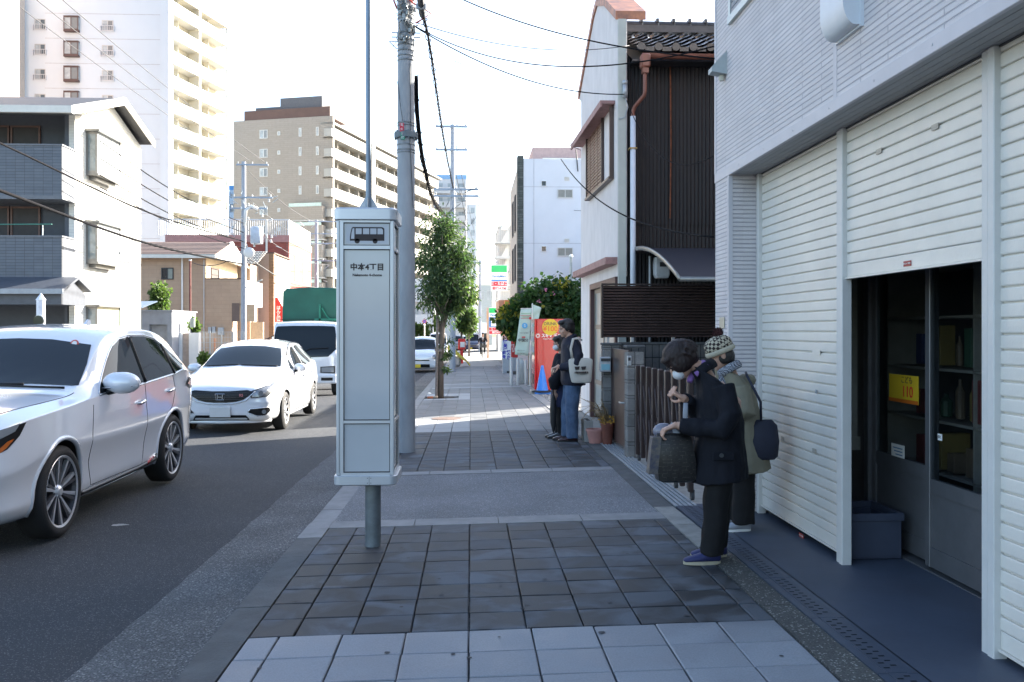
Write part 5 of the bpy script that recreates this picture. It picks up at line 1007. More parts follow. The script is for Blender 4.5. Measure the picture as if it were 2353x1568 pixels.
# ---- tan house
M_tan = brickmat('tan_siding', (.42, .29, .2), (.44, .31, .215), (.34, .23, .165), .9, .22, .006, .7, .3, 'x', .5, .05, 30, .1)
Y = 52; xe = XY(472, Y); xb = XY(556, Y); th = thing('tan_house', 'tan two storey house with balcony and striped brown roof', 'house', (xe, Y, GL)); Ft = Fc(XY(290, Y), Y, 1, 0); k = lambda px_: XY(px_, Y)-XY(290, Y)
ze = ZP(589, xe, Y); zbk = ZP(642, xb, Y); b = MB(); fb(b, Ft, 0, k(472), -1, ze, -7, 0); b.build('wall', M_tan, th)
b = MB(); fb(b, Ft, k(472)+.002, k(556), ZP(702, xb, Y), zbk, -.25, 0); fb(b, Ft, k(472)+.002, k(533), -1, ZP(702, xb, Y), -.25, 0); o = b.build('balcony', M_tan, th); b = MB(); b.box(xb-.2, xb, Y+.252, Y+5, ZP(702, xb, Y), zbk); b.box(xe+.1, xb-.2, Y+.3, Y+5, ZP(702, xb, Y), ZP(702, xb, Y)+.2); b.build('balcony_side', M_white, o); b = MB(); b.box(xe, xb+.03, Y-.03, Y+.27, zbk, zbk+.06); b.build('rail_cap', M_frbr, o)
b = MB(); b.box(xe+.01, xe+.02, Y+.02, Y+6.9, 3, ze); b.build('street_wall', mat('cream_wall', (.6, .5, .36), .8), th)
b = MB(); xr = xe+.7; zr = ZP(559, xe, Y+2.5)
for (y0, z0), (y1, z1) in zip([(Y-.5, ze-.05), (Y+3.2, zr), (Y+7.3, ze-.2)], [(Y+3.2, zr), (Y+7.3, ze-.2)]):
    b.add([(x, y, z+dz) for x in (XY(285, Y), xr) for (y, z) in ((y0, z0), (y1, z1)) for dz in (0, .12)], [[0,1,3,2],[4,6,7,5],[0,4,5,1],[2,3,7,6],[1,5,7,3],[0,2,6,4]])
rf = b.build('roof', mat('roof_brown', (.26, .19, .16), .6, var=.1), th); b = MB()
for i in range(9): y0 = Y-.5+3.7*i/9; z = ze-.05+(zr-ze+.05)*i/9; b.box(XY(285, Y), xr, y0, y0+.08, z+.12, z+.155)
b.build('roof_ribs', mat('roof_rib', (.12, .09, .08), .6), rf); b = MB(); b.add([(xr+.01, Y-.5, ze-.1), (xr+.01, Y+7.2, ze-.2), (xr+.01, Y+3.2, zr+.15), (xr-.15, Y-.5, ze-.1), (xr-.15, Y+7.2, ze-.2), (xr-.15, Y+3.2, zr+.15)], [[0,1,2],[5,4,3],[0,3,4,1],[1,4,5,2],[2,5,3,0]]); b.box(XY(285, Y), xr, Y-.56, Y-.5, ze-.15, ze+.05); b.build('gable_board', M_offwhite, rf)
window(Ft, k(371), k(399), ZP(643, xe, Y), ZP(616, xe, Y), th, M_dark, [M_dglass, mat('pane_grey', (.25, .28, .25), .3)], 2)
Fe = Fc(xe+.02, 0, 0, 1); window(Fe, Y+1, Y+2.6, ZP(642, xe, Y), ZP(612, xe, Y), th, M_frbr, mat('shutter_slats', (.05, .045, .045)), 1)
b = MB(); b.tube([Ft.p(k(419.5), .06, ze), Ft.p(k(419.5), .06, -.5)], .05, 8); b.build('drain_pipe', M_white, th)
b = MB(); fb(b, Ft, k(468), k(470), -1, ze-.2, 0, .05); b.build('corner_pipe', M_alu, th)
for a, c, d, e in ((510, 517, 752, 766), (519, 526, 751, 766), (532, 545, 753, 770)): b = MB(); fb(b, Ft, k(a-30), k(c-30), ZP(e, xe, Y), ZP(d, xe, Y), 0, .15); b.build('meter_box', M_steel, th)
b = MB(); fb(b, Ft, k(533), k(550), ZP(739, xe, Y), ZP(697, xe, Y), -.6, .02); b.build('porch_box', mat('box_brown', (.14, .1, .085), .7), th); b = MB(); fb(b, Ft, k(550)+.01, k(585), ZP(739, xe, Y), ZP(699, xe, Y), -.6, .0); b.build('porch_box_side', mat('box_tan', (.5, .36, .24), .7), th)
b = MB(); fb(b, Ft, k(528), k(560), -1, ZP(739, xe, Y), -5, -4.8); b.build('porch_wall', mat('cream_wall', (.6, .5, .36)), th)
t = thing('service_mast', 'thin dark red service mast on the front of the tan house', 'mast', (XY(437, 50), 50, 0)); b = MB(); X = XY(437, 50); b.tube([(X, 50, -.5), (X, 50, ZP(600, X, 50))], .055, 8); b.build('tube', mat('mast_red', (.16, .03, .025), .5), t); b = MB(); b.tube([(X, 50, ZP(600, X, 50)), (X, 50, ZP(597, X, 50))], .08, 8); b.build('cap', M_white, t)
# ---- tiled roof house and brown slab house
Y = 59; t = thing('tiled_house', 'low house with a grey and white pantile roof beside the tan house', 'house', (XY(560, Y), Y, GL)); b = MB(); X0, X1 = XY(500, Y), XY(592, Y); b.box(X0, X1-.6, Y+.5, Y+6, -1, ZP(606, X1, Y)); b.build('wall', mat('tan_plain', (.38, .29, .22), .8), t)
b = MB(); z0, z1 = ZP(607, X1, Y), ZP(578, X1, Y+3); n = 14; b.cur = 0; b.add([(X0, Y, z0), (X1, Y, z0), (X1-.4, Y+3, z1), (X0, Y+3, z1), (X0, Y+6.5, z0), (X1, Y+6.5, z0)], [[0,1,2,3],[3,2,5,4]])
for i in range(n):
    for j in range(8):
        u = X0+(X1-X0)*i/n; v = j/8; b.cur = 1; y = Y+3*v; z = z0+(z1-z0)*v; b.box(u, u+.14, y, y+.22, z+.03, z+.09)
b.build('roof', [mat('pantile_dark', (.14, .14, .15), .5), mat('pantile_light', (.5, .5, .48), .5)], t)
Y = 62; t = thing('brown_slab_house', 'narrow taupe house with a brick edge and a lit cream street front', 'house', (XY(620, Y), Y, GL)); Fb_ = Fc(XY(560, Y), Y, 1, 0); k = lambda q: XY(q, Y)-XY(560, Y); zt = ZP(583, -13, Y); b = MB(); fb(b, Fb_, 0, k(618), -1, zt, -5.5, 0); b.build('side_wall', mat('taupe_wall', (.34, .27, .23), .8, var=.06), t); b = MB(); fb(b, Fb_, k(618)+.002, k(629), -1, zt, -.6, .01); b.build('brick_edge', brickmat('brown_brick', (.2, .13, .08), (.26, .17, .1), (.1, .07, .05), .3, .1, .01, .8, .6, 'x', .5, .15), t)
xs_ = XY(629, Y); b = MB(); b.box(xs_-.5, xs_, Y+.6, Y+5.5, -1, zt-.1); b.build('street_front', mat('cream_front', (.7, .6, .5), .8), t); Fq = Fc(xs_, Y, 0, 1); window(Fq, 1.2, 3.2, 3, 5, t, M_white, M_white, 3); b = MB(); fb(b, Fb_, 0, k(629)+.05, zt, zt+.08, -5.6, .05); b.build('coping', M_frbr, t)
sg = thing('red_shop_sign', 'red pointed shop sign with white characters over the street front', 'sign', (XY(642, 61.5), 61.5, 3)); Y = 61.2; pts = [(632, 684), (637, 684), (652, 710), (647, 741), (632, 741)]; b = MB(); vs = [(XY(x, Y), Y+d, ZP(y, XY(x, Y), Y)) for d in (0, .12) for x, y in pts]; b.add(vs, [[0,1,2,3,4],[9,8,7,6,5]]+[[i, (i+1) % 5, 5+(i+1) % 5, 5+i] for i in range(5)]); o = b.build('board', mat('sign_red2', (.6, .02, .02), .5, var=.03), sg); text('は\nん\nと\n印\n屋', .27, FX(XY(640, Y), Y-.01, ZP(724, -12.5, Y)), M_white, o, bold=.012, line=.85)
b = MB()
for i in range(6): b.box(XY(634, Y), XY(646, Y), Y, Y+.1, ZP(768-i*4, -12.5, Y), ZP(766-i*4, -12.5, Y)); 
b.build('striped_base', mat('sign_stripe', (.55, .2, .17), .6), sg)
# ---- red brick building
M_rb = brickmat('red_brick', (.28, .07, .05), (.33, .09, .065), (.2, .07, .055), .3, .09, .006, .8, .4, 'x', .5, .15); M_rby = brickmat('red_brick_y', (.34, .1, .075), (.38, .12, .09), (.24, .1, .08), .3, .09, .006, .8, .4, 'y', .5, .15)  # second copy is the brick lightened for the sunlit street wall
Y = 67.5; xs_ = XY(664, Y); rb = thing('red_brick_building', 'red brick building with a fenced flat roof', 'building', (xs_, Y, GL)); Fb_ = Fc(XY(380, Y), Y, 1, 0); W = xs_-XY(380, Y); zt = ZP(557, xs_, Y); zp = ZP(541, xs_, Y); b = MB(); fb(b, Fb_, 0, W-.2, -1, zt, -9, 0); b.build('wall', M_rb, rb)
b = MB(); b.box(xs_-.2, xs_, Y, Y+9.3, -1, zt-.01); b.build('street_wall', M_rby, rb); b = MB(); fb(b, Fb_, 0, W+.04, zt, zp, -9.4, .06); b.build('parapet', mat('parapet_pink', (.42, .22, .2), .8), rb)
Fq = Fc(xs_, Y, 0, 1)
for u0, z0 in ((2.2, 5.3), (5.6, 5.3), (2.2, 2.0), (5.6, 2.0)): window(Fq, u0, u0+1.5, z0, z0+1.9, rb, M_white, M_curt, 2)
b = MB(); zf = ZP(505, xs_, Y); n = 60
for i in range(n): u = W-9.5+9.5*i/n; fb(b, Fb_, u, u+.05, zp, zf, -.1, -.06)
fb(b, Fb_, W-9.5, W, zf-.05, zf+.03, -.12, -.04); b.build('roof_fence', M_rail, rb); b = MB(); b.box(xs_-.08, xs_-.02, Y+.1, Y+9, zp, zf); b.build('roof_screen', M_white, rb)
b = MB(); b.tube([Fb_.p(W-1.6, .1, zf), Fb_.p(W-1.6, .1, 2)], .08, 8); b.build('drain_pipe', M_offwhite, rb)
# ---- utility poles opposite
lp = far_pole('pale utility pole with transformer in front of the tan house', XY(560, 50), 50, ZP(372, -12.5, 50), .16, ((ZP(380, -12.5, 50), .5, 1.7), (ZP(455, -12.5, 50), .5, 2.2), (ZP(480, -12.5, 50), .3, 2.0)), 1.6, (.42, .4, .35), 'utility poles on the far side')
X, Y = XY(560, 50), 50
b = MB(); zz = ZP(540, X, Y); b.lathe([(.3, -.5), (.33, -.45), (.33, .35), (.28, .42), (.1, .45)], 18, Matrix.Translation((X+.72, Y-.1, zz)), cap=True); b.build('transformer', mat('transformer_grey', (.5, .55, .62), .5), lp, True, sharp=40)
b = MB(); b.tube([(X+.1, Y-.2, ZP(520, X, Y)), (X+.15, Y-.2, ZP(485, X, Y)), (X+.45, Y-.2, ZP(475, X, Y)), (X+.8, Y-.2, ZP(482, X, Y))], .09, 8); b.build('cable_duct', M_white, lp, True); b = MB(); b.ell((X+.35, Y-.3, ZP(582, X, Y)), (.3, .12, .3), n=14, m=8); b.build('round_mirror', M_white, lp, True)
b = MB(); b.tube([(X+.15, Y, ZP(660, X, Y)), (X+1.0, Y, ZP(643, X, Y))], .035, 6); b.build('arm', M_offwhite, lp); b = MB(); b.box(X-.18, X+.18, Y-.18, Y+.18, ZP(806, X, Y), ZP(795, X, Y)); b.build('hazard_band', mat('hazard', (.5, .35, .02), .6, col2=(.03, .03, .03), vs=8, stretch=(1, 1, .2)), lp)
random.seed(31); b = MB()
for i in range(46): x, z = X+R(-1.0, 1.9), ZP(R(440, 570), X, Y); q = (x+R(.3), Y-.3+R(.1), z+R(.25)); b.tube([(x, Y-.3, z), q], .018, 4); 
b.build('jumper_wires', mat('jumper', (.4, .45, .47), .5), lp)
b = MB()
for i in range(16): x, z = X+R(-.9, 1.8), ZP(R(460, 580), X, Y); b.lathe([(.02, 0), (.07, .03), (.04, .08), (.07, .13), (.0, .2)], 7, Matrix.Translation((x, Y-.3, z)))
b.build('insulator', mat('porcelain', (.55, .55, .53)), lp)
p4 = far_pole('pale utility pole with several crossarms beyond the red brick building', XY(727, 80), 80, ZP(506, -13, 80), .19, tuple((ZP(y, -13, 80), .6, 2.6) for y in (510, 538, 560, 600)), 1.6, (.42, .36, .32), 'utility poles on the far side')
b = MB(); X = XY(727, 80)
for i in range(40): x, z = X+R(-1.2, 3.5), ZP(R(510, 660), X, 80); b.tube([(x, 79.8, z), (x+R(.5), 79.7, z+R(.4))], .03, 4)
b.build('jumper_wires', mat('jumper', (.4, .45, .47)), p4)
t = thing('street_post', 'short orange marker post beside the far pavement', 'marker post', (XY(494, 48), 48, -.3)); X = XY(494, 45); b = MB(); b.tube([(X, 45, -.4), (X, 45, ZP(778, X, 45))], .05, 8); b.build('tube', mat('marker_orange', (.6, .22, .08), .5), t)
# ================================================================ TALL AND DISTANT BUILDINGS
M_tow = mat('tower_render', (.62, .67, .71), .8, var=.03, vs=.2); M_towy = mat('tower_cream', (.68, .64, .54), .8, var=.04, vs=.3)
M_bayf = mat('bay_brown', (.09, .05, .045), .5); M_ac = mat('ac_white', (.6, .6, .58), .5)
def quadblock(b, F_, W, Dp, z0, z1): fb(b, F_, 0, W, z0, z1, -Dp, 0)
tw = thing('white_tower', 'tall white apartment tower with rows of cream balconies', 'apartment tower', (XY(390, 106), 106, -1))
Y = 106; x0, x1 = XY(50, Y), XY(390, Y); Ff = Fc(x0, Y, 1, 0); W = x1-x0; b = MB(); k = lambda q: XY(q, Y)-x0
quadblock(b, Ff, W-1.6, 12.5, -2, 41.0); fb(b, Ff, k(370), W, -2, 41.0, -1.2, .35); fb(b, Ff, k(104), k(370), -2, 41, 0, .05); b.build('wall', M_tow, tw)
b = MB()
for i in range(14): z = 1.54+(758-(34+57*i))/2091*DD(x0, Y); 
for i in range(14): z = ZP(34+57.2*i, -40, Y); fb(b, Ff, k(104), k(370)-.01, z, z+.05, .05, .07)
b.build('floor_band', mat('band_grey', (.45, .45, .47), .8), tw)
for i in range(11):
    zc = ZP(58+57.2*i, -40, Y)
    if i: pass
    window(Ff, k(80), k(105), zc-.65, zc+.55, tw, M_frame, [M_curt, M_fg], 2, .01, .08, True)
    w_ = window(Ff, k(150), k(184), zc-.75, zc+.75, tw, M_bayf, [M_curt, M_fg], 2, .45, .1, name='bay_window'); b = MB(); fb(b, Ff, k(150), k(184), zc-.95, zc-.75, 0, .52); fb(b, Ff, k(150), k(184), zc+.75, zc+.85, 0, .52); fb(b, Ff, k(150), k(150)+.08, zc-.75, zc+.75, 0, .45); b.build('bay_box', M_bayf, w_); b = MB(); fb(b, Ff, k(184)-.05, k(184), zc-.7, zc+.7, .0, .43); b.build('side_pane', M_curt, w_)
    window(Ff, k(235), k(261), zc-.7, zc+.5, tw, M_frame, [M_curt, M_fg], 2, .06, .08, True)
# balcony side: runs back to the right
dx, dy = (1607-1082)/2091, 1.0; Fb_ = Fc(x1, Y, dx, dy); Lb = 13.3
b = MB(); fb(b, Fb_, 1.0, Lb, -2, 40.9, -3.2, -1.55); b.build('balcony_wall', M_towy, tw)
for i in range(14):
    zf = 1.54+(758-(48.7+57.2*i-58))/2091*DD(x1, Y)-.0
    b = MB(); fb(b, Fb_, 0, Lb, zf-1.55-.22, zf-1.55, -1.55, -.02); fb(b, Fb_, 0, Lb, zf-1.55-.25, zf-.35, -.14, 0); fb(b, Fb_, Lb-.15, Lb, zf-1.55, zf-.35, -1.5, -.14)
    o = b.build('balcony', M_towy if i > 99 else mat('balcony_white', (.74, .73, .68), .8, var=.02), tw); b = MB()
    for u in (3.0, 6.4, 6.6, 9.8): fb(b, Fb_, u, u+.1, zf-1.55, zf+.98, -1.5, -.2 if u in (6.4,) else -.8)
    fb(b, Fb_, Lb-.2, Lb, zf-.35, zf+.98, -.2, 0); fb(b, Fb_, 6.35, 6.75, zf-.35, zf+.98, -.2, -.02); b.build('partition', M_towy, o)
    b = MB()
    for u in (1.6, 4.6, 8, 11): fb(b, Fb_, u, u+1.7, zf-1.5, zf+.4, -1.56, -1.53)
    b.build('balcony_window', M_curt, o)
    if i >= 6: b = MB(); fb(b, Fb_, 2, Lb-.3, zf-.34, zf-.1, -.08, -.05); b.build('glass_rail', mat('green_glass', (.5, .62, .56), .1), o)
b = MB(); fb(b, Fb_, 0, Lb, 40.4, 41.2, -1.6, .0); b.build('roof_edge', M_towy, tw)
# pink tiled tower at the very left
pk = thing('pink_tower', 'pale pink apartment tower at the edge with small railed windows', 'apartment tower', (XY(20, 88), 88, -1)); Y = 88; x1p = XY(45, Y); Fp = Fc(x1p-8, Y-16, 8, 16); Lp = sqrt(64+256); b = MB(); b.add([(x, y, z) for z in (-2, 46) for x, y in ((x1p, Y), (x1p-12, Y), (x1p-24, Y-18), (x1p-9.5, Y-19))], [[0,3,2,1],[4,5,6,7],[0,1,5,4],[1,2,6,5],[2,3,7,6],[3,0,4,7]]); b.build('wall', mat('pink_tile', (.6, .48, .43), .7, var=.06, vs=2), pk)
Fp = Fc(x1p-9.5, Y-19, 9.5, 19)
for i in range(12):
    z = ZP(15+62*i, x1p, Y-3)
    for u in (19.0,): window(Fp, Lp-.5+1.2-3.6, Lp-.5+1.2-2.0, z-.8, z+.8, pk, M_dark, M_curt, 2, .02, .08, True)
# slim stair wall between
t = thing('stair_block', 'slim taupe stair block squeezed between the two towers', 'building', (XY(52, 100), 100, -1)); b = MB(); Y = 100; b.box(XY(40, Y)-3, XY(57, Y+5), Y, Y+5, -2, 44); b.build('wall', mat('stair_taupe', (.4, .37, .34), .8), t); b = MB()
for i in range(18): b.box(XY(57, Y+5)-.8, XY(57, Y+5)-.4, Y-.15, Y-.02, i*2.6, i*2.6+1.7)
b.build('louvre_panels', mat('panel_pinkish', (.5, .42, .42), .7), t)
# ---- beige apartment block (turned to the street)
Dc = 135.0; xc, yc = XY(765, Dc), Dc; ang = radians(18.5)
ab = thing('beige_apartments', 'beige apartment block with small windows and white balconies down its side', 'apartment block', (xc, yc, -1))
Fl = Fc(xc-16.2*cos(radians(16)), yc+16.2*sin(radians(16))*1.0, cos(radians(16)), -sin(radians(16)))
# camera face ends at the near corner (u = WL)
WL = 16.2; Fr = Fc(xc, yc, sin(radians(16)), cos(radians(16))); LR = 52
M_beige = brickmat('beige_tile', (.31, .275, .235), (.33, .29, .25), (.27, .235, .2), .9, .3, .02, .7, .2, 'both', .5, .04)
ztop = ZP(266, xc, yc); b = MB(); fb(b, Fl, 0, WL-3.2, -2, ztop, -14, 0); fb(b, Fl, WL-3.2, WL, -2, ztop, -.5, 0); b.build('wall', M_beige, ab)
b = MB(); fb(b, Fl, 1.6, WL-.6, ztop, ztop+1.5, -6, -.3); b.build('roof_band', mat('rust_panel', (.12, .065, .05), .6, var=.15, vs=.5), ab); b = MB(); fb(b, Fl, 2.0, 9, ztop+1.5, ztop+2.6, -7, -3); fb(b, Fr, 1, 11, ztop-2.5, ztop+3.3, -9, -2.2); b.build('plant_room', mat('plant_grey', (.12, .12, .13), .8), ab)
def upx(q):   # position along the camera face for a pixel column
    lo, hi = 0, WL
    for _ in range(40):
        m = (lo+hi)/2; p = Fl.p(m, 0, 0); xx = 1176.5+F*tan(atan2(p[0], p[1])-TH)
        if xx < q: lo = m
        else: hi = m
    return (lo+hi)/2
def zpx(y, u): p = Fl.p(u, 0, 0); return ZP(y, p[0], p[1])
for i in range(8):
    for q, wpx, hpx in ((606, 20, 20), (641, 7, 9), (690, 7, 20), (729.5, 7, 20)):
        if q > 680 and i in (3, 4): 
            pass
        if q > 680 and i > 3: continue
        u = upx(q); y = 309+43.8*i-(q-606)*.055*(1-i*.12); s = 2091/DD(*Fl.p(u, 0, 0)[:2]); window(Fl, u-wpx/2/s, u+wpx/2/s, zpx(y+hpx/2, u), zpx(y-hpx/2, u), ab, M_frame, [M_curt, M_fg] if wpx > 10 else M_curt, 2 if wpx > 10 else 1, .02, .1)
for i in range(7):
    z = zpx(485+43.5*i, upx(715)); 
    b = MB(); u0, u1 = upx(672), upx(750); fb(b, Fl, u0, u1, z-1.5, z+.5, .2, 1.4); o = b.build('front_balcony', M_beige, ab); b = MB(); fb(b, Fl, u0-.1, u1+.1, z-1.7, z-1.5, 0, 1.5); b.build('slab', mat('slab_grey', (.5, .48, .45), .8), o); b = MB(); fb(b, Fl, u0+.1, u1-.2, z+.5, z+1.0, 1.3, 1.36); b.build('glass_rail', mat('green_glass', (.5, .62, .56)), o)
M_bal = mat('balcony_pale', (.40, .385, .35), .8, var=.03); M_recess = mat('recess_beige', (.30, .28, .25), .8)
b = MB(); fb(b, Fr, .06, LR, -2, ztop-3, -3, -1.6); b.build('side_wall', M_recess, ab)
for i in range(11):
    z = ztop-1.6-2.95*i; b = MB()
    for s0, s1 in ((0, 14.6), (16.2, 30), (31.5, 50)):
        fb(b, Fr, s0, s1, z-1.5, z-.1, -.12, 0); fb(b, Fr, s0, s1, z-1.7, z-1.5, -1.6, .05)
    fb(b, Fr, -.5, .01, z-1.5, z-.35, -1.2, 0); o = b.build('balcony', M_bal, ab); b = MB()
    for u in (3, 7.2, 11, 19, 23, 27, 35, 40, 45): fb(b, Fr, u, u+.12, z-1.5, z+1.1, -1.5, -.6); 
    b.build('partition', M_bal, o); b = MB()
    for u in (1, 4.6, 8.6, 12, 17, 21, 25, 33, 40): fb(b, Fr, u, u+1.6, z-1.4, z+.6, -1.62, -1.58)
    b.build('balcony_window', M_curt, o)
for u in (15.0, 30.5): 
    b = MB(); fb(b, Fr, u-.4, u+1.1, -2, ztop-1.2, -1.5, .2); b.build('pier', mat('balcony_pale', (.40, .385, .35)), ab)
b = MB(); fb(b, Fr, 0, LR, ztop-1.2, ztop-.9, -2, .1); b.build('roof_slab', M_bal, ab)
# ---- generic distant block
def block(lab, nm, x0, x1, ytop, Y, m, floors=0, depth=10, winq=0, top=None, bal=False, cat='building', street=0, zb_=-2, wm=None):
    X0, X1 = XY(x0, Y), XY(x1, Y); zt = ZP(ytop, (X0+X1)/2, Y); t = thing(nm, lab, cat, ((X0+X1)/2, Y, -1)); b = MB(); b.box(X0, X1, Y, Y+depth, zb_, zt); b.build('wall', m, t); Fq = Fc(X0, Y, 1, 0); W = X1-X0
    if top: b = MB(); b.box(X0-.05, X1+.05, Y-.05, Y+depth, zt, zt+top[1]); b.build('roof_band', top[0], t)
    for i in range(floors):
        z = zt-(i+1)*2.95
        if bal: b = MB(); fb(b, Fq, .2, W-.2, z, z+1.15, 1.0, 1.1); fb(b, Fq, .2, W-.2, z-.15, z, 0, 1.1); fb(b, Fq, .2, .3, z, z+2.5, 0, 1.1); fb(b, Fq, W-.3, W-.2, z, z+2.5, 0, 1.1); o = b.build('balcony', m, t)
        for j in range(winq): u = W*(j+.5)/winq; window(Fq, u-W/winq*.28, u+W/winq*.28, z+.6, z+2.1, t, M_frame, wm or M_curt, 2, .02, .08)
    return t
M_blue = mat('roof_blue', (.08, .28, .6), .6); M_farw = mat('far_white', (.62, .63, .64), .8, var=.05, vs=.1)
M_blueink = mat('blue_ink', (.03, .03, .4), .5)
block('pale block with a bright blue roof band between the two big apartment buildings', 'blue_roof_block', 527, 575, 437, 190, mat('pale_blue_wall', (.42, .52, .62), .8), 7, winq=3, top=(M_blue, .9), bal=True)
block('distant white block with a pale blue roof band behind the street tree', 'blue_roof_block', 974, 1072, 412, 190, M_farw, 9, winq=4, top=(mat('roof_blue_pale', (.25, .45, .7), .6), .9), bal=True)
block('tall plain white building far down the street, behind the blue roofed block', 'distant_building', 1046, 1094, 470, 240, M_farw, 10, winq=3, depth=15)
block('low white building with dark window strips beyond the parked cars', 'distant_building', 930, 1000, 640, 120, M_farw, 5, winq=4, bal=True)
block('grey green low house at the far end of the street', 'distant_building', 1100, 1131, 655, 140, mat('far_grey', (.42, .46, .46), .8), 3, winq=2)
block('pale far building closing the end of the street', 'distant_building', 1062, 1104, 700, 200, mat('far_grey2', (.5, .52, .52), .8), 3, winq=3)
# balcony building right
t = block('narrow white building with railed balconies past the dark brick edge', 'balcony_building', 1146, 1200, 520, 85, mat('right_white', (.6, .59, .55), .8), 0, top=(mat('roof_slate_blue', (.3, .38, .5), .6), .0)); Y = 85
for i, y in enumerate((560, 592, 625, 655, 690)):
    X0, X1 = XY(1144, Y), XY(1178, Y); z = ZP(y, 3, Y); b = MB(); b.box(X0-.3, X1, Y-1.5, Y, z-.2, z); o = b.build('balcony', M_offwhite, t); b = MB()
    for j in range(9): b.box(X0-.25+j*.17, X0-.21+j*.17, Y-1.5, Y-1.45, z, z+1.1)
    b.box(X0-.3, X1, Y-1.5, Y-1.44, z+1.1, z+1.16); b.build('railing', M_offwhite, o); b = MB(); b.add([(X0+.2, Y-1.45, z+1.2), (X0+.9, Y-.1, z+2.7), (X0+.9, Y-.1, z+1.2), (X0+.3, Y-1.45, z+1.2), (X0+1.0, Y-.1, z+2.7), (X0+1.0, Y-.1, z+1.2)], [[0,1,2],[5,4,3],[0,3,4,1]]); b.build('screen', M_offwhite, o)
# ---- white four-storey building with dark brick edge
Y = 47; wb_ = thing('white_four_storey', 'white four storey building with a dark brick corner strip', 'building', (3, Y, 0)); X0 = XY(1203, Y); zt = ZP(365, X0, Y); b = MB(); b.box(X0, X0+7.5, Y, Y+10, -1, zt); b.prism([(6, 22.5), (18, 31.5), (18, 46.98), (6, 46.98)], -1, 5.4); b.box(X0+7.5, 18, Y, Y+10, -1, 11.5); b.build('wall', mat('panel_white', (.62, .64, .68), .7, var=.03, vs=1), wb_)  # prism: unseen rear wing, added and slanted along the sun to shade the sidewalk
b = MB(); b.box(XY(1189, Y), X0, Y-.02, Y+.7, -1, zt+.15); b.build('brick_edge', brickmat('dark_brick', (.045, .055, .05), (.10, .11, .1), (.03, .035, .03), .35, .12, .012, .7, .6, 'both', .5, .2), wb_)
xs_ = XY(1189, Y)+.05; b = MB(); b.box(xs_, X0-.02, Y+.72, Y+10, -1, zt-.3); b.build('street_front', mat('stone_front', (.42, .4, .36), .7, var=.2, vs=6), wb_)
Fq = Fc(X0, Y, 1, 0)
b = MB()
for y in (430, 560, 690): z = ZP(y, X0, Y); fb(b, Fq, 0, 7.5, z, z+.03, .0, .012)
for q in (1226,): u = XY(q, Y)-X0; fb(b, Fq, u, u+.03, -1, zt, 0, .012)
b.build('panel_joint', mat('joint_grey', (.45, .46, .5), .7), wb_)
for y in (422, 572):
    z = ZP(y, X0, Y); u = XY(1249.5, Y)-X0; window(Fq, u-.13, u+.13, z-.14, z+.14, wb_, M_white, M_dglass, 1, .02, .02)
for y in (445, 579): z = ZP(y, X0, Y); u0, u1 = XY(1281, Y)-X0, XY(1316, Y)-X0; window(Fq, u0, u1, z-.22, z+.22, wb_, M_frame, mat('pane_taupe', (.22, .22, .2), .3), 2, .02, .035)
for y in (410, 552): z = ZP(y, X0, Y); u0, u1 = XY(1297, Y)-X0, XY(1308, Y)-X0; b = MB(); 
for y in (410, 552):
    z = ZP(y, X0, Y); u0, u1 = XY(1297, Y)-X0, XY(1308, Y)-X0; b = MB()
    for i in range(5): fb(b, Fq, u0, u1, z-.1+i*.04, z-.08+i*.04, .0, .04)
    b.build('vent', M_offwhite, wb_)
Fq2 = Fc(xs_, Y, 0, 1, True)
for z in (1.5, 4.2, 6.9):
    for u in (2.5, 5.2): window(Fq2, u, u+1.0, z, z+2, wb_, M_dark, M_dglass, 1)
b = MB(); fb(b, Fq, .6, 7.5, zt, zt+1.0, -8, -2); b.build('plant_room', mat('plant_pink', (.5, .36, .33), .8), wb_); b = MB(); fb(b, Fq, 1.0, 7.5, zt+.02, zt+.06, -.1, -.04); fb(b, Fq, 1.0, 7.5, zt+.8, zt+.84, -.1, -.04); b.build('roof_rail', M_alu, wb_)
t = thing('roof_antenna', 'small roof antenna on the white four storey building', 'antenna', (XY(1325, 47), 47, 10)); X = XY(1328, 46.9); b = MB(); z = ZP(345, X, 47); b.tube([(X, 46.9, ZP(395, X, 47)), (X-.1, 46.9, z)], .03, 6); b.build('mast', M_dark, t); b = MB(); b.tube([(X-.5, 46.9, z+.25), (X+.3, 46.9, z-.1)], .02, 5)
for i in range(5): b.tube([(X-.45+i*.15, 46.7, z+.2-i*.06), (X-.45+i*.15, 47.1, z+.25-i*.06)], .012, 4)
b.build('boom', M_dark, t)
# ---- convenience store with orange fascia, pylon signs
Y = 41; st = thing('convenience_store', 'low pinkish store with an orange corner fascia', 'shop', (XY(1175, Y), Y, 0)); X0 = XY(1163, Y); b = MB(); b.box(X0, X0+4, Y, Y+5.5, -1, ZP(772, X0, Y)); b.build('wall', mat('store_pink', (.6, .5, .48), .7, var=.05), st); b = MB(); b.box(XY(1160, Y), X0+4.2, Y-.3, Y+5.6, ZP(772, X0, Y), ZP(690, X0, Y)); b.build('fascia', mat('fascia_orange', (.62, .17, .03), .5, var=.04), st); b = MB(); b.box(XY(1142, Y+4), X0, Y+1, Y+5.65, ZP(760, X0, Y), ZP(688, X0, Y)); b.build('fascia_side', mat('fascia_side', (.62, .3, .18), .5), st)
b = MB(); b.box(X0-.02, X0, Y+2, Y+4, -.4, 1.9); b.build('entrance', M_dglass, st)
M_sgr = mat('sign_green', (.02, .45, .12), .4, var=.02); M_sbl = mat('sign_blue2', (.03, .2, .55), .4, var=.02); M_sw = mat('sign_white', (.75, .77, .76), .4, var=.02); M_sr = mat('sign_red3', (.55, .03, .05), .4)
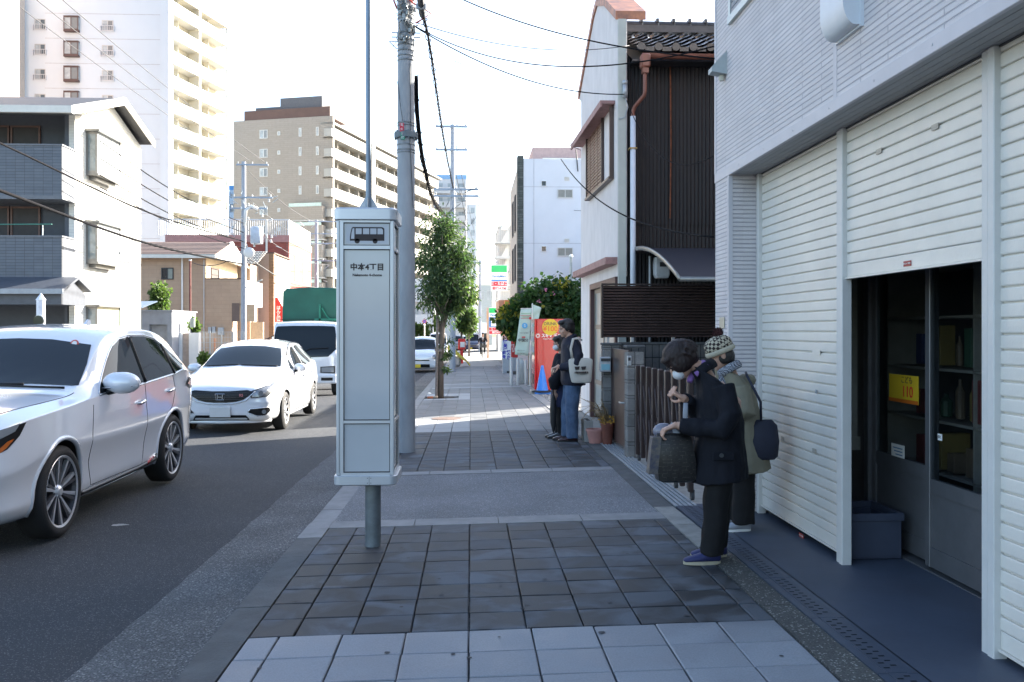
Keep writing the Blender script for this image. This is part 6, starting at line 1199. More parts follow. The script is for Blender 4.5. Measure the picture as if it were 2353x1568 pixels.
def pylon(lab, x0, x1, y0, y1, Y, bands, post_x, thick=.25, post_m=None):
    X0, X1 = XY(x0, Y), XY(x1, Y); Z0, Z1 = ZP(y1, X0, Y), ZP(y0, X0, Y); t = thing('pylon_sign', lab, 'pylon sign', ((X0+X1)/2, Y, gz(X0, Y)), 0, 'store pylon signs'); b = MB(); b.box(X0, X1, Y, Y+thick, Z0, Z1, ch=.02); p = b.build('sign_box', M_sw, t)
    for v0, v1, m, s, sz, tm in bands:
        b = MB(); za, zb2 = Z0+(Z1-Z0)*v0, Z0+(Z1-Z0)*v1; mx = .03*(X1-X0)
        if m: b.box(X0+mx, X1-mx, Y-.012, Y-.002, za, zb2); b.build('band', m, p)
        if s: text(s, sz, FX((X0+X1)/2, Y-.016, (za+zb2)/2), tm, p, bold=sz*.02)
    for q in post_x: b = MB(); xx = XY(q, Y); b.box(xx-.08, xx+.08, Y+.05, Y+.2, gz(xx, Y)-.2, Z0 if q > x0 else Z1); b.build('post', post_m or M_sw, t)
pylon('tall store sign on a pole with green band and red letters', 1128, 1166, 609, 669, 70, [(.72, .98, M_sgr, None, 0, None), (.42, .7, None, 'FamilyMart', .235, M_sbl), (.38, .43, M_sbl, None, 0, None), (.19, .36, M_sr, '酒・たばこ', .26, M_sw), (.02, .17, None, '銀行ATM', .26, M_sr)], (1147,))
pylon('lower roadside store sign with a blue framed panel', 1123, 1161, 707, 769, 60, [(.8, .98, M_sgr, None, 0, None), (.66, .78, None, 'FamilyMart', .19, M_sbl), (.28, .64, M_sbl, None, 0, None), (.15, .26, M_sr, '酒・たばこ', .16, M_sw), (.02, .13, M_sr, '銀行ATM', .16, M_sw)], (1121, 1161), .25, mat('post_stripe', (.6, .55, .5), .5, col2=(.6, .25, .08), vs=.8))
Y = 59.97; b = MB(); b.box(XY(1128, Y), XY(1156, Y), Y-.03, Y-.015, ZP(750, 2, Y), ZP(731, 2, Y)); b.build('blue_panel_centre', M_sw, [o for o in bpy.data.objects if o.get('label', '').startswith('lower roadside')][0])
# ---- post box, yellow net, small street things
X, Y = XY(1061, 50), 50; t = thing('post_box', 'red post box on a leg beside the sidewalk', 'post box', (X, Y, gz(X, Y))); z = gz(X, Y); b = MB(); b.box(X-.2, X+.2, Y-.2, Y+.2, ZP(804, X, Y), ZP(779, X, Y), ch=.04); b.build('box', M_red, t); b = MB(); b.box(X-.08, X+.08, Y-.08, Y+.08, z, ZP(804, X, Y)); b.build('leg', M_red, t); b = MB(); b.box(X-.08, X+.16, Y-.21, Y-.201, ZP(798, X, Y), ZP(786, X, Y)); b.build('notice_plate', M_white, t)
X, Y = XY(1050, 45), 45; t = thing('yellow_net', 'bright yellow crow net draped over a refuse heap by the kerb', 'net', (X, Y, gz(X, Y))); z = gz(-.5, Y); b = MB(); random.seed(9); n = 12; vs = []
for j in range(n+1):
    for i in range(n+1): u, v = i/n, j/n; vs.append((X-.45+u*1.1+R(.02), Y-.5+v*1.2, z+.05+(1.05*(1-u)**.8)*(1-.5*abs(v-.5))+R(.04)))
b.add(vs, [[j*(n+1)+i, j*(n+1)+i+1, (j+1)*(n+1)+i+1, (j+1)*(n+1)+i] for j in range(n) for i in range(n)]+[[j*(n+1), (j+1)*(n+1), (j+1)*(n+1)] for j in range(0)]); b.build('netting', mat('net_yellow', (.62, .55, .04), .7, var=.15, vs=8), t, True); b = MB(); b.box(X-.42, X+.2, Y-.4, Y+.5, z, z+.5, ch=.1); b.build('refuse', mat('refuse', (.5, .48, .45), .8, var=.2), t)
X, Y = XY(975.5, 70), 70; t = thing('no_parking_sign', 'round blue no parking sign on a white post by the hedge', 'traffic sign', (X, Y, -.4)); z = ZP(739, X, Y); b = MB(); b.tube([(X, Y, -.5), (X, Y, z)], .045, 8); b.build('post', M_white, t); b = MB(); b.cyl((X, Y-.05, z), (X, Y-.06, z), .15, n=20); d = b.build('disc', mat('disc_blue', (.05, .15, .5), .5), t); b = MB(); b.lathe([(.12, 0), (.155, 0)], 20, FX(X, Y-.065, z)); b.box(X-.11, X+.11, Y-.067, Y-.063, z-.012, z+.012, None); b.build('red_ring', M_red, d); b = MB(); b.box(X-.1, X+.1, Y-.06, Y-.05, z-.3, z-.2); b.build('sub_plate', M_white, t)
shrub('clipped green hedge column beyond the no parking sign', 944, 960, 742, 775, 88, 40, 30, .3, (3, 3, 1), 7, 'hedge'); shrub('tall clipped hedge right of the no parking sign', 961, 984, 740, 778, 88, 40, 30, .3, (2, 4, 1), 8, 'hedge')
def fartree(lab, px0, px1, y0, y1, Y, seed, wts=(3, 4, 1)):
    X0, X1 = XY(px0, Y), XY(px1, Y); Z0, Z1 = ZP(y1, X0, Y), ZP(y0, X0, Y); t = thing('street_tree', lab, 'tree', ((X0+X1)/2, Y, gz(0, Y)), 0, 'street trees further down'); b = MB(); xm = (X0+X1)/2; b.tube([(xm, Y, gz(xm, Y)), (xm, Y, (Z0+Z1)/2)], [.09, .04], 7); b.build('trunk', M_bark, t); crown(t, (xm, Y, (Z0+Z1)/2), ((X1-X0)/2, (X1-X0)/2, (Z1-Z0)/2), 60, 40, .22, M_fol, seed, wts, .3, .4, .35)
fartree('light green street tree just beyond the yellow net', 1045, 1076, 690, 762, 52, 12); fartree('yellowish young street tree further down the sidewalk', 1062, 1094, 705, 775, 66, 13, (1, 5, 0)); fartree('small round tree at the far end of the left pavement', 985, 1010, 715, 770, 120, 14)
# ================================================================ VEHICLES
M_cw = mat('car_white', (.71, .74, .79), .16, var=.01, coat=1.0, spec=.9); M_cw.node_tree.nodes['Principled BSDF'].inputs['Coat IOR'].default_value = 1.9; M_cglass = glassmat('car_glass', (.008, .012, .015), .02); M_cglass.node_tree.nodes['Principled BSDF'].inputs['IOR'].default_value = 1.35; M_sglass = glassmat('car_side_glass', (.008, .011, .013), .02); M_sglass.node_tree.nodes['Principled BSDF'].inputs['IOR'].default_value = 1.22; M_sglass.node_tree.nodes['Principled BSDF'].inputs['Specular IOR Level'].default_value = .5; M_cblack = mat('car_black', (.010, .010, .011), .3, spec=.3, var=.05)
M_chrome = mat('chrome', (.7, .7, .7), .12, 1.0, var=.02); M_well = mat('wheel_well', (.006, .006, .006), .9, var=0); M_tyre = mat('tyre', (.016, .016, .017), .75, var=.1, bump=.3, bs=120); M_rimd = mat('rim_dark', (.10, .10, .11), .35, .6, var=.05); M_rims = mat('rim_silver', (.72, .73, .75), .28, .7, var=.03)
M_lens = glassmat('lamp_lens', (.22, .24, .26), .05); M_amber = mat('amber_lens', (.5, .12, .01), .2, coat=.5); M_redl = mat('red_lens', (.35, .01, .01), .15, coat=.6); M_gap = mat('panel_gap', (.03, .03, .032), .8, var=0); M_plate = mat('plate_white', (.55, .56, .56), .5, var=.04)
class Car:
    def __init__(s, name, label, cat, loc, rz, paint=None, group=None):
        s.t = thing(name, label, cat, loc, rz, group); s.paint = paint or M_cw
    def body(s, st, wells=(), wr=.4, wx=(.55, 1.2), sub=3, cr=(.6, .85, .95, .8), sc=.02):
        rings = []
        for (y, zb, w0, w1, z1, w2, z2, w3, z3, w4, z4, zt) in st:
            h = [(w0*.6, zb), (w0, zb), (w1, z1), ((w1+w2)/2-sc, (z1+z2)/2), (w2, z2), (w3+.004, z3-.035), (w3, z3), (w4+(w3-w4)*.12, z4-(z4-z3)*.12), (w4, z4), (w4*.6, zt-.012)]
            rings.append([(0, y, zb)]+[(x, y, z) for x, z in h]+[(0, y, zt)]+[(-x, y, z) for x, z in h[::-1]])
        n = len(rings[0]); b = MB(); b.loft(rings); o = b.build('body', s.paint, None, True, True)
        cm = {}
        for k, c in ((3, cr[0]), (5, cr[1]), (7, cr[2]), (9, cr[3])): cm[k] = c; cm[n-k] = c
        at = o.data.attributes.new('crease_edge', 'FLOAT', 'EDGE')
        for e in o.data.edges:
            i, j = e.vertices
            if i % n == j % n and i % n in cm: at.data[e.index].value = cm[i % n]
        bake(o, [('SUBSURF', dict(levels=sub, render_levels=sub))])
        if wells:
            c = MB()
            for y, z in wells:
                for sg in (-1, 1): c.tube([(sg*wx[0], y, z), (sg*wx[1], y, z)], wr, 40)
            co = c.build('cut', M_well, None, False, True); bake(o, [('BOOLEAN', dict(operation='DIFFERENCE', object=co, solver='EXACT', material_mode='TRANSFER'))]); bpy.data.objects.remove(co)
            o.data.polygons.foreach_set('use_smooth', [True]*len(o.data.polygons))
            try: o.data.set_sharp_from_angle(angle=radians(50))
            except Exception: pass
        o.parent = s.t; s.o = o; s.tr = BVHTree.FromPolygons([v.co[:] for v in o.data.vertices], [p.vertices[:] for p in o.data.polygons]); return o
    FR = {'R': (Vector((0, 1, 0)), Vector((0, 0, 1)), Vector((-1, 0, 0)), Vector((5, 0, 0))), 'L': (Vector((0, 1, 0)), Vector((0, 0, 1)), Vector((1, 0, 0)), Vector((-5, 0, 0))), 'F': (Vector((1, 0, 0)), Vector((0, 0, 1)), Vector((0, 1, 0)), Vector((0, -6, 0))), 'T': (Vector((1, 0, 0)), Vector((0, 1, 0)), Vector((0, 0, -1)), Vector((0, 0, 5)))}
    def hit(s, fr, u, v, off=.003, sgn=1):
        U, V, D, O = s.FR[fr] if isinstance(fr, str) else fr
        h = s.tr.ray_cast(O+U*u+V*v, D)
        if h[0] is None: return None
        return h[0]-D*off
    def patch(s, fr, poly, m, name='pane', off=.004, step=.05, parent=None, thick=0, smooth=True):
        pts = []; n = len(poly)
        for i in range(n):
            a, c = Vector(poly[i]), Vector(poly[(i+1) % n]); k = max(1, int((c-a).length/step))
            for j in range(k): pts.append(a+(c-a)*j/k)
        ne = len(pts); xs = [p.x for p in pts]; ys = [p.y for p in pts]; ins = []
        y = min(ys)+step*.5
        def inside(q):
            r = False; j = n-1
            for i in range(n):
                xi, yi = poly[i]; xj, yj = poly[j]
                if (yi > q[1]) != (yj > q[1]) and q[0] < (xj-xi)*(q[1]-yi)/(yj-yi)+xi: r = not r
                j = i
            return r
        while y < max(ys):
            x = min(xs)+step*.5
            while x < max(xs):
                if inside((x, y)) and min((Vector((x, y))-p).length for p in pts) > step*.4: ins.append(Vector((x, y)))
                x += step
            y += step
        vs, es, fs, _, _, _ = delaunay_2d_cdt(pts+ins, [], [list(range(ne))], 1, 1e-6)
        P = [s.hit(fr, v.x, v.y, off) for v in vs]; b = MB()
        fs = [list(f) for f in fs if all(P[i] is not None for i in f)]; P = [p if p is not None else Vector((0, 0, 0)) for p in P]
        if not fs: return None
        used = sorted({i for f in fs for i in f}); mp = {i: k for k, i in enumerate(used)}
        b.add([P[i] for i in used], [[mp[i] for i in f] for f in fs]); o = b.build(name, m, parent or s.t, smooth, True)
        if thick: bake(o, [('SOLIDIFY', dict(thickness=thick, offset=1))])
        return o
    def line(s, fr, poly, r, m, name, off=0, closed=False, parent=None, step=.05, n=6):
        pts = []; P = list(poly)+([poly[0]] if closed else [])
        for a, c in zip(P, P[1:]):
            a, c = Vector(a), Vector(c); k = max(1, int((c-a).length/step)); pts += [a+(c-a)*j/k for j in range(k)]
        pts.append(Vector(P[-1])); Q = [s.hit(fr, p.x, p.y, off) for p in pts]; Q = [q for q in Q if q is not None]
        if len(Q) < 2: return None
        b = MB(); b.tube(Q, r, n); return b.build(name, m, parent or s.t, True, True)
def smooth_poly(p, it=2):
    p = [Vector(q) for q in p]
    for _ in range(it):
        q = []
        for i in range(len(p)): a, c = p[i], p[(i+1) % len(p)]; q += [a*.75+c*.25, a*.25+c*.75]
        p = q
    return [(v.x, v.y) for v in p]
def wheel(car, x, y, z, r, w_, rim_r, spokes, sg, dark=True):
    Mx = Matrix.Translation((x, y, z)) @ Matrix.Rotation(sg*pi/2, 4, 'Y')
    e = bpy.data.objects.new('wheel', None)
    b = MB(); pr = [(rim_r, -w_*.46), (rim_r+.02, -w_*.5), (r-.03, -w_*.48), (r-.004, -w_*.38), (r, -w_*.2), (r, w_*.2), (r-.004, w_*.38), (r-.03, w_*.48), (rim_r+.02, w_*.5), (rim_r, w_*.46)]
    b.lathe(pr, 48, Mx); tyre = b.build('wheel', M_tyre, car.t, True, True, 45)
    b = MB(); zo = w_*.46; b.cur = 0; b.lathe([(rim_r, zo), (rim_r-.012, zo-.003), (rim_r-.02, zo-.04), (rim_r-.03, -w_*.4), (0, -w_*.38)], 48, Mx)
    b.cur = 1
    for i in range(spokes):
        a = 2*pi*i/spokes
        for da, ww in ((-.09, .013), (.09, .013)) if dark else ((0, .02),):
            c0 = Vector((cos(a)*.04, sin(a)*.04, zo-.035)); c1 = Vector((cos(a+da)*(rim_r-.012), sin(a+da)*(rim_r-.012), zo-.012)); t = Vector((-sin(a+da*.5), cos(a+da*.5), 0)); dz = Vector((0, 0, -.03))
            wi, wo = ww*.8, ww*1.15
            b.cur = 1 if (not dark or da > 0) else 2
            b.add([c0-t*wi, c0+t*wi, c1+t*wo, c1-t*wo, c0-t*wi+dz, c0+t*wi+dz, c1+t*wo+dz, c1-t*wo+dz], [[0,1,2,3],[7,6,5,4],[0,4,5,1],[1,5,6,2],[2,6,7,3],[3,7,4,0]], Mx)
    b.cur = 1; b.lathe([(0, zo-.01), (.03, zo-.01), (.045, zo-.02), (.06, zo-.045)], 20, Mx); b.lathe([(rim_r-.018, zo-.006), (rim_r-.001, zo+.002), (rim_r+.006, zo-.004)], 48, Mx)
    for i in range(5): a = 2*pi*i/5+.3; b.tube([(cos(a)*.05, sin(a)*.05, zo-.03), (cos(a)*.05, sin(a)*.05, zo-.02)], .008, 6, M=Mx)
    b.build('rim', [M_rimd, M_rims, M_rimd], tyre, False, True)
def mirror(car, x, y, z, sg, m, w_=.24, h_=.15, d=.13):
    b = MB(); b.ell((x+sg*w_*.55, y, z), (w_*.5, d*.5, h_*.5), n=20, m=12); b.ell((x+sg*w_*.4, y+.01, z+.005), (w_*.4, d*.5, h_*.47), n=16, m=10); o = fuse(b, 'mirror', m, car.t, .012, 3, local=True)
    b = MB(); b.tube([(x-sg*.03, y+.02, z-h_*.55), (x+sg*w_*.35, y+.02, z-h_*.32)], [(.05, .02), (.06, .03)], 10); b.build('mirror_foot', M_cblack, o, True, True)
    b = MB(); b.ell((x+sg*w_*.55, y+.03, z-.01), (w_*.44, d*.42, h_*.36), n=16, m=10); b.build('mirror_glass', M_cglass, o, True, True); b = MB(); b.tube([(x+sg*.02, y-d*.43, z-h_*.22), (x+sg*w_*.9, y-d*.32, z-h_*.12)], .006, 6); b.build('mirror_trim', M_chrome, o, True, True)
def handle(car, y, z, fr='R', L=.19):
    p = car.hit(fr, y, z, .0); q = car.hit(fr, y+L, z+.02, .0)
    if p is None or q is None: return
    sg = 1 if fr == 'R' else -1; O = Vector((sg*.035, 0, 0)); b = MB(); b.tube([p, p+O*.8+Vector((0, .03, 0)), (p+q)/2+O, q+O*.8-Vector((0, .03, 0)), q], [.010, .014, .015, .014, .01], 10); b.build('door_handle', M_chrome, car.t, True, True)
# ---------------- white crossover in the foreground
c = Car('suv', 'large white crossover SUV with dark spoked wheels in the near lane', 'SUV', (-4.16, 8.72, gz(-4.2, 8.72)), 0)
c.body([(-2.30, .36, .5, .56, .42, .60, .60, .56, .80, .44, .86, .88), (-2.24, .24, .68, .74, .34, .78, .60, .74, .88, .58, .93, .96), (-2.0, .21, .80, .86, .34, .89, .62, .85, .96, .67, 1.00, 1.03), (-1.75, .20, .86, .90, .36, .935, .70, .89, .985, .71, 1.03, 1.06),
        (-1.345, .20, .87, .90, .38, .945, .74, .91, 1.02, .74, 1.065, 1.10), (-.98, .20, .87, .89, .36, .94, .72, .91, 1.045, .77, 1.09, 1.125), (-.80, .20, .87, .89, .35, .935, .70, .91, 1.06, .80, 1.115, 1.15), (-.12, .20, .87, .89, .35, .93, .70, .905, 1.085, .715, 1.53, 1.58), (.06, .20, .87, .89, .35, .93, .70, .905, 1.09, .71, 1.61, 1.675),
        (.6, .20, .87, .89, .35, .93, .71, .905, 1.11, .71, 1.66, 1.715), (1.1, .20, .87, .89, .36, .935, .74, .905, 1.14, .71, 1.65, 1.71), (1.5, .20, .88, .90, .38, .945, .78, .905, 1.18, .70, 1.61, 1.69), (1.9, .22, .86, .90, .40, .93, .80, .89, 1.20, .68, 1.50, 1.62), (2.14, .26, .82, .86, .42, .89, .80, .87, 1.16, .69, 1.36, 1.48), (2.28, .32, .76, .82, .46, .85, .78, .82, 1.06, .62, 1.11, 1.15), (2.34, .42, .6, .68, .5, .74, .72, .70, .94, .5, .98, 1.0)],
       ((-1.345, .36), (1.345, .36)), .415, (.58, 1.2))
for sg in (-1, 1):
    for y in (-1.345, 1.345): wheel(c, sg*.815, y, .365, .365, .235, .283, 10, sg)
fd = smooth_poly([(-.60, 1.075), (-.52, 1.13), (.02, 1.475), (.30, 1.545), (.50, 1.56), (.50, 1.115)], 1); 
fdp = [(-.56, 1.085), (-.03, 1.42), (.10, 1.49), (.30, 1.555), (.53, 1.58), (.53, 1.125)]; rdp = [(.58, 1.127), (.58, 1.582), (.95, 1.58), (1.25, 1.54), (1.40, 1.48), (1.42, 1.175)]; qdp = [(1.46, 1.185), (1.44, 1.465), (1.58, 1.39), (1.84, 1.25), (1.80, 1.21)]
for fr in 'RL':
    for nm, pl_ in (('side_window', fdp), ('side_window', rdp), ('quarter_window', qdp)): c.patch(fr, pl_, M_sglass, nm)
    c.line(fr, [(-.58, 1.08), (-.04, 1.43), (.10, 1.505), (.30, 1.57), (.55, 1.595), (.95, 1.595), (1.25, 1.555), (1.44, 1.485), (1.60, 1.40), (1.88, 1.25)], .008, M_chrome, 'window_trim', .002); c.line(fr, [(-.58, 1.075), (.1, 1.09), (.55, 1.112), (1.42, 1.16), (1.86, 1.21)], .008, M_chrome, 'window_trim', .002)
    c.line(fr, [(.555, 1.12), (.555, 1.57)], .02, M_cblack, 'pillar_trim', 0); c.line(fr, [(1.44, 1.165), (1.42, 1.49)], .018, M_cblack, 'pillar_trim', 0)
    c.line(fr, [(-.73, 1.0), (-.79, .75), (-.80, .52), (-.72, .31)], .0035, M_gap, 'door_gap', .0); c.line(fr, [(.53, 1.1), (.545, .75), (.52, .45), (.50, .31)], .0035, M_gap, 'door_gap', .0); c.line(fr, [(1.38, 1.15), (1.42, 1.0), (1.30, .84), (1.10, .72)], .0035, M_gap, 'door_gap', .0)
    c.line(fr, [(-.70, .31), (.5, .31), (1.0, .34)], .0035, M_gap, 'door_gap', 0)
    handle(c, .28, .93, fr); handle(c, 1.14, .99, fr)
    for y in (-1.345, 1.345):
        a = [(y+.428*cos(t), .36+.428*sin(t)) for t in [radians(-14+i*208/24) for i in range(25)]]; c.line(fr, a, .022, c.paint, 'arch_moulding', -.008, n=10)
    c.line(fr, [(-.9, .265), (-.2, .275), (.4, .285), (.9, .31)], .022, M_cblack, 'sill_moulding', .0); c.line(fr, [(-.85, .235), (.3, .25), (.7, .30), (.88, .36)], .012, M_chrome, 'sill_trim', .006); c.line(fr, [(.62, .29), (.78, .345)], .016, M_redl, 'side_reflector', .008)
ws = smooth_poly([(-.78, 1.17), (.78, 1.17), (.60, 1.56), (.30, 1.60), (-.30, 1.60), (-.60, 1.56)], 1); c.patch('F', [(-.79, 1.17), (-.4, 1.19), (0, 1.195), (.4, 1.19), (.79, 1.17), (.74, 1.34), (.665, 1.51), (.3, 1.56), (0, 1.57), (-.3, 1.56), (-.665, 1.51), (-.74, 1.34)], M_cglass, 'windshield', .014, .035)
b = MB(); b.lathe([(0, 0), (.035, 0)], 16, Matrix.Translation((0, 0, 0)))
p = c.hit('F', .52, 1.52, .012)
if p: bb = MB(); bb.cyl(p, p+Vector((0, -.004, .002)), .038, n=16); sk = bb.build('round_sticker', mat('sticker_redring', (.55, .08, .05), .5), c.t, False, True); bb = MB(); bb.cyl(p+Vector((0, -.005, .002)), p+Vector((0, -.007, .003)), .024, n=14); bb.build('sticker_centre', M_white, sk, False, True)
c.line('F', [(-.70, 1.165), (-.1, 1.185), (.35, 1.185)], .012, M_cblack, 'wiper', .02); c.line('F', [(.05, 1.18), (.70, 1.155)], .010, M_cblack, 'wiper', .02)
c.line('T', [(.64, -2.0), (.74, -1.4), (.80, -.85)], .004, M_gap, 'bonnet_gap', .0); c.line('T', [(-.64, -2.0), (-.74, -1.4), (-.80, -.85)], .004, M_gap, 'bonnet_gap', 0)
D45 = Vector((-.75, .66, 0)).normalized(); U45 = Vector((.66, .75, 0)).normalized()
for sg in (1, -1):
    D = Vector((-sg*.75, .66, 0)).normalized(); U = Vector((sg*.66, .75, 0)).normalized(); fr = (U, Vector((0, 0, 1)), D, Vector((0, -1.345, 0))-D*4)
    # u measured from the corner line through the front axle centre
    lamp = [(-.40, .74), (-.30, .86), (.02, .94), (.21, .965), (.14, .875), (.03, .79), (-.16, .725)]
    hl = c.patch(fr, lamp, M_cblack, 'headlight', .006, .03); c.patch(fr, [(-.33, .80), (-.25, .86), (.02, .94), (.15, .965), (.10, .91), (-.12, .84)], M_lens, 'lens', .010, .03, parent=hl); c.patch(fr, [(-.06, .755), (.02, .80), (.09, .86), (.03, .845), (-.05, .79)], M_amber, 'amber_reflector', .010, .03, parent=hl)
    c.patch(fr, [(-.35, .30), (-.20, .30), (-.05, .42), (-.15, .62), (-.25, .60)], M_cblack, 'corner_vent', .004, .03)
c.patch('F', [(-.42, .30), (.42, .30), (.50, .55), (.40, .80), (-.40, .80), (-.50, .55)], M_cblack, 'grille', .006, .05)
mirror(c, .86, -.40, 1.17, 1, M_cw, .32, .2, .2); mirror(c, -.86, -.40, 1.17, -1, M_cw, .32, .2, .2)
for fr_ in (1, -1):
    q = (Vector((0, 1, 0)), Vector((0, 0, 1)), Vector((-fr_, 0, 0)), Vector((fr_*5, 0, 0))); tl = c.patch(q, [(1.80, 1.03), (1.98, 1.10), (2.20, 1.08), (2.22, .98), (2.0, .97)], M_cblack, 'tail_light', .008, .03); 
    if tl: c.patch(q, [(1.86, 1.03), (2.0, 1.075), (2.18, 1.06), (2.18, 1.01), (2.0, 1.0)], M_redl, 'lens', .014, .03, parent=tl)
b = MB(); b.loft([[(-.02, 1.25, 1.68), (.02, 1.25, 1.68), (.02, 1.42, 1.66), (-.02, 1.42, 1.66)], [(-.006, 1.36, 1.76), (.006, 1.36, 1.76), (.006, 1.42, 1.755), (-.006, 1.42, 1.755)]]); b.build('roof_antenna', M_cw, c.t, False, True)
# ---------------- white hatchback behind it
c = Car('hatchback', 'low white hatchback with wide black grille in full sun behind the SUV', 'hatchback', (-4.03, 17.15, gz(-4.03, 17.15)), 0)
c.body([(-2.30, .30, .5, .56, .36, .60, .52, .56, .66, .42, .70, .72), (-2.20, .21, .66, .74, .30, .78, .52, .73, .70, .55, .77, .80), (-2.0, .18, .76, .81, .32, .84, .56, .79, .78, .62, .85, .89), (-1.38, .18, .82, .85, .34, .885, .62, .84, .88, .68, .95, .99), (-1.05, .18, .83, .85, .33, .885, .60, .85, .93, .70, 1.0, 1.04), (-.95, .18, .83, .85, .33, .885, .60, .85, .94, .68, 1.03, 1.07),
        (-.25, .18, .83, .85, .33, .88, .60, .845, .97, .62, 1.36, 1.43), (.1, .18, .83, .85, .33, .88, .60, .845, .98, .61, 1.43, 1.51), (.8, .18, .83, .85, .33, .88, .62, .845, 1.0, .605, 1.44, 1.53), (1.38, .18, .83, .86, .34, .885, .66, .84, 1.03, .59, 1.40, 1.50), (1.9, .2, .80, .84, .36, .86, .68, .81, 1.05, .56, 1.30, 1.42), (2.2, .26, .74, .8, .4, .82, .68, .78, 1.0, .54, 1.12, 1.18), (2.34, .36, .6, .68, .46, .72, .65, .68, .9, .5, .96, .98)],
       ((-1.38, .32), (1.38, .32)), .36, (.55, 1.2))
for sg in (-1, 1):
    for y in (-1.38, 1.38): wheel(c, sg*.775, y, .32, .32, .205, .225, 10, sg, False)
for fr in 'RL':
    for nm, pl_ in (('side_window', [(-.38, 1.0), (-.15, 1.26), (.08, 1.37), (.36, 1.40), (.36, 1.02)]), ('side_window', [(.42, 1.02), (.42, 1.40), (.9, 1.41), (1.18, 1.38), (1.22, 1.06)]), ('quarter_window', [(1.27, 1.07), (1.24, 1.37), (1.6, 1.3), (1.72, 1.12)]), ('quarter_window', [(-.72, .99), (-.42, 1.20), (-.44, 1.0)])): c.patch(fr, pl_, M_sglass, nm)
    c.line(fr, [(-.80, .985), (-.3, .993), (.4, 1.008), (1.2, 1.045), (1.72, 1.1)], .008, M_chrome, 'window_trim', .001); c.line(fr, [(-.4, 1.23), (-.12, 1.36), (.1, 1.42), (.4, 1.445), (.9, 1.445), (1.25, 1.41)], .014, M_cblack, 'rain_visor', .004)
    c.line(fr, [(-.78, .95), (-.84, .65), (-.82, .3)], .004, M_gap, 'door_gap'); c.line(fr, [(.38, 1.0), (.40, .6), (.38, .26)], .004, M_gap, 'door_gap'); c.line(fr, [(1.22, 1.03), (1.2, .8), (1.0, .6), (.98, .4)], .004, M_gap, 'door_gap'); handle(c, .14, .84, fr, .17); handle(c, .98, .87, fr, .17)
    c.line(fr, [(-.98, .215), (0, .21), (.98, .215)], .028, c.paint, 'side_skirt', 0, n=8)
c.patch('F', [(-.68, 1.055), (0, 1.085), (.68, 1.055), (.62, 1.22), (.545, 1.36), (.27, 1.40), (0, 1.41), (-.27, 1.40), (-.545, 1.36), (-.62, 1.22)], M_cglass, 'windshield', .014, .035)
c.line('F', [(-.6, 1.065), (-.05, 1.09)], .012, M_cblack, 'wiper', .02); c.line('F', [(0, 1.085), (.62, 1.06)], .012, M_cblack, 'wiper', .02)
gr = c.patch('F', smooth_poly([(-.56, .735), (0, .70), (.56, .735), (.40, .58), (.2, .525), (-.2, .525), (-.40, .58)], 1), M_cblack, 'grille', .008, .04); c.line('F', [(-.54, .70), (-.40, .555), (-.2, .505), (.2, .505), (.40, .555), (.54, .70)], .010, M_chrome, 'grille_trim', .008, parent=gr)
for i in range(4): c.line('F', [(-.45+.03*i, .68-.035*i), (.45-.03*i, .68-.035*i)], .004, mat('grille_bar', (.05, .05, .05), .4), 'grille_bar', .012, parent=gr)
y0 = c.hit('F', 0, .62, .03).y; b = MB()
b.tube([(-.075, y0, .665), (.075, y0, .665), (.062, y0, .57), (-.062, y0, .57), (-.075, y0, .665)], .007, 6); b.box(-.05, -.03, y0-.008, y0+.004, .58, .655); b.box(.03, .05, y0-.008, y0+.004, .58, .655); b.box(-.032, .032, y0-.008, y0+.004, .605, .625); b.build('emblem', M_chrome, gr, False, True)
text('RS', .06, Matrix.Translation((.33, y0+.02, .64)) @ Matrix.Rotation(pi/2, 4, 'X'), mat('rs_red', (.6, .2, .2), .4), gr, local=True, bold=.001)
for sg in (1, -1):
    D = Vector((-sg*.6, .8, 0)).normalized(); U = Vector((sg*.8, .6, 0)).normalized(); fr = (U, Vector((0, 0, 1)), D, Vector((0, -1.38, 0))-D*4)
    hl = c.patch(fr, [(-.16, .60), (-.13, .71), (.12, .78), (.34, .83), (.26, .72), (.08, .62)], mat('lamp_bowl', (.25, .26, .27), .15, .6, var=.3, vs=14), 'headlight', .008, .03); c.line(fr, [(-.16, .60), (-.13, .71), (.12, .78), (.34, .83), (.26, .72), (.08, .62)], .007, M_cblack, 'lamp_rim', .008, True, parent=hl)
    q = c.hit(fr, -.02, .67, .012); b = MB(); b.cyl(q, q-D*.012, .045, n=18); b.build('lens', M_lens, hl, False, True)
    fg = c.patch(fr, [(-.20, .36), (-.16, .42), (.12, .44), (.16, .38), (.06, .31), (-.06, .30)], M_cblack, 'fog_lamp_recess', .006, .03); c.line(fr, [(-.20, .36), (-.16, .42), (.12, .44), (.16, .38), (.06, .31), (-.06, .30)], .007, M_chrome, 'fog_trim', .004, True, parent=fg); q = c.hit(fr, 0.03, .37, .01); b = MB(); b.cyl(q, q-D*.01, .035, n=14); b.build('fog_lamp', M_lens, fg, False, True)
c.patch('F', [(-.48, .21), (.48, .21), (.40, .32), (-.40, .32)], M_cblack, 'lower_intake', .004, .05)
y0 = c.hit('F', 0, .38, .02).y; b = MB(); b.box(-.165, .165, y0-.012, y0, .29, .455, ch=.006); b.build('number_plate', M_plate, c.t, False, True)
b = MB(); b.tube([(-.74, -1.98, .215), (-.5, -2.13, .205), (0, -2.2, .20), (.5, -2.13, .205), (.74, -1.98, .215)], .03, 8); b.build('front_lip', c.paint, c.t, True, True)
mirror(c, .83, -.52, 1.02, 1, M_cw, .22, .15, .14); mirror(c, -.83, -.52, 1.02, -1, M_cw, .22, .15, .14)
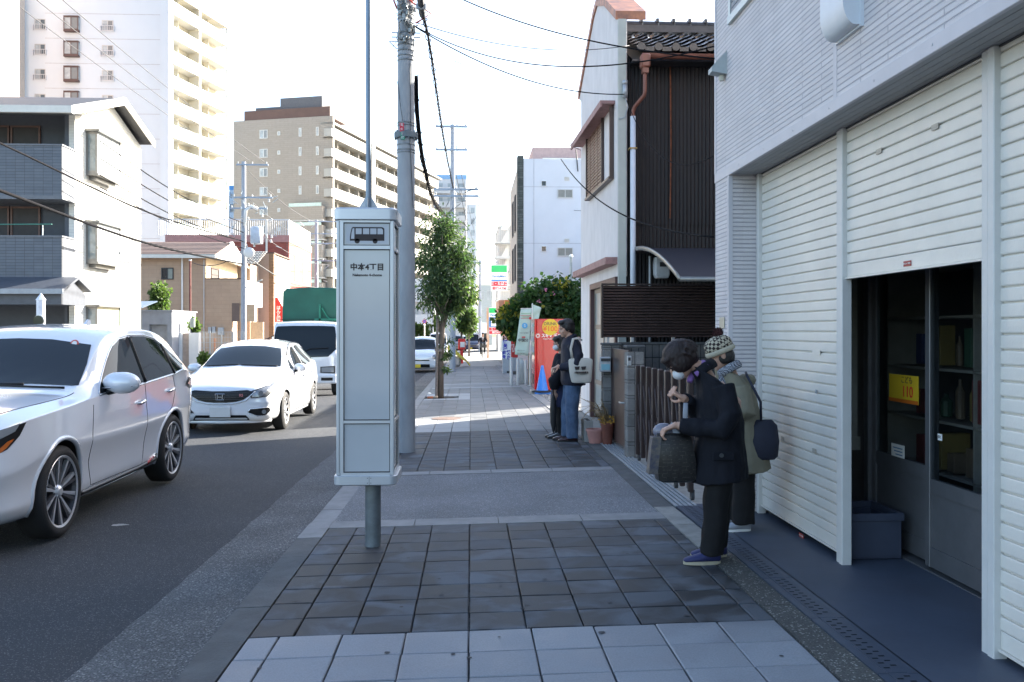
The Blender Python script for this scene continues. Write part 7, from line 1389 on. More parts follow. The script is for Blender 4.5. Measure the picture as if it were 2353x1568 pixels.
b = MB(); b.loft([[(-.015, 1.5, 1.49), (.015, 1.5, 1.49), (.015, 1.62, 1.475), (-.015, 1.62, 1.475)], [(-.005, 1.58, 1.56), (.005, 1.58, 1.56), (.005, 1.62, 1.555), (-.005, 1.62, 1.555)]]); b.build('roof_antenna', M_cw, c.t, False, True)
# ---------------- lorry with green cover
c = Car('truck', 'small white cab truck with a high green tarpaulin body', 'truck', (-4.35, 25.6, gz(-4.3, 25.6)), 0)
c.body([(-1.62, .42, .80, .83, .50, .84, .75, .83, 1.0, .78, 1.1, 1.12), (-1.58, .36, .84, .86, .50, .865, .75, .855, 1.05, .82, 1.15, 1.18), (-1.50, .36, .84, .865, .5, .87, .75, .86, 1.1, .80, 1.35, 1.40), (-1.36, .36, .84, .865, .5, .87, .75, .86, 1.15, .82, 1.84, 1.88), (-1.28, .36, .84, .865, .5, .87, .8, .86, 1.2, .82, 1.94, 1.98), (-.9, .36, .84, .865, .5, .87, .8, .86, 1.2, .81, 1.95, 2.0), (-.2, .36, .84, .865, .5, .87, .8, .86, 1.2, .81, 1.95, 2.0), (0, .38, .82, .84, .5, .85, .8, .84, 1.2, .74, 1.88, 1.95)], (), sub=2)
c.patch('F', smooth_poly([(-.83, 1.05), (0, 1.02), (.83, 1.05), (.79, 1.80), (.7, 1.85), (-.7, 1.85), (-.79, 1.80)], 1), M_cglass, 'windshield', .014, .06)
c.line('F', [(-.1, 1.12), (.15, 1.25), (.62, 1.27)], .012, M_cblack, 'wiper', .03)
for sg in (1, -1):
    x0, x1 = sorted((sg*.42, sg*.80)); lf = c.patch('F', [(x0, .62), (x1, .60), (x1, .80), (x0, .78)], M_cblack, 'headlight', .006, .05); c.patch('F', [(x0+.03, .64), (x1-.03, .63), (x1-.03, .77), (x0+.03, .76)], M_lens, 'lens', .012, .05, parent=lf)
    b = MB(); b.box(sg*.98-.07, sg*.98+.07, -1.5, -1.44, 1.28, 1.52, ch=.02); b.tube([(sg*.8, -1.4, 1.6), (sg*.98, -1.47, 1.52)], .012, 6); b.build('mirror', M_cblack, c.t, False, True); wheel(c, sg*.74, -.95, .31, .31, .2, .19, 6, sg, False); wheel(c, sg*.74, 1.9, .31, .31, .2, .19, 6, sg, False)
b = MB(); b.box(-.85, .85, -1.68, -1.56, .34, .58, ch=.03); bp_ = b.build('bumper', M_cw, c.t, False, True); b = MB(); b.box(.45, .75, -1.685, -1.67, .42, .50); b.box(-.75, -.45, -1.685, -1.67, .42, .50); b.build('bumper_recess', M_cblack, bp_, False, True)
b = MB(); b.box(-.3, .3, -.2, 3.0, .45, .6); b.box(-.88, .88, .1, 3.1, .75, .9); b.build('chassis', M_dark, c.t, False, True)
b = MB(); b.cur = 0; n = 12; rings = []
for y in [.08, .12, .8, 1.5, 2.3, 3.05, 3.1]:
    s_ = .985 if y in (.08, 3.1) else 1; zt = 2.92+(.0 if y not in (.8, 2.3) else .03); zt -= .04 if y in (.08, 3.1) else 0; rings.append([(-.93*s_, y, .9), (-.93*s_, y, 1.7), (-.90*s_, y, zt-.12), (-.80*s_, y, zt-.02), (-.4, y, zt), (0, y, zt+.01), (.4, y, zt), (.80*s_, y, zt-.02), (.90*s_, y, zt-.12), (.93*s_, y, 1.7), (.93*s_, y, .9)])
b.loft(rings); tp = b.build('tarpaulin', mat('tarp_green', (.015, .115, .075), .55, var=.18, vs=1.5, bump=.5, bs=2.5), c.t, True, True, 40)
b = MB(); b.box(-.93, .93, .055, .07, 2.02, 2.05); b.build('tarp_seam', mat('tarp_dark', (.01, .07, .045), .6), tp, False, True)
b = MB(); b.box(.12, .17, -.05, .02, 1.95, 2.45); b.tube([(.2, -.02, 2.35), (.35, -.02, 2.1), (.5, -.02, 2.0)], .02, 6); b.box(.0, .8, -.05, .0, 2.0, 2.06); b.build('side_frame', mat('frame_green', (.02, .2, .12), .5), c.t, False, True)
b = MB(); b.box(-.14, .14, -1.70, -1.685, .40, .53); b.build('number_plate', mat('plate_green', (.1, .3, .2), .5), c.t, False, True)
# ---------------- kei cars and distant traffic
def kei(lab, x, y, paint, name='small_car', tall=1.58, plate=(.6, .45, .03), wid=.735, L=1.65, group=None):
    c = Car(name, lab, 'car' if name != 'van' else 'van', (x, y, gz(x, y)), 0, paint, group); W = wid/.735; T = tall/1.58
    c.body([(-L-.05, .26, .5*W, .58*W, .34, .62*W, .5, .58*W, .66, .45*W, .72, .74), (-L+.03, .2, .62*W, .68*W, .3, .70*W, .5, .67*W, .74, .55*W, .82, .85), (-L+.35, .18, .66*W, .69*W, .32, .72*W, .55, .70*W, .88, .60*W, .95, .98), (-L+.62, .18, .68*W, .70*W, .32, .73*W, .56, .71*W, .93, .62*W, 1.0, 1.03), (-L+1.05, .18, .68*W, .70*W, .32, .735*W, .56, .71*W, .96, .55*W, 1.43*T, 1.50*T), (-L+1.35, .18, .68*W, .70*W, .32, .735*W, .56, .71*W, .96, .54*W, 1.49*T, 1.575*T), (.8, .18, .68*W, .70*W, .32, .735*W, .58, .71*W, .97, .54*W, 1.49*T, 1.58*T), (L-.2, .2, .67*W, .69*W, .34, .72*W, .6, .70*W, .98, .54*W, 1.44*T, 1.52*T), (L, .3, .6*W, .64*W, .4, .67*W, .6, .65*W, .9, .5*W, 1.2, 1.3)], (), sub=2)
    c.patch('F', [(-.60*W, 1.0), (0, 1.03), (.60*W, 1.0), (.525*W, 1.42*T), (0, 1.46*T), (-.525*W, 1.42*T)], M_cglass, 'windshield', .006, .07)
    for fr in 'RL': c.patch(fr, [(-L+.85, 1.0), (-L+1.2, 1.40*T), (.1, 1.42*T), (.1, 1.0)], M_cglass, 'side_window', .006, .08); c.patch(fr, [(.16, 1.0), (.16, 1.42*T), (1.0, 1.42*T), (1.05, 1.0)], M_cglass, 'side_window', .006, .08)
    for sg in (-1, 1):
        D = Vector((-sg*.5, .866, 0)); U = Vector((sg*.866, .5, 0)); fr = (U, Vector((0, 0, 1)), D, Vector((0, -L+.4, 0))-D*3); hl = c.patch(fr, smooth_poly([(.20*W, .58), (.18*W, .76), (.44*W, .84), (.48*W, .62)], 1), mat('lamp_bowl', (.25, .26, .27)), 'headlight', .008, .04); c.patch(fr, [(.42*W, .64), (.42*W, .82), (.50*W, .80), (.52*W, .64)], M_amber, 'indicator', .01, .04, parent=hl)
        for yy in (-L+.55, L-.6): wheel(c, sg*.65*W, yy, .28, .28, .15, .17, 6, sg, False)
        b = MB(); b.ell((sg*(.80*W), -L+.95, 1.0), (.08, .06, .08), n=12, m=8); b.build('mirror', paint, c.t, True, True)
    c.patch('F', [(-.36*W, .52), (.36*W, .52), (.33*W, .57), (-.33*W, .57)], M_cblack, 'grille', .006, .05); c.patch('F', [(-.42*W, .24), (.36*W, .24), (.36*W, .38), (-.42*W, .38)], M_cblack, 'lower_intake', .006, .05)
    y0 = c.hit('F', -.2, .31, .02).y; b = MB(); b.box(-.36*W, -.03, y0-.01, y0, .23, .38); b.build('number_plate', mat('plate_%d' % int(plate[0]*100+plate[2]*10), plate, .5, var=.02), c.t, False, True); c.line('F', [(-.5*W, 1.0), (.2, 1.03)], .012, M_cblack, 'wiper', .02); return c
kei('small white car with a yellow number plate coming up behind the street tree', -2.13, 41, M_cw)
kei('white boxy van driving behind the small white car', -2.35, 66, M_cw, 'van', 1.85, (.5, .5, .5), .74)
kei('dark blue car with a yellow plate far along the road', XY(1086, 88), 88, mat('car_navy', (.03, .04, .09), .3, coat=1, var=.02), 'car', 1.75, (.6, .45, .03), .76)
kei('small white car at the far right of the road beside the red post box', XY(1072, 100), 100, M_cw, 'car', 1.55, (.5, .5, .5), .74)
kei('dark car behind the white van, mostly hidden', -1.3, 82, mat('car_grey', (.08, .09, .1), .3, coat=1, var=.02), 'car', 1.6, (.5, .5, .5), .76)
c = Car('delivery_truck', 'white box truck at the far end of the street', 'truck', (XY(1103, 112), 112, gz(0, 112)), 0); b = MB(); b.box(-.95, .95, -2.2, -.9, .4, 2.0, ch=.08); b.build('cab', M_cw, c.t, False, True); b = MB(); b.box(-.8, .8, -2.22, -2.205, 1.15, 1.8); b.build('windshield', M_cglass, c.t, False, True); b = MB(); b.box(-1.05, 1.05, -.85, 3.2, .8, 3.1, ch=.04); b.build('cargo_box', M_cw, c.t, False, True)
for sg in (-1, 1): wheel(c, sg*.85, -1.6, .38, .38, .22, .22, 6, sg, False); wheel(c, sg*.85, 2.2, .38, .38, .22, .22, 6, sg, False)
# ================================================================ PEOPLE
M_skin = mat('skin', (.50, .30, .22), .5, var=.08, vs=8); M_hair = mat('hair_black', (.012, .010, .010), .45, var=.3, vs=30, bump=.6, bs=120, stretch=(1, 1, .2)); M_hairb = mat('hair_brown', (.016, .007, .006), .6, var=.4, vs=30, bump=.7, bs=120, stretch=(1, 1, .25))
M_mask = mat('mask_white', (.65, .67, .70), .8, var=.04); M_eye = mat('eye_dark', (.02, .012, .01), .2, var=0); M_lip = mat('lips', (.36, .14, .12), .5, var=.05)
def frame(p, yaw, pitch=0, roll=0): return Matrix.Translation(p) @ Matrix.Rotation(yaw, 4, 'Z') @ Matrix.Rotation(pitch, 4, 'X') @ Matrix.Rotation(roll, 4, 'Y')   # local -Y is where the figure faces
def seg(b, pts, rs, M, n=14):
    b.tube([M @ Vector(p) for p in pts], rs, n)
def head_mb(b, M, s=1.0):
    """skull, jaw, nose, ears, neck; centre of head at M origin, faces -Y"""
    E = lambda c, r: b.ell(M @ Vector([x*s for x in c]), [x*s for x in r], n=20, m=14, rot=M.to_3x3())
    E((0, .012, .03), (.073, .092, .088)); E((0, -.022, -.035), (.058, .068, .072)); E((0, -.048, -.085), (.030, .028, .022)); E((0, -.088, -.012), (.013, .014, .024)); E((0, -.098, -.028), (.015, .014, .011)); E((.045, -.055, -.025), (.022, .022, .022)); E((-.045, -.055, -.025), (.022, .022, .022))
    for sg in (-1, 1): E((sg*.073, .012, -.008), (.010, .020, .030)); E((sg*.03, -.074, .022), (.024, .012, .008))
    E((0, -.077, -.056), (.022, .014, .012))
def face(parent, M, s=1.0, mouth=True):
    for sg in (-1, 1):
        b = MB(); b.ell(M @ Vector((sg*.030*s, -.083*s, .002*s)), (.011*s, .006*s, .006*s), n=10, m=6, rot=M.to_3x3()); b.build('eye', M_eye, parent, True)
        b = MB(); b.tube([M @ Vector((sg*.016*s, -.089*s, .024*s)), M @ Vector((sg*.034*s, -.090*s, .029*s)), M @ Vector((sg*.050*s, -.079*s, .022*s))], .0035*s, 6); b.build('eyebrow', M_hair, parent, True)
    if mouth: b = MB(); b.ell(M @ Vector((0, -.090*s, -.056*s)), (.021*s, .006*s, .006*s), n=12, m=6, rot=M.to_3x3()); b.build('lips', M_lip, parent, True)
def hand_mb(b, M, sg=1, curl=.9, s=1.0, spread=.02):
    """palm at origin, fingers towards +X of M, thumb on the +Y*sg side, palm faces -Z"""
    T = lambda p: M @ Vector([x*s for x in p])
    b.tube([T((-.045, 0, 0)), T((-.01, 0, 0)), T((.04, 0, 0)), T((.052, 0, 0))], [(.018*s, .026*s), (.034*s, .017*s), (.040*s, .015*s), (.032*s, .012*s)], 14)
    for i, (oy, L) in enumerate(((.030, .9), (.010, 1.0), (-.010, .94), (-.029, .76))):
        oy *= sg; a1 = curl*.55; a2 = a1+curl*.8; a3 = a2+curl*.6; L *= .095; p = Vector((.045, oy, 0)); P_ = [p]
        for a, l in ((a1, .45), (a2, .32), (a3, .23)): p = p+Vector((cos(a)*L*l, oy*.15, -sin(a)*L*l)); P_.append(p)
        b.tube([T(q) for q in P_], [.0092*s, .0085*s, .0078*s, .0055*s], 8)
    b.tube([T(q) for q in ((-.02, .022*sg, -.002), (.008, .048*sg, -.012), (.03, .052*sg, -.026), (.046, .044*sg, -.036))], [.013*s, .011*s, .009*s, .006*s], 8)
def look(p, tgt, up=(0, 0, 1)):
    """matrix at p with +X towards tgt, +Z near up"""
    x = (Vector(tgt)-Vector(p)).normalized(); z = Vector(up); y = z.cross(x).normalized(); z = x.cross(y)
    return Matrix.Translation(p) @ Matrix((x, y, z)).transposed().to_4x4()
def shoe(parent, p, yaw, m, sole, L=.245, name='shoe'):
    M = Matrix.Translation(p) @ Matrix.Rotation(yaw, 4, 'Z'); k = L/.25
    def ring(y, hw, z0, z1): return [M @ Vector((hw*cos(t)*k, y*k, z0+(z1-z0)*(.5+.5*sin(t)))) for t in [2*pi*i/14 for i in range(14)]]
    b = MB(); b.loft([ring(.075, .022, .02, .075), ring(.06, .036, .012, .105), ring(.02, .040, .012, .11), ring(-.03, .041, .012, .088), ring(-.08, .045, .012, .065), ring(-.13, .043, .012, .052), ring(-.165, .030, .014, .040), ring(-.175, .012, .02, .03)]); o = b.build(name, m, parent, True)
    b = MB(); pl_ = [(.028*cos(t)*(1.5 if sin(t) < .2 else 1.25), (-.05+.128*sin(t))) for t in [2*pi*i/24 for i in range(24)]]; b.add([M @ Vector((x*k*1.02, y*k, z)) for z in (.0, .022) for x, y in pl_], [list(range(24))[::-1], list(range(24, 48))]+[[i, (i+1) % 24, 24+(i+1) % 24, 24+i] for i in range(24)]); b.build('sole', sole, o)
def person(lab, loc): 
    return thing('person', lab, 'person', loc)
# -- A: woman bending over her bag, faces the street (-X)
AX, AY = 1.61, 6.02; g0 = gz(1.64, AY)
pA = person('woman in long black coat and black trousers bending over her dark patterned bag', (AX, AY, g0)); Z = lambda z: g0+z
hipA = Vector((AX+.06, AY, Z(.80))); neckA = Vector((AX-.08, AY+.0, Z(1.27))); hM = frame((AX-.215, AY-.0, Z(1.335)), -pi/2, radians(48), 0)
b = MB(); head_mb(b, hM); b.tube([hM @ Vector((0, .03, -.05)), neckA+Vector((.02, 0, .01)), neckA+Vector((.09, 0, -.1))], [.046, .048, .045], 14)
b.tube([neckA+Vector((.08, 0, -.12)), (AX+.07, AY, Z(1.05)), hipA], [(.05, .09), (.09, .13), (.10, .13)], 14)
for sg, dx in ((1, .055), (-1, -.02)): b.tube([hipA+Vector((0, sg*.08, -.05)), (AX+.02+dx, AY+sg*.08, Z(.45)), (AX+.0+dx, AY+sg*.08, Z(.09))], [.075, .05, .035], 12)
wl = Vector((AX-.26, AY-.12, Z(.915))); wu = Vector((AX-.2, AY-.02, Z(1.09)))
b.tube([neckA+Vector((.11, -.15, -.12)), (AX+.03, AY-.22, Z(.93)), wl], [.045, .036, .027], 10); b.tube([neckA+Vector((.11, .15, -.12)), (AX-.02, AY+.2, Z(.98)), wu], [.045, .036, .027], 10)
hand_mb(b, look(wl+Vector((-.045, -.0, -.01)), wl+Vector((-.3, .05, -.12)), (-.2, -.3, 1)), -1, 1.3); hand_mb(b, look(wu+Vector((-.02, 0, .01)), wu+Vector((-.1, .02, .06)), (-.5, -.9, .2)), 1, 1.5)
body = fuse(b, 'body', M_skin, pA, .0055, 4); face(body, hM, mouth=False)
b = MB(); b.ell(hM @ Vector((0, -.070, -.048)), (.055, .042, .045), n=16, m=10, rot=hM.to_3x3()); b.build('face_mask', M_mask, pA, True)
b = MB()
for c_, r_ in (((0, .02, .045), (.094, .112, .094)), ((0, .06, -.01), (.09, .075, .085)), ((.05, .0, .0), (.045, .08, .075)), ((-.05, .0, .0), (.045, .08, .075)), ((0, -.05, .075), (.07, .045, .03))): b.ell(hM @ Vector(c_), r_, n=20, m=12, rot=hM.to_3x3())
random.seed(3)
for i in range(70):
    a = R(pi); e = R(-.2, 1.2); d = Vector((cos(a)*cos(e)*.088, .03+sin(a)*cos(e)*.105, .03+sin(e)*.088)); 
    if d.y < -.06 and d.z < .05: continue
    b.tube([hM @ d, hM @ (d*1.1+Vector((0, .0, -.02))), hM @ (d*1.13+Vector((R(.012), R(.012), -.055)))], [.016, .013, .004], 6)
fuse(b, 'hair', M_hairb, pA, .006, 2, .004, .02)
# coat: torso leaning forward, flaring skirt, sleeves
M_coat = mat('coat_black', (.008, .009, .014), .85, var=.2, vs=6, bump=.3, bs=180, spec=.25)
def el(c, rx, ry, tilt=0, n=24): 
    c = Vector(c); return [c+Vector((rx*cos(t)*cos(tilt), ry*sin(t), -rx*cos(t)*sin(tilt))) for t in [2*pi*i/n for i in range(n)]]
b = MB(); b.loft([el((AX-.10, AY, Z(1.275)), .065, .075, .6), el((AX-.05, AY, Z(1.25)), .10, .13, .6), el((AX+.0, AY, Z(1.20)), .135, .19, .5), el((AX+.04, AY, Z(1.10)), .15, .205, .35), el((AX+.06, AY, Z(.95)), .155, .195, .15), el((AX+.055, AY, Z(.80)), .165, .20, 0), el((AX+.05, AY, Z(.66)), .18, .215, 0), el((AX+.04, AY, Z(.545)), .195, .225, -.1)])
b.tube([(AX+.03, AY-.17, Z(1.17)), (AX+.06, AY-.235, Z(1.0)), (AX+.0, AY-.235, Z(.90)), (AX-.12, AY-.17, Z(.905)), (AX-.235, AY-.125, Z(.915))], [.075, .075, .07, .056, .046], 16)
b.tube([(AX+.02, AY+.17, Z(1.17)), (AX-.0, AY+.22, Z(1.0)), (AX-.04, AY+.2, Z(.96)), (AX-.12, AY+.09, Z(1.03)), (AX-.175, AY+.0, Z(1.075))], [.075, .07, .062, .052, .044], 16)
coat = fuse(b, 'coat', M_coat, pA, .008, 4, .013, .10)
b = MB(); b.tube([(AX-.135, AY-.06, Z(1.24)), (AX-.07, AY-.115, Z(1.30)), (AX+.01, AY-.02, Z(1.325)), (AX-.03, AY+.10, Z(1.30)), (AX-.13, AY+.06, Z(1.24))], [(.012, .03), (.014, .035), (.014, .035), (.014, .035), (.012, .03)], 10); b.build('collar', M_coat, coat, True)
b = MB(); b.box(AX-.055, AX+.09, AY-.232, AY-.215, Z(.70), Z(.755), ch=.006); b.build('pocket_flap', M_coat, coat); b = MB(); b.cyl((AX+.0, AY-.236, Z(.735)), (AX+.0, AY-.243, Z(.735)), .014, n=14); b.build('button', M_dark, coat)
b = MB(); b.tube([(AX-.125, AY-.07, Z(1.245)), (AX-.065, AY-.09, Z(1.30)), (AX-.05, AY+.02, Z(1.315)), (AX-.11, AY+.06, Z(1.26)), (AX-.15, AY+.0, Z(1.2))], [.02, .026, .028, .026, .02], 10); b.build('scarf', mat('scarf_purple', (.22, .12, .36), .8, var=.2), pA, True)
M_trou = mat('trousers_black', (.012, .012, .013), .85, var=.2, bump=.2, bs=150, spec=.25)
def trousers(par, legs, top, m, nm='trousers', vx=.009, disp=.010):
    b = MB(); b.loft(top); 
    for pts, rs in legs: b.tube(pts, rs, 16)
    return fuse(b, nm, m, par, vx, 4, disp, .1)
trousers(pA, [([(AX+.05, AY-.085, Z(.74)), (AX+.01, AY-.085, Z(.45)), (AX-.02, AY-.085, Z(.06))], [.10, .085, .075]), ([(AX+.05, AY+.085, Z(.74)), (AX+.07, AY+.085, Z(.45)), (AX+.055, AY+.085, Z(.07))], [.10, .085, .075])], [el((AX+.05, AY, Z(.70)), .12, .16), el((AX+.05, AY, Z(.86)), .12, .15)], M_trou)
M_navyshoe = mat('shoe_navy', (.02, .025, .10), .6, var=.15); M_cream = mat('sole_cream', (.42, .38, .28), .7, var=.06)
shoe(pA, (AX-.04, AY-.085, Z(0)), -pi/2, M_navyshoe, M_cream); shoe(pA, (AX+.05, AY+.085, Z(0)), -pi/2, M_navyshoe, M_cream)
# her bag (a thing of its own) hanging from the lower hand
def bagmat():
    m = bpy.data.materials.new('bag_pattern'); m.use_nodes = True; N = m.node_tree.nodes; L = m.node_tree.links; b = N['Principled BSDF']; b.inputs['Roughness'].default_value = .35
    tc = N.new('ShaderNodeTexCoord'); sp = N.new('ShaderNodeSeparateXYZ'); L.new(tc.outputs['Object'], sp.inputs[0]); cb = N.new('ShaderNodeCombineXYZ'); ad = N.new('ShaderNodeMath'); ad.operation = 'ADD'; L.new(sp.outputs[0], ad.inputs[0]); L.new(sp.outputs[1], ad.inputs[1]); L.new(ad.outputs[0], cb.inputs[0]); L.new(sp.outputs[2], cb.inputs[1])
    br = N.new('ShaderNodeTexBrick'); L.new(cb.outputs[0], br.inputs[0]); br.inputs['Scale'].default_value = 1; br.inputs['Brick Width'].default_value = .05; br.inputs['Row Height'].default_value = .024; br.inputs['Mortar Size'].default_value = .0020; br.inputs['Color1'].default_value = (.006, .006, .007, 1); br.inputs['Color2'].default_value = (.012, .011, .011, 1)
    n = N.new('ShaderNodeTexNoise'); n.inputs['Scale'].default_value = 40; L.new(tc.outputs['Object'], n.inputs[0]); mr = N.new('ShaderNodeMapRange'); mr.inputs[1].default_value = .45; mr.inputs[2].default_value = .6; mr.inputs[3].default_value = 0; mr.inputs[4].default_value = 1; L.new(n.outputs[0], mr.inputs[0])
    vm = N.new('ShaderNodeVectorMath'); vm.operation = 'SCALE'; vm.inputs[0].default_value = (.055, .05, .045); L.new(mr.outputs[0], vm.inputs['Scale']); L.new(vm.outputs[0], br.inputs['Mortar']); L.new(br.outputs[0], b.inputs['Base Color']); return m
M_bag = bagmat(); BX, BY = AX-.28, AY-.02
bg = thing('shopping_bag', 'black bag with pale woven pattern hanging from the bending woman', 'bag', (BX, BY, Z(.55)))
b = MB(); b.loft([[(BX+sx*w_+dx, BY+sy*d_, Z(z)) for sx, sy in ((-1, -1), (-.5, -1.15), (.5, -1.15), (1, -1), (1.05, 0), (1, 1), (.5, 1.15), (-.5, 1.15), (-1, 1), (-1.05, 0))] for z, w_, d_, dx in ((.535, .10, .05, .035), (.55, .125, .07, .03), (.68, .13, .075, .02), (.82, .115, .06, .01), (.86, .11, .045, .01))]); bo = b.build('pouch', M_bag, bg, True, sharp=40)
b = MB(); b.ell((BX-.05, BY-.01, Z(.87)), (.075, .045, .055), n=14, m=8); b.build('plastic_bag', mat('plastic_grey', (.16, .16, .2), .25, var=.3), bg, True)
b = MB(); b.ell((BX+.03, BY-.03, Z(.875)), (.035, .02, .045), n=12, m=8); b.ell((BX+.08, BY-.03, Z(.86)), (.03, .02, .04), n=12, m=8); b.build('papers', mat('paper_bluewhite', (.4, .45, .55), .5, var=.1), bg, True)
b = MB(); b.loft([[(BX-.135+dx+sx*.03, BY-.06+sy*.045, Z(z)) for sx, sy in ((-1, -1), (1, -1), (1, 1), (-1, 1))] for z, dx in ((.6, -.005), (.84, .02))]); b.build('side_bag', mat('floral_blue', (.02, .03, .08), .5, col2=(.15, .13, .10), vs=26), bg)
b = MB(); b.tube([(BX+.09, BY-.04, Z(.86)), (BX+.085, BY-.05, Z(.98)), (BX+.09, BY-.04, Z(1.06))], [(.012, .003), (.018, .003), (.016, .003)], 8); b.tube([(BX-.04, BY-.05, Z(.86)), (BX-.01, BY-.07, Z(.93)), (BX+.05, BY-.05, Z(.87))], .008, 8); b.build('strap', mat('strap_grey', (.28, .3, .34), .6), bg, True)
# big end caster of the accordion gate, built as a small wheeled frame
sc_ = thing('shopping_cart', 'small black wheeled end caster of the accordion gate', 'trolley', (1.9, 9.3, gz(1.9, 9.3))); g1 = gz(1.9, 9.3); b = MB(); X = 1.93; b.tube([(X, 9.3, g1+.45), (X-.01, 9.3, g1+.2), (X+.02, 9.3, g1+.1)], [.012, .03, .02], 8); b.tube([(X+.25, 9.35, g1+.5), (X+.25, 9.35, g1+.12)], .014, 8); b.tube([(X, 9.3, g1+.42), (X+.25, 9.3, g1+.42)], .012, 6); b.build('frame', M_black, sc_)
for xx in (X+.02, X+.25): b = MB(); b.cyl((xx-.01, 9.3, g1+.04), (xx+.015, 9.3, g1+.04), .04, n=16); b.build('wheel', M_dark, sc_)
# -- B: woman in knitted hat and olive coat
QX, QY = 2.08, 6.95; g0 = gz(2.08, QY)-.0; pB = person('woman in olive coat, patterned knitted bobble hat and checked scarf', (QX, QY, g0)); hM = frame((QX-.17, QY-.05, Z(1.345)), -pi/2-.15, radians(22), 0)
b = MB(); head_mb(b, hM); b.tube([hM @ Vector((0, .03, -.05)), (QX-.08, QY, Z(1.22)), (QX-.04, QY, Z(1.12))], [.046, .048, .05], 14); b.tube([(QX-.05, QY, Z(1.15)), (QX-.01, QY, Z(.95)), (QX, QY, Z(.78))], [(.05, .09), (.08, .11), (.10, .13)], 14)
for sg in (1, -1): b.tube([(QX, QY+sg*.08, Z(.76)), (QX, QY+sg*.08, Z(.4)), (QX, QY+sg*.08, Z(.08))], [.08, .05, .035], 12)
w1 = Vector((QX-.26, QY-.1, Z(.93))); b.tube([(QX-.03, QY-.15, Z(1.04)), (QX-.02, QY-.23, Z(.92)), w1], [.045, .036, .027], 10); hand_mb(b, look(w1+Vector((-.03, 0, 0)), w1+Vector((-.3, .1, .03))), -1, .9)
body = fuse(b, 'body', M_skin, pB, .0055, 4); face(body, hM)
b = MB()
for c_, r_ in (((0, .045, -.02), (.078, .062, .075)), ((.058, .01, -.03), (.02, .04, .045)), ((-.058, .01, -.03), (.02, .04, .045))): b.ell(hM @ Vector(c_), r_, n=16, m=10, rot=hM.to_3x3())
fuse(b, 'hair', M_hair, pB, .007, 2)
def knit():
    m = bpy.data.materials.new('knit_pattern'); m.use_nodes = True; N = m.node_tree.nodes; L = m.node_tree.links; b = N['Principled BSDF']; b.inputs['Roughness'].default_value = .95; tc = N.new('ShaderNodeTexCoord'); mp = N.new('ShaderNodeMapping'); mp.inputs['Rotation'].default_value = (.5, .6, .8); L.new(tc.outputs['Object'], mp.inputs[0])
    ck = N.new('ShaderNodeTexChecker'); ck.inputs['Scale'].default_value = 46; ck.inputs[1].default_value = (.45, .4, .3, 1); ck.inputs[2].default_value = (.03, .02, .02, 1); L.new(mp.outputs[0], ck.inputs[0]); L.new(ck.outputs[0], b.inputs['Base Color']); return m
R3m = hM.to_3x3(); b = MB(); hp = [(.093, .028), (.096, .055), (.090, .09), (.070, .118), (.038, .132), (0, .138)]
def hring(rx, z, k=1.15): return [hM @ Vector((rx*cos(t), .012+rx*k*sin(t), z)) for t in [2*pi*i/24 for i in range(24)]]
b.loft([hring(r_+.001, z_+.012) for r_, z_ in hp]); hat = b.build('knitted_hat', knit(), pB, True)
b = MB(); b.loft([hring(.090, .008), hring(.1, .012), hring(.104, .028), hring(.1, .046), hring(.092, .048)], False); b.build('hat_brim', mat('brim_cream', (.42, .38, .29), .9, var=.1, vs=60), hat, True)
b = MB(); random.seed(5); pc = hM @ Vector((0, .05, .165)); b.ell(pc, (.034, .034, .034), n=12, m=8)
for i in range(220): d = Vector((R(1), R(1), R(1))).normalized(); b.tube([pc+d*.02, pc+d*R(.04, .05)], [.004, .0015], 3, False)
b.build('bobble', mat('bobble_maroon', (.05, .015, .015), .95), hat)
M_olive = mat('coat_olive', (.19, .175, .125), .85, var=.12, vs=5, bump=.2, bs=90); b = MB()
b.loft([el((QX-.115, QY, Z(1.235)), .065, .075, .5), el((QX-.085, QY, Z(1.20)), .115, .15, .45), el((QX-.03, QY, Z(1.09)), .14, .20, .2), el((QX, QY, Z(.92)), .15, .20, .1), el((QX+.01, QY, Z(.75)), .16, .21), el((QX+.02, QY, Z(.6)), .18, .225), el((QX+.03, QY, Z(.46)), .20, .235, -.05)])
b.tube([(QX-.04, QY-.17, Z(1.1)), (QX-.02, QY-.24, Z(.92)), (QX-.1, QY-.18, Z(.89)), (QX-.22, QY-.11, Z(.92))], [.075, .07, .06, .048], 14); b.tube([(QX-.04, QY+.17, Z(1.1)), (QX, QY+.24, Z(.9)), (QX-.05, QY+.2, Z(.75))], [.075, .065, .05], 14)
b.tube([(QX+.03, QY-.08, Z(1.17)), (QX+.08, QY, Z(1.15)), (QX+.03, QY+.08, Z(1.17))], [.035, .05, .035], 10)
fuse(b, 'coat', M_olive, pB, .009, 4, .012, .10)
b = MB(); b.tube([hM @ Vector(q) for q in ((.05, -.04, -.125), (.085, .03, -.11), (.03, .10, -.11), (-.05, .09, -.11), (-.085, .02, -.12), (-.03, -.05, -.14), (.05, -.04, -.125))], [(.022, .034)]*7, 12); b.tube([(QX-.15, QY-.07, Z(1.2)), (QX-.17, QY-.11, Z(1.1)), (QX-.15, QY-.15, Z(1.0))], [(.03, .015), (.05, .012), (.045, .01)], 10)
def plaid():
    m = bpy.data.materials.new('plaid'); m.use_nodes = True; N = m.node_tree.nodes; L = m.node_tree.links; b = N['Principled BSDF']; b.inputs['Roughness'].default_value = .9; tc = N.new('ShaderNodeTexCoord'); ck = N.new('ShaderNodeTexChecker'); ck.inputs['Scale'].default_value = 110; ck.inputs[1].default_value = (.4, .42, .46, 1); ck.inputs[2].default_value = (.02, .025, .05, 1); L.new(tc.outputs['Object'], ck.inputs[0]); L.new(ck.outputs[0], b.inputs['Base Color']); return m
b.build('scarf', plaid(), pB, True)
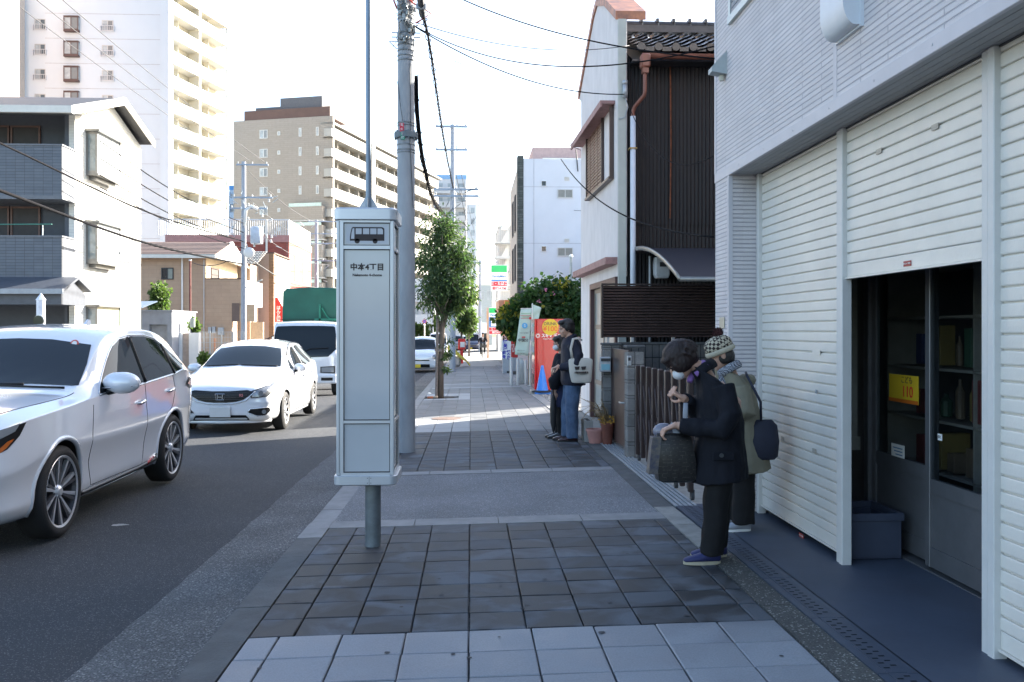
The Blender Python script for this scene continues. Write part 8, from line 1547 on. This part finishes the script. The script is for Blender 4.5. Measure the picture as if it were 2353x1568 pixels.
trousers(pB, [([(QX, QY-.09, Z(.7)), (QX, QY-.09, Z(.4)), (QX-.0, QY-.09, Z(.06))], [.1, .085, .085]), ([(QX, QY+.09, Z(.7)), (QX, QY+.09, Z(.4)), (QX, QY+.09, Z(.06))], [.1, .085, .085])], [el((QX, QY, Z(.6)), .12, .16), el((QX, QY, Z(.78)), .12, .15)], M_trou)
M_greyshoe = mat('shoe_grey', (.3, .32, .36), .7, var=.1)
shoe(pB, (QX-.02, QY-.09, Z(0)), -pi/2, M_greyshoe, M_white); shoe(pB, (QX-.02, QY+.09, Z(0)), -pi/2, M_greyshoe, M_white)
hb = thing('shoulder_bag', 'navy shoulder bag on the back of the woman in the olive coat', 'bag', (QX+.14, QY-.12, Z(.7))); b = MB(); b.loft([[(QX+.13+sx*w_, QY-.17+sy*d_, Z(z)) for sx, sy in ((-1, -.6), (-.4, -1), (.5, -1), (1, -.5), (1, .6), (.3, 1), (-.6, 1))] for z, w_, d_ in ((.56, .075, .035), (.585, .10, .05), (.70, .11, .055), (.82, .095, .045), (.86, .06, .02))]); b.build('pouch', mat('bag_navy', (.014, .017, .035), .7, var=.15), hb, True); b = MB(); b.tube([(QX+.1, QY-.2, Z(.86)), (QX+.08, QY-.25, Z(1.0)), (QX-.0, QY-.18, Z(1.19)), (QX+.03, QY-.05, Z(1.21))], .010, 6); b.build('strap', mat('bag_navy', (.014, .017, .035)), hb, True)
# -- C: man with tote bag
CX, CY = 1.43, 12.95; g0 = gz(CX, CY); pC = person('man in dark navy jacket and blue jeans with a white tote bag on his shoulder', (CX, CY, g0)); hM = frame((CX-.075, CY, Z(1.60)), -pi/2+.25, radians(8), 0)
b = MB(); head_mb(b, hM, 1.05); b.tube([hM @ Vector((0, .03, -.06)), (CX-.02, CY, Z(1.46)), (CX, CY, Z(1.38))], [.055, .058, .08], 14); b.tube([(CX, CY, Z(1.38)), (CX+.01, CY, Z(1.1)), (CX+.0, CY, Z(.92))], [(.09, .14), (.10, .14), (.11, .15)], 14)
for sg in (1, -1): b.tube([(CX, CY+sg*.09, Z(.9)), (CX, CY+sg*.09, Z(.5)), (CX+.02, CY+sg*.09, Z(.1))], [.085, .055, .04], 12)
w1 = Vector((CX-.19, CY-.17, Z(1.06))); b.tube([(CX, CY-.2, Z(1.36)), (CX+.05, CY-.25, Z(1.12)), w1], [.05, .04, .03], 10); hand_mb(b, look(w1+Vector((-.04, 0, 0)), w1+Vector((-.25, .05, -.1)), (0, -.6, 1)), 1, 1.0, 1.1)
w2 = Vector((CX-.14, CY+.2, Z(1.02))); b.tube([(CX, CY+.2, Z(1.36)), (CX+.03, CY+.25, Z(1.12)), w2], [.05, .04, .03], 10); hand_mb(b, look(w2+Vector((-.04, 0, 0)), w2+Vector((-.25, -.05, -.1))), -1, 1.0, 1.1)
body = fuse(b, 'body', M_skin, pC, .006, 4); face(body, hM, 1.05)
b = MB()
for c_, r_ in (((0, .025, .05), (.086, .105, .09)), ((0, .065, -.0), (.08, .065, .085)), ((.06, .02, .02), (.03, .06, .06)), ((-.06, .02, .02), (.03, .06, .06)), ((0, -.05, .095), (.07, .055, .035))): b.ell(hM @ Vector([x*1.05 for x in c_]), [x*1.05 for x in r_], n=20, m=12, rot=hM.to_3x3())
fuse(b, 'hair', M_hair, pC, .007, 2, .005, .02)
M_jack = mat('jacket_navy', (.014, .016, .030), .7, var=.2, vs=6, bump=.2, bs=100, spec=.3); b = MB()
b.loft([el((CX-.02, CY, Z(1.475)), .075, .08), el((CX-.01, CY, Z(1.45)), .11, .15), el((CX+.0, CY, Z(1.38)), .145, .225), el((CX+.01, CY, Z(1.2)), .155, .22), el((CX+.01, CY, Z(1.0)), .16, .215), el((CX+.02, CY, Z(.86)), .175, .225), el((CX+.04, CY, Z(.80)), .175, .22)])
b.tube([(CX, CY-.19, Z(1.38)), (CX+.07, CY-.27, Z(1.22)), (CX+.05, CY-.28, Z(1.12)), (CX-.06, CY-.23, Z(1.07)), (CX-.17, CY-.18, Z(1.065))], [.085, .08, .078, .065, .052], 14); b.tube([(CX, CY+.19, Z(1.38)), (CX+.05, CY+.27, Z(1.2)), (CX+.02, CY+.27, Z(1.08)), (CX-.1, CY+.22, Z(1.03))], [.085, .075, .07, .052], 14)
b.tube([(CX-.06, CY-.06, Z(1.46)), (CX+.03, CY-.07, Z(1.5)), (CX+.06, CY, Z(1.505)), (CX+.03, CY+.07, Z(1.5)), (CX-.06, CY+.06, Z(1.46))], [.025, .03, .03, .03, .025], 10); fuse(b, 'jacket', M_jack, pC, .009, 4, .007, .1)
M_jean = mat('denim', (.045, .085, .16), .8, var=.3, vs=5, bump=.25, bs=140, col2=(.09, .15, .26)); trousers(pC, [([(CX+.02, CY-.095, Z(.82)), (CX-.0, CY-.095, Z(.48)), (CX+.01, CY-.095, Z(.05))], [.115, .095, .085]), ([(CX+.02, CY+.095, Z(.82)), (CX-.04, CY+.095, Z(.48)), (CX-.05, CY+.095, Z(.06))], [.115, .095, .085])], [el((CX+.02, CY, Z(.78)), .13, .18), el((CX+.02, CY, Z(.95)), .13, .17)], M_jean, 'jeans')
M_oxb = mat('shoe_oxblood', (.035, .012, .014), .35, var=.2, coat=.3); shoe(pC, (CX+.0, CY-.095, Z(0)), -pi/2, M_oxb, M_black, .28); shoe(pC, (CX-.06, CY+.095, Z(0)), -pi/2, M_oxb, M_black, .28)
tb = thing('tote_bag', 'white canvas tote bag printed with two dark shapes on the man', 'tote bag', (CX+.1, CY-.32, Z(.75))); b = MB(); M_tote = mat('tote_canvas', (.52, .50, .45), .9, var=.08, vs=5, bump=.3, bs=60); tx = CX+.10
b.loft([[(tx+sx*w_+dx, CY-.31+sy*d_, Z(z)) for sx, sy in ((-1, -.5), (-.5, -1), (.5, -1), (1, -.5), (1, .5), (.5, 1), (-.5, 1), (-1, .5))] for z, w_, d_, dx in ((.84, .125, .03, .01), (.86, .145, .045, .01), (1.0, .165, .05, .0), (1.15, .175, .035, .0), (1.2, .175, .02, -.0))]); tp = b.build('pouch', M_tote, tb, True, sharp=45); bake(tp, [('SUBSURF', dict(levels=2, render_levels=2))])
b = MB(); b.tube([(tx-.12, CY-.33, Z(1.19)), (tx-.14, CY-.33, Z(1.32)), (tx-.10, CY-.26, Z(1.46)), (tx-.03, CY-.20, Z(1.47)), (tx+.04, CY-.18, Z(1.44))], [(.018, .003)]*5, 8); b.build('strap', M_tote, tb, True)
b = MB(); yy = CY-.369
for dx in (-.055, .035): b.add([(tx+dx-.035, yy, Z(1.075)), (tx+dx+.035, yy, Z(1.08)), (tx+dx+.024, yy, Z(1.035)), (tx+dx-.024, yy, Z(1.032)), (tx+dx-.035, yy+.02, Z(1.075)), (tx+dx+.035, yy+.02, Z(1.08)), (tx+dx+.024, yy+.02, Z(1.035)), (tx+dx-.024, yy+.02, Z(1.032))], [[0,1,2,3],[7,6,5,4],[0,4,5,1],[1,5,6,2],[2,6,7,3],[3,7,4,0]])
b.build('print', M_ink, tp); text('大阪中央図書館', .028, FX(tx, yy, Z(.995)), M_ink, tp, bold=.0006, ext=.006); text('Osaka Municipal Library', .012, FX(tx, yy, Z(.975)), M_ink, tp, ext=.006)
# -- D: short person in black coat, hidden partly by the man
DX, DY = 1.27, 13.35; g0 = gz(DX, DY); pD = person('short masked woman in black coat and dark blue skirt partly behind the man', (DX, DY, g0)); hM = frame((DX+.03, DY, Z(1.385)), -pi/2+.5, radians(5), 0)
b = MB(); head_mb(b, hM, .97); b.tube([hM @ Vector((0, .03, -.05)), (DX+.07, DY, Z(1.24)), (DX+.08, DY, Z(1.15))], [.046, .05, .07], 14); b.tube([(DX+.08, DY, Z(1.15)), (DX+.07, DY, Z(.8))], [(.08, .12), (.09, .13)], 14)
for sg in (1, -1): b.tube([(DX+.05, DY+sg*.08, Z(.76)), (DX+.05, DY+sg*.08, Z(.4)), (DX+.04, DY+sg*.08, Z(.06))], [.08, .05, .035], 12)
w1 = Vector((DX-.06, DY-.2, Z(.70))); b.tube([(DX+.07, DY-.17, Z(1.12)), (DX+.0, DY-.23, Z(.9)), w1], [.045, .036, .027], 10); hand_mb(b, look(w1+Vector((0, 0, -.04)), w1+Vector((-.03, 0, -.3)), (0, -1, 0)), 1, .9, .95)
body = fuse(b, 'body', M_skin, pD, .006, 4); face(body, hM, .97, False); b = MB(); b.ell(hM @ Vector((0, -.066, -.045)), (.055, .042, .045), n=16, m=10, rot=hM.to_3x3()); b.build('face_mask', M_mask, pD, True)
b = MB()
for c_, r_ in (((0, .025, .045), (.088, .105, .09)), ((0, .06, -.03), (.085, .06, .09)), ((.06, .01, -.01), (.03, .06, .08)), ((-.06, .01, -.01), (.03, .06, .08)), ((0, -.05, .08), (.07, .05, .04))): b.ell(hM @ Vector(c_), r_, n=18, m=10, rot=hM.to_3x3())
fuse(b, 'hair', M_hair, pD, .007, 2, .004, .02)
b = MB(); b.loft([el((DX+.06, DY, Z(1.25)), .07, .08), el((DX+.07, DY, Z(1.22)), .11, .15), el((DX+.07, DY, Z(1.12)), .14, .2), el((DX+.06, DY, Z(.95)), .15, .2), el((DX+.05, DY, Z(.78)), .16, .21)]); b.tube([(DX+.06, DY-.17, Z(1.13)), (DX-.01, DY-.25, Z(.93)), (DX-.07, DY-.23, Z(.85)), (DX-.06, DY-.2, Z(.74))], [.078, .085, .09, .06], 14); b.tube([(DX+.06, DY+.17, Z(1.13)), (DX+.03, DY+.24, Z(.9)), (DX, DY+.2, Z(.75))], [.075, .07, .05], 12); fuse(b, 'coat', M_coat, pD, .009, 4, .008, .1)
b = MB(); b.loft([el((DX+.05, DY, Z(.82)), .13, .17), el((DX+.05, DY, Z(.6)), .15, .19), el((DX+.06, DY, Z(.47)), .16, .2)]); fuse(b, 'skirt', mat('skirt_blue', (.012, .018, .06), .8, var=.2), pD, .01, 3, .006, .1)
trousers(pD, [([(DX+.05, DY-.08, Z(.6)), (DX+.05, DY-.08, Z(.07))], [.075, .06]), ([(DX+.03, DY+.08, Z(.6)), (DX+.03, DY+.08, Z(.07))], [.075, .06])], [el((DX+.05, DY, Z(.52)), .1, .14), el((DX+.05, DY, Z(.62)), .1, .14)], M_trou); M_blsh = mat('shoe_black', (.012, .012, .014), .3, coat=.4, var=.1); shoe(pD, (DX+.02, DY-.08, Z(0)), -pi/2, M_blsh, M_black); shoe(pD, (DX-.0, DY+.08, Z(0)), -pi/2, M_blsh, M_black)
um = thing('folded_umbrella', 'long black folded umbrella hanging from the hand of the short woman', 'umbrella', (w1.x-.03, w1.y, Z(.2))); b = MB(); ux, uy = w1.x-.02, w1.y-.02; b.tube([(ux, uy, Z(.66)), (ux, uy, Z(.6)), (ux, uy, Z(.45)), (ux, uy, Z(.25)), (ux+.005, uy, Z(.14)), (ux+.005, uy, Z(.10))], [.012, .035, .05, .042, .02, .005], 10); b.build('canopy', M_black, um, True); b = MB(); b.tube([(ux, uy, Z(.66)), (ux, uy, Z(.74)), (ux-.03, uy, Z(.76))], .01, 6); b.build('handle', M_black, um, True)
# -- E: cyclist
EX, EY = XY(1109.3, 60), 60; g0 = gz(EX, EY); bk = thing('bicycle', 'city bicycle with front basket coming along the sunny sidewalk', 'bicycle', (EX, EY, g0)); b = MB()
for yy in (-.55, .55):
    b = MB(); b.tube([(EX, EY+yy+.32*cos(t), Z(.34)+.32*sin(t)) for t in [2*pi*i/24 for i in range(25)]], .02, 6, False); wh = b.build('wheel', M_black, bk, True); b = MB()
    for i in range(8): t = 2*pi*i/8; b.tube([(EX, EY+yy, Z(.34)), (EX, EY+yy+.3*cos(t), Z(.34)+.3*sin(t))], .004, 3)
    b.build('spokes', M_chrome, wh)
b = MB(); b.tube([(EX, EY-.55, Z(.34)), (EX, EY-.42, Z(.85)), (EX, EY-.40, Z(1.0))], .018, 6); b.tube([(EX, EY-.42, Z(.8)), (EX, EY+.02, Z(.35)), (EX, EY+.12, Z(.8))], .02, 6); b.tube([(EX, EY+.02, Z(.35)), (EX, EY+.55, Z(.34)), (EX, EY+.1, Z(.72))], .014, 6); b.build('frame', M_steel, bk); b = MB(); b.tube([(EX-.28, EY-.25, Z(1.0)), (EX-.24, EY-.38, Z(1.02)), (EX+.24, EY-.38, Z(1.02)), (EX+.28, EY-.25, Z(1.0))], .014, 6); b.build('handlebar', M_chrome, bk); b = MB(); b.box(EX-.08, EX+.08, EY+.0, EY+.25, Z(.83), Z(.88), ch=.02); b.build('saddle', M_black, bk)
b = MB()
for i in range(7): x = EX-.18+.06*i; b.box(x-.004, x+.004, EY-.72, EY-.712, Z(.72), Z(.95)); b.box(x-.004, x+.004, EY-.45, EY-.442, Z(.72), Z(.95))
for z in (.72, .8, .88, .95): b.box(EX-.18, EX+.18, EY-.722, EY-.712, Z(z-.006), Z(z+.006)); b.box(EX-.19, EX-.18, EY-.72, EY-.44, Z(z-.006), Z(z+.006)); b.box(EX+.18, EX+.19, EY-.72, EY-.44, Z(z-.006), Z(z+.006))
b.box(EX-.17, EX+.17, EY-.7, EY-.46, Z(.72), Z(.86)); b.build('basket', mat('basket_dark', (.06, .06, .06), .6), bk)
pE = person('cyclist in black jacket, dark tie and cap riding toward the camera', (EX, EY+.1, g0)); hM = frame((EX, EY-.02, Z(1.56)), 0, radians(5), 0); b = MB(); head_mb(b, hM); b.tube([hM @ Vector((0, .03, -.05)), (EX, EY+.05, Z(1.4)), (EX, EY+.08, Z(1.3))], [.05, .055, .08], 12); b.tube([(EX, EY+.08, Z(1.32)), (EX, EY+.14, Z(.95))], [(.15, .1), (.14, .1)], 12)
for sg in (-1, 1):
    w_ = Vector((EX+sg*.25, EY-.24, Z(1.03))); b.tube([(EX+sg*.17, EY+.06, Z(1.33)), (EX+sg*.25, EY-.02, Z(1.14)), w_], [.045, .036, .027], 8); hand_mb(b, look(w_+Vector((0, -.04, .01)), w_+Vector((0, -.3, -.05))), 1, 1.2); k_ = .12 if sg > 0 else -.03; b.tube([(EX+sg*.09, EY+.12, Z(.92)), (EX+sg*.13, EY-.22, Z(.72+k_*.6)), (EX+sg*.11, EY-.05, Z(.32+k_))], [.08, .06, .04], 10)
body = fuse(b, 'body', M_skin, pE, .01, 3); face(body, hM); b = MB(); b.ell(hM @ Vector((0, .02, .06)), (.09, .11, .07), n=14, m=8); b.ell(hM @ Vector((0, -.1, .06)), (.07, .05, .01), n=12, m=6); b.build('cap', M_black, pE, True)
b = MB(); b.loft([el((EX, EY+.06, Z(1.4)), .07, .07), el((EX, EY+.07, Z(1.34)), .2, .12), el((EX, EY+.1, Z(1.15)), .19, .13), el((EX, EY+.14, Z(.88)), .2, .14)])
for sg in (-1, 1): b.tube([(EX+sg*.17, EY+.06, Z(1.32)), (EX+sg*.27, EY-.02, Z(1.14)), (EX+sg*.25, EY-.2, Z(1.04))], [.07, .06, .045], 10)
fuse(b, 'jacket', M_coat, pE, .012, 3, .006, .1); b = MB(); b.add([(EX-.06, EY-.07, Z(1.4)), (EX+.06, EY-.07, Z(1.4)), (EX+.01, EY-.08, Z(1.1)), (EX-.01, EY-.08, Z(1.1)), (EX-.06, EY-.03, Z(1.4)), (EX+.06, EY-.03, Z(1.4)), (EX+.01, EY-.0, Z(1.1)), (EX-.01, EY-.0, Z(1.1))], [[0,1,2,3],[7,6,5,4],[0,4,5,1],[1,5,6,2],[2,6,7,3],[3,7,4,0]]); sh_ = b.build('shirt', M_white, pE); b = MB(); b.box(EX-.018, EX+.018, EY-.088, EY-.08, Z(1.12), Z(1.38)); b.build('tie', mat('tie_dark', (.08, .02, .03), .7), sh_)
b = MB()
for sg in (-1, 1): k_ = .12 if sg > 0 else -.03; b.tube([(EX+sg*.08, EY+.12, Z(.92)), (EX+sg*.13, EY-.24, Z(.72+k_*.6)), (EX+sg*.11, EY-.05, Z(.30+k_))], [.1, .085, .06], 12)
fuse(b, 'trousers', M_trou, pE, .012, 3)
for sg in (-1, 1): k_ = .12 if sg > 0 else -.03; shoe(pE, (EX+sg*.11, EY-.02, Z(.18+k_)), 0, M_blsh, M_black)
# ================================================================ OVERHEAD CABLES
M_wire = mat('wire_black', (.008, .008, .010), .9, var=0, spec=.1); M_wireg = mat('wire_grey', (.05, .052, .058), .6, var=0)
def cable(lab, P, r, m=None, sag=0, coil=0, group=None, n=24):
    P = [Vector(p) for p in P]; pts = []
    if len(P) == 2: pts = [P[0].lerp(P[1], i/n)-Vector((0, 0, sag*4*(i/n)*(1-i/n))) for i in range(n+1)]
    else:
        for i in range(len(P)-1):
            p0, p1, p2, p3 = P[max(i-1, 0)], P[i], P[i+1], P[min(i+2, len(P)-1)]
            for j in range(8): t = j/8; pts.append(.5*((2*p1)+(p2-p0)*t+(2*p0-5*p1+4*p2-p3)*t*t+(3*p1-p0-3*p2+p3)*t**3))
        pts.append(P[-1])
    t = thing('overhead_cable', lab, 'cable', pts[0], 0, group); b = MB(); b.tube(pts, r, 6); b.build('wire', m or M_wire, t, True)
    if coil:
        b = MB(); hx = []; ph = 0
        for a, c in zip(pts, pts[1:]):
            d = (c-a).length; n2 = max(2, int(d/.05))
            for q in range(n2):
                p = a.lerp(c, q/n2); ph += d/n2; w_ = 2*pi*ph/.4; hx.append(p+Vector((coil*cos(w_)*(.7+.3*sin(w_*.37)), 0, coil*sin(w_))))
        b.tube(hx, .007, 4); b.build('hanger_spiral', M_wire, t, True)
    return t
cable('black coiled cable bundle rising beside the thick utility pole toward the next pole', [(-.6, 8.2, 5.75), (-.6, 11, 5.5), (-.6, 13.7, 5.7), (-.7, 24.5, 6.5), (-.75, 39, 7.6)], .016, coil=.038)
cable('thick sagging black cable bundle from the pole down into the street tree', [(-.74, 12.3, 4.95), (-.75, 12.9, 4.5), (-.76, 15, 4.2), (-.77, 20.7, 4.35), (-.78, 39, 6.1)], .03, coil=.05)
t = thing('cable_closure', 'long black ribbed cable closure hanging beside the pole at the top of the photo', 'cable closure', (-.6, 10.6, 5.4)); b = MB(); b.tube([(-.6, 9.4, 5.62), (-.6, 11.3, 5.46)], [(.045, .07)]*2, 8); b.build('case', M_dark, t); b = MB()
for i in range(5): y = 9.7+i*.33; b.box(-.66, -.54, y-.02, y+.02, 5.37+.03*(2-i)+.1, 5.43+.03*(2-i)+.1)
b.build('clamps', M_steel, t)
cable('thin black wire from above the sidewalk down to the lilac shop wall', [(-.35, 12, 6.0), (2.17, 8.03, ZP(135, 2.18, 8.03))], .008, sag=.15)
cable('thin black wire from the pole across to the lilac shop corner', [(-.8, 12.2, ZP(55, -.8, 12.2)), (2.17, 8.05, ZP(107, 2.18, 8.05))], .007, sag=.35)
cable('thin dark service wire from the pole to the white house corner', [(-.78, 12.2, ZP(58, -.8, 12.2)), (2.38, 14.05, ZP(217, 2.38, 14.05))], .008, sag=.25)
cable('second thin grey wire from the pole toward the tiled roof', [(-.8, 12.2, ZP(48, -.8, 12.2)), (2.45, 14.0, ZP(105, 2.45, 14))], .006, M_wireg, sag=.2)
cable('black wire passing low in front of the corrugated wall', [(XY(1289, 19.5), 19.5, ZP(366, 2, 19.5)), (2.17, 8.06, ZP(545, 2.18, 8.06))], .010, sag=.35)
cable('thin black wire hanging in a curve over the corrugated wall', [(2.42, 14.05, 5.1), (2.3, 8.07, ZP(335, 2.2, 8.07))], .006, sag=.5)
for i, (y0, sag) in enumerate(((372, .3), (374, .35), (377, .35))):
    z1 = ZP(y0, -12.5, 50)+.12; x = -12.5+(-.35, .5, 1.3)[i]; cable('high voltage wire, %s of the three over the grey house' % ('leftmost', 'middle one', 'rightmost')[i], [(x, 12, z1+.4), (x, 49.9, z1)], .012, M_wireg, sag)
cable('upper thick twisted cable running past the grey house balconies to the far pole', [(-12.5, 14, 6.9), (-12.4, 24.8, 6.45), (-12.4, 36, 6.05), (-12.4, 50, 6.35)], .028)
cable('lower thick black cable running past the grey house balconies to the far pole', [(-12.5, 14, 5.8), (-12.4, 24.8, 5.2), (-12.4, 36, 4.85), (-12.4, 50, 5.1)], .045)
for i, z in enumerate((7.75, 7.25, 6.75, 6.4)):
    cable('black covered wire, %s of the four before the gable bay windows' % ('topmost', 'second', 'third', 'lowest')[i], [(-12.2-.15*i, 30.5+.4*i, z), (-12.2, 39, z-.55), (-12.3, 50, z-.45)], .02)
cable('pale service cable dropping from the far pole to the tan house', [(-12.3, 50, 5.9), (XY(437, 50.2), 50.2, ZP(602, -13, 50.2))], .02, M_wireg, .5)
cable('thick pale cable running on from the transformer pole to the pole beyond', [(-12.3, 50, 5.6), (-12.9, 65, 4.9), (-13.4, 80, 5.2)], .035, M_wireg)
for i, z in enumerate((10.5, 8.6, 6.9)): cable('grey wire between the two far side poles, %s' % ('the highest', 'the middle one', 'the lowest')[i], [(-12.4+.4*i, 50, z), (-13.2+.4*i, 80, z+.3)], .015, M_wireg, .5)
for i in range(3): cable('pale wire high over the sidewalk beyond the pole, %s' % ('nearest the pole', 'in between', 'farthest from the pole')[i], [(-.6, 14+8*i, 10.4), (14, 30+12*i, 15)], .009, M_wireg, .8)
for i, z in enumerate((10.35, 8.95)): cable('grey wire on the blue crossarms, %s' % ('upper', 'lower')[i], [(-.8, 39, z), (.6, 82, 9.6-i)], .014, M_wireg, .6)
for i, (y0, y1) in enumerate(((455, 485), (665, 650), (730, 742))): cable('thin wire across the white four storey building, %s' % ('high', 'middle', 'low')[i], [(XY(1150, 60), 60, ZP(y0, 2, 60)), (XY(1345, 45.5), 45.5, ZP(y1, 5, 45.5))], .012, M_wireg, .15)
# ================================================================ SPLIT REPEATED PIECES
def split_pieces(names):
    for o in list(bpy.data.objects):
        if o.type != 'MESH' or o.name.split('.')[0] not in names or o.parent is None: continue
        me = o.data; nv = len(me.vertices); par = list(range(nv))
        def find(a):
            while par[a] != a: par[a] = par[par[a]]; a = par[a]
            return a
        for p in me.polygons:
            v = list(p.vertices); r = find(v[0])
            for q in v[1:]: par[find(q)] = r
        groups = {}
        for p in me.polygons: groups.setdefault(find(p.vertices[0]), []).append(p)
        if len(groups) < 2: continue
        base = o.name.split('.')[0]; mats = list(me.materials); first = True
        for g in groups.values():
            used = sorted({v for p in g for v in p.vertices}); mp = {v: i for i, v in enumerate(used)}; m2 = bpy.data.meshes.new(base)
            m2.from_pydata([me.vertices[v].co[:] for v in used], [], [[mp[v] for v in p.vertices] for p in g])
            for m in mats: m2.materials.append(m)
            if first: o.data = m2; first = False
            else: n = bpy.data.objects.new(base, m2); COL.objects.link(n); n.parent = o.parent; n.matrix_local = o.matrix_local
split_pieces({'partition', 'insulator', 'balcony_window', 'upright', 'bracket', 'post', 'plant_room', 'panel_joint', 'clamps',  'shelf_board', 'louvre_panels'})
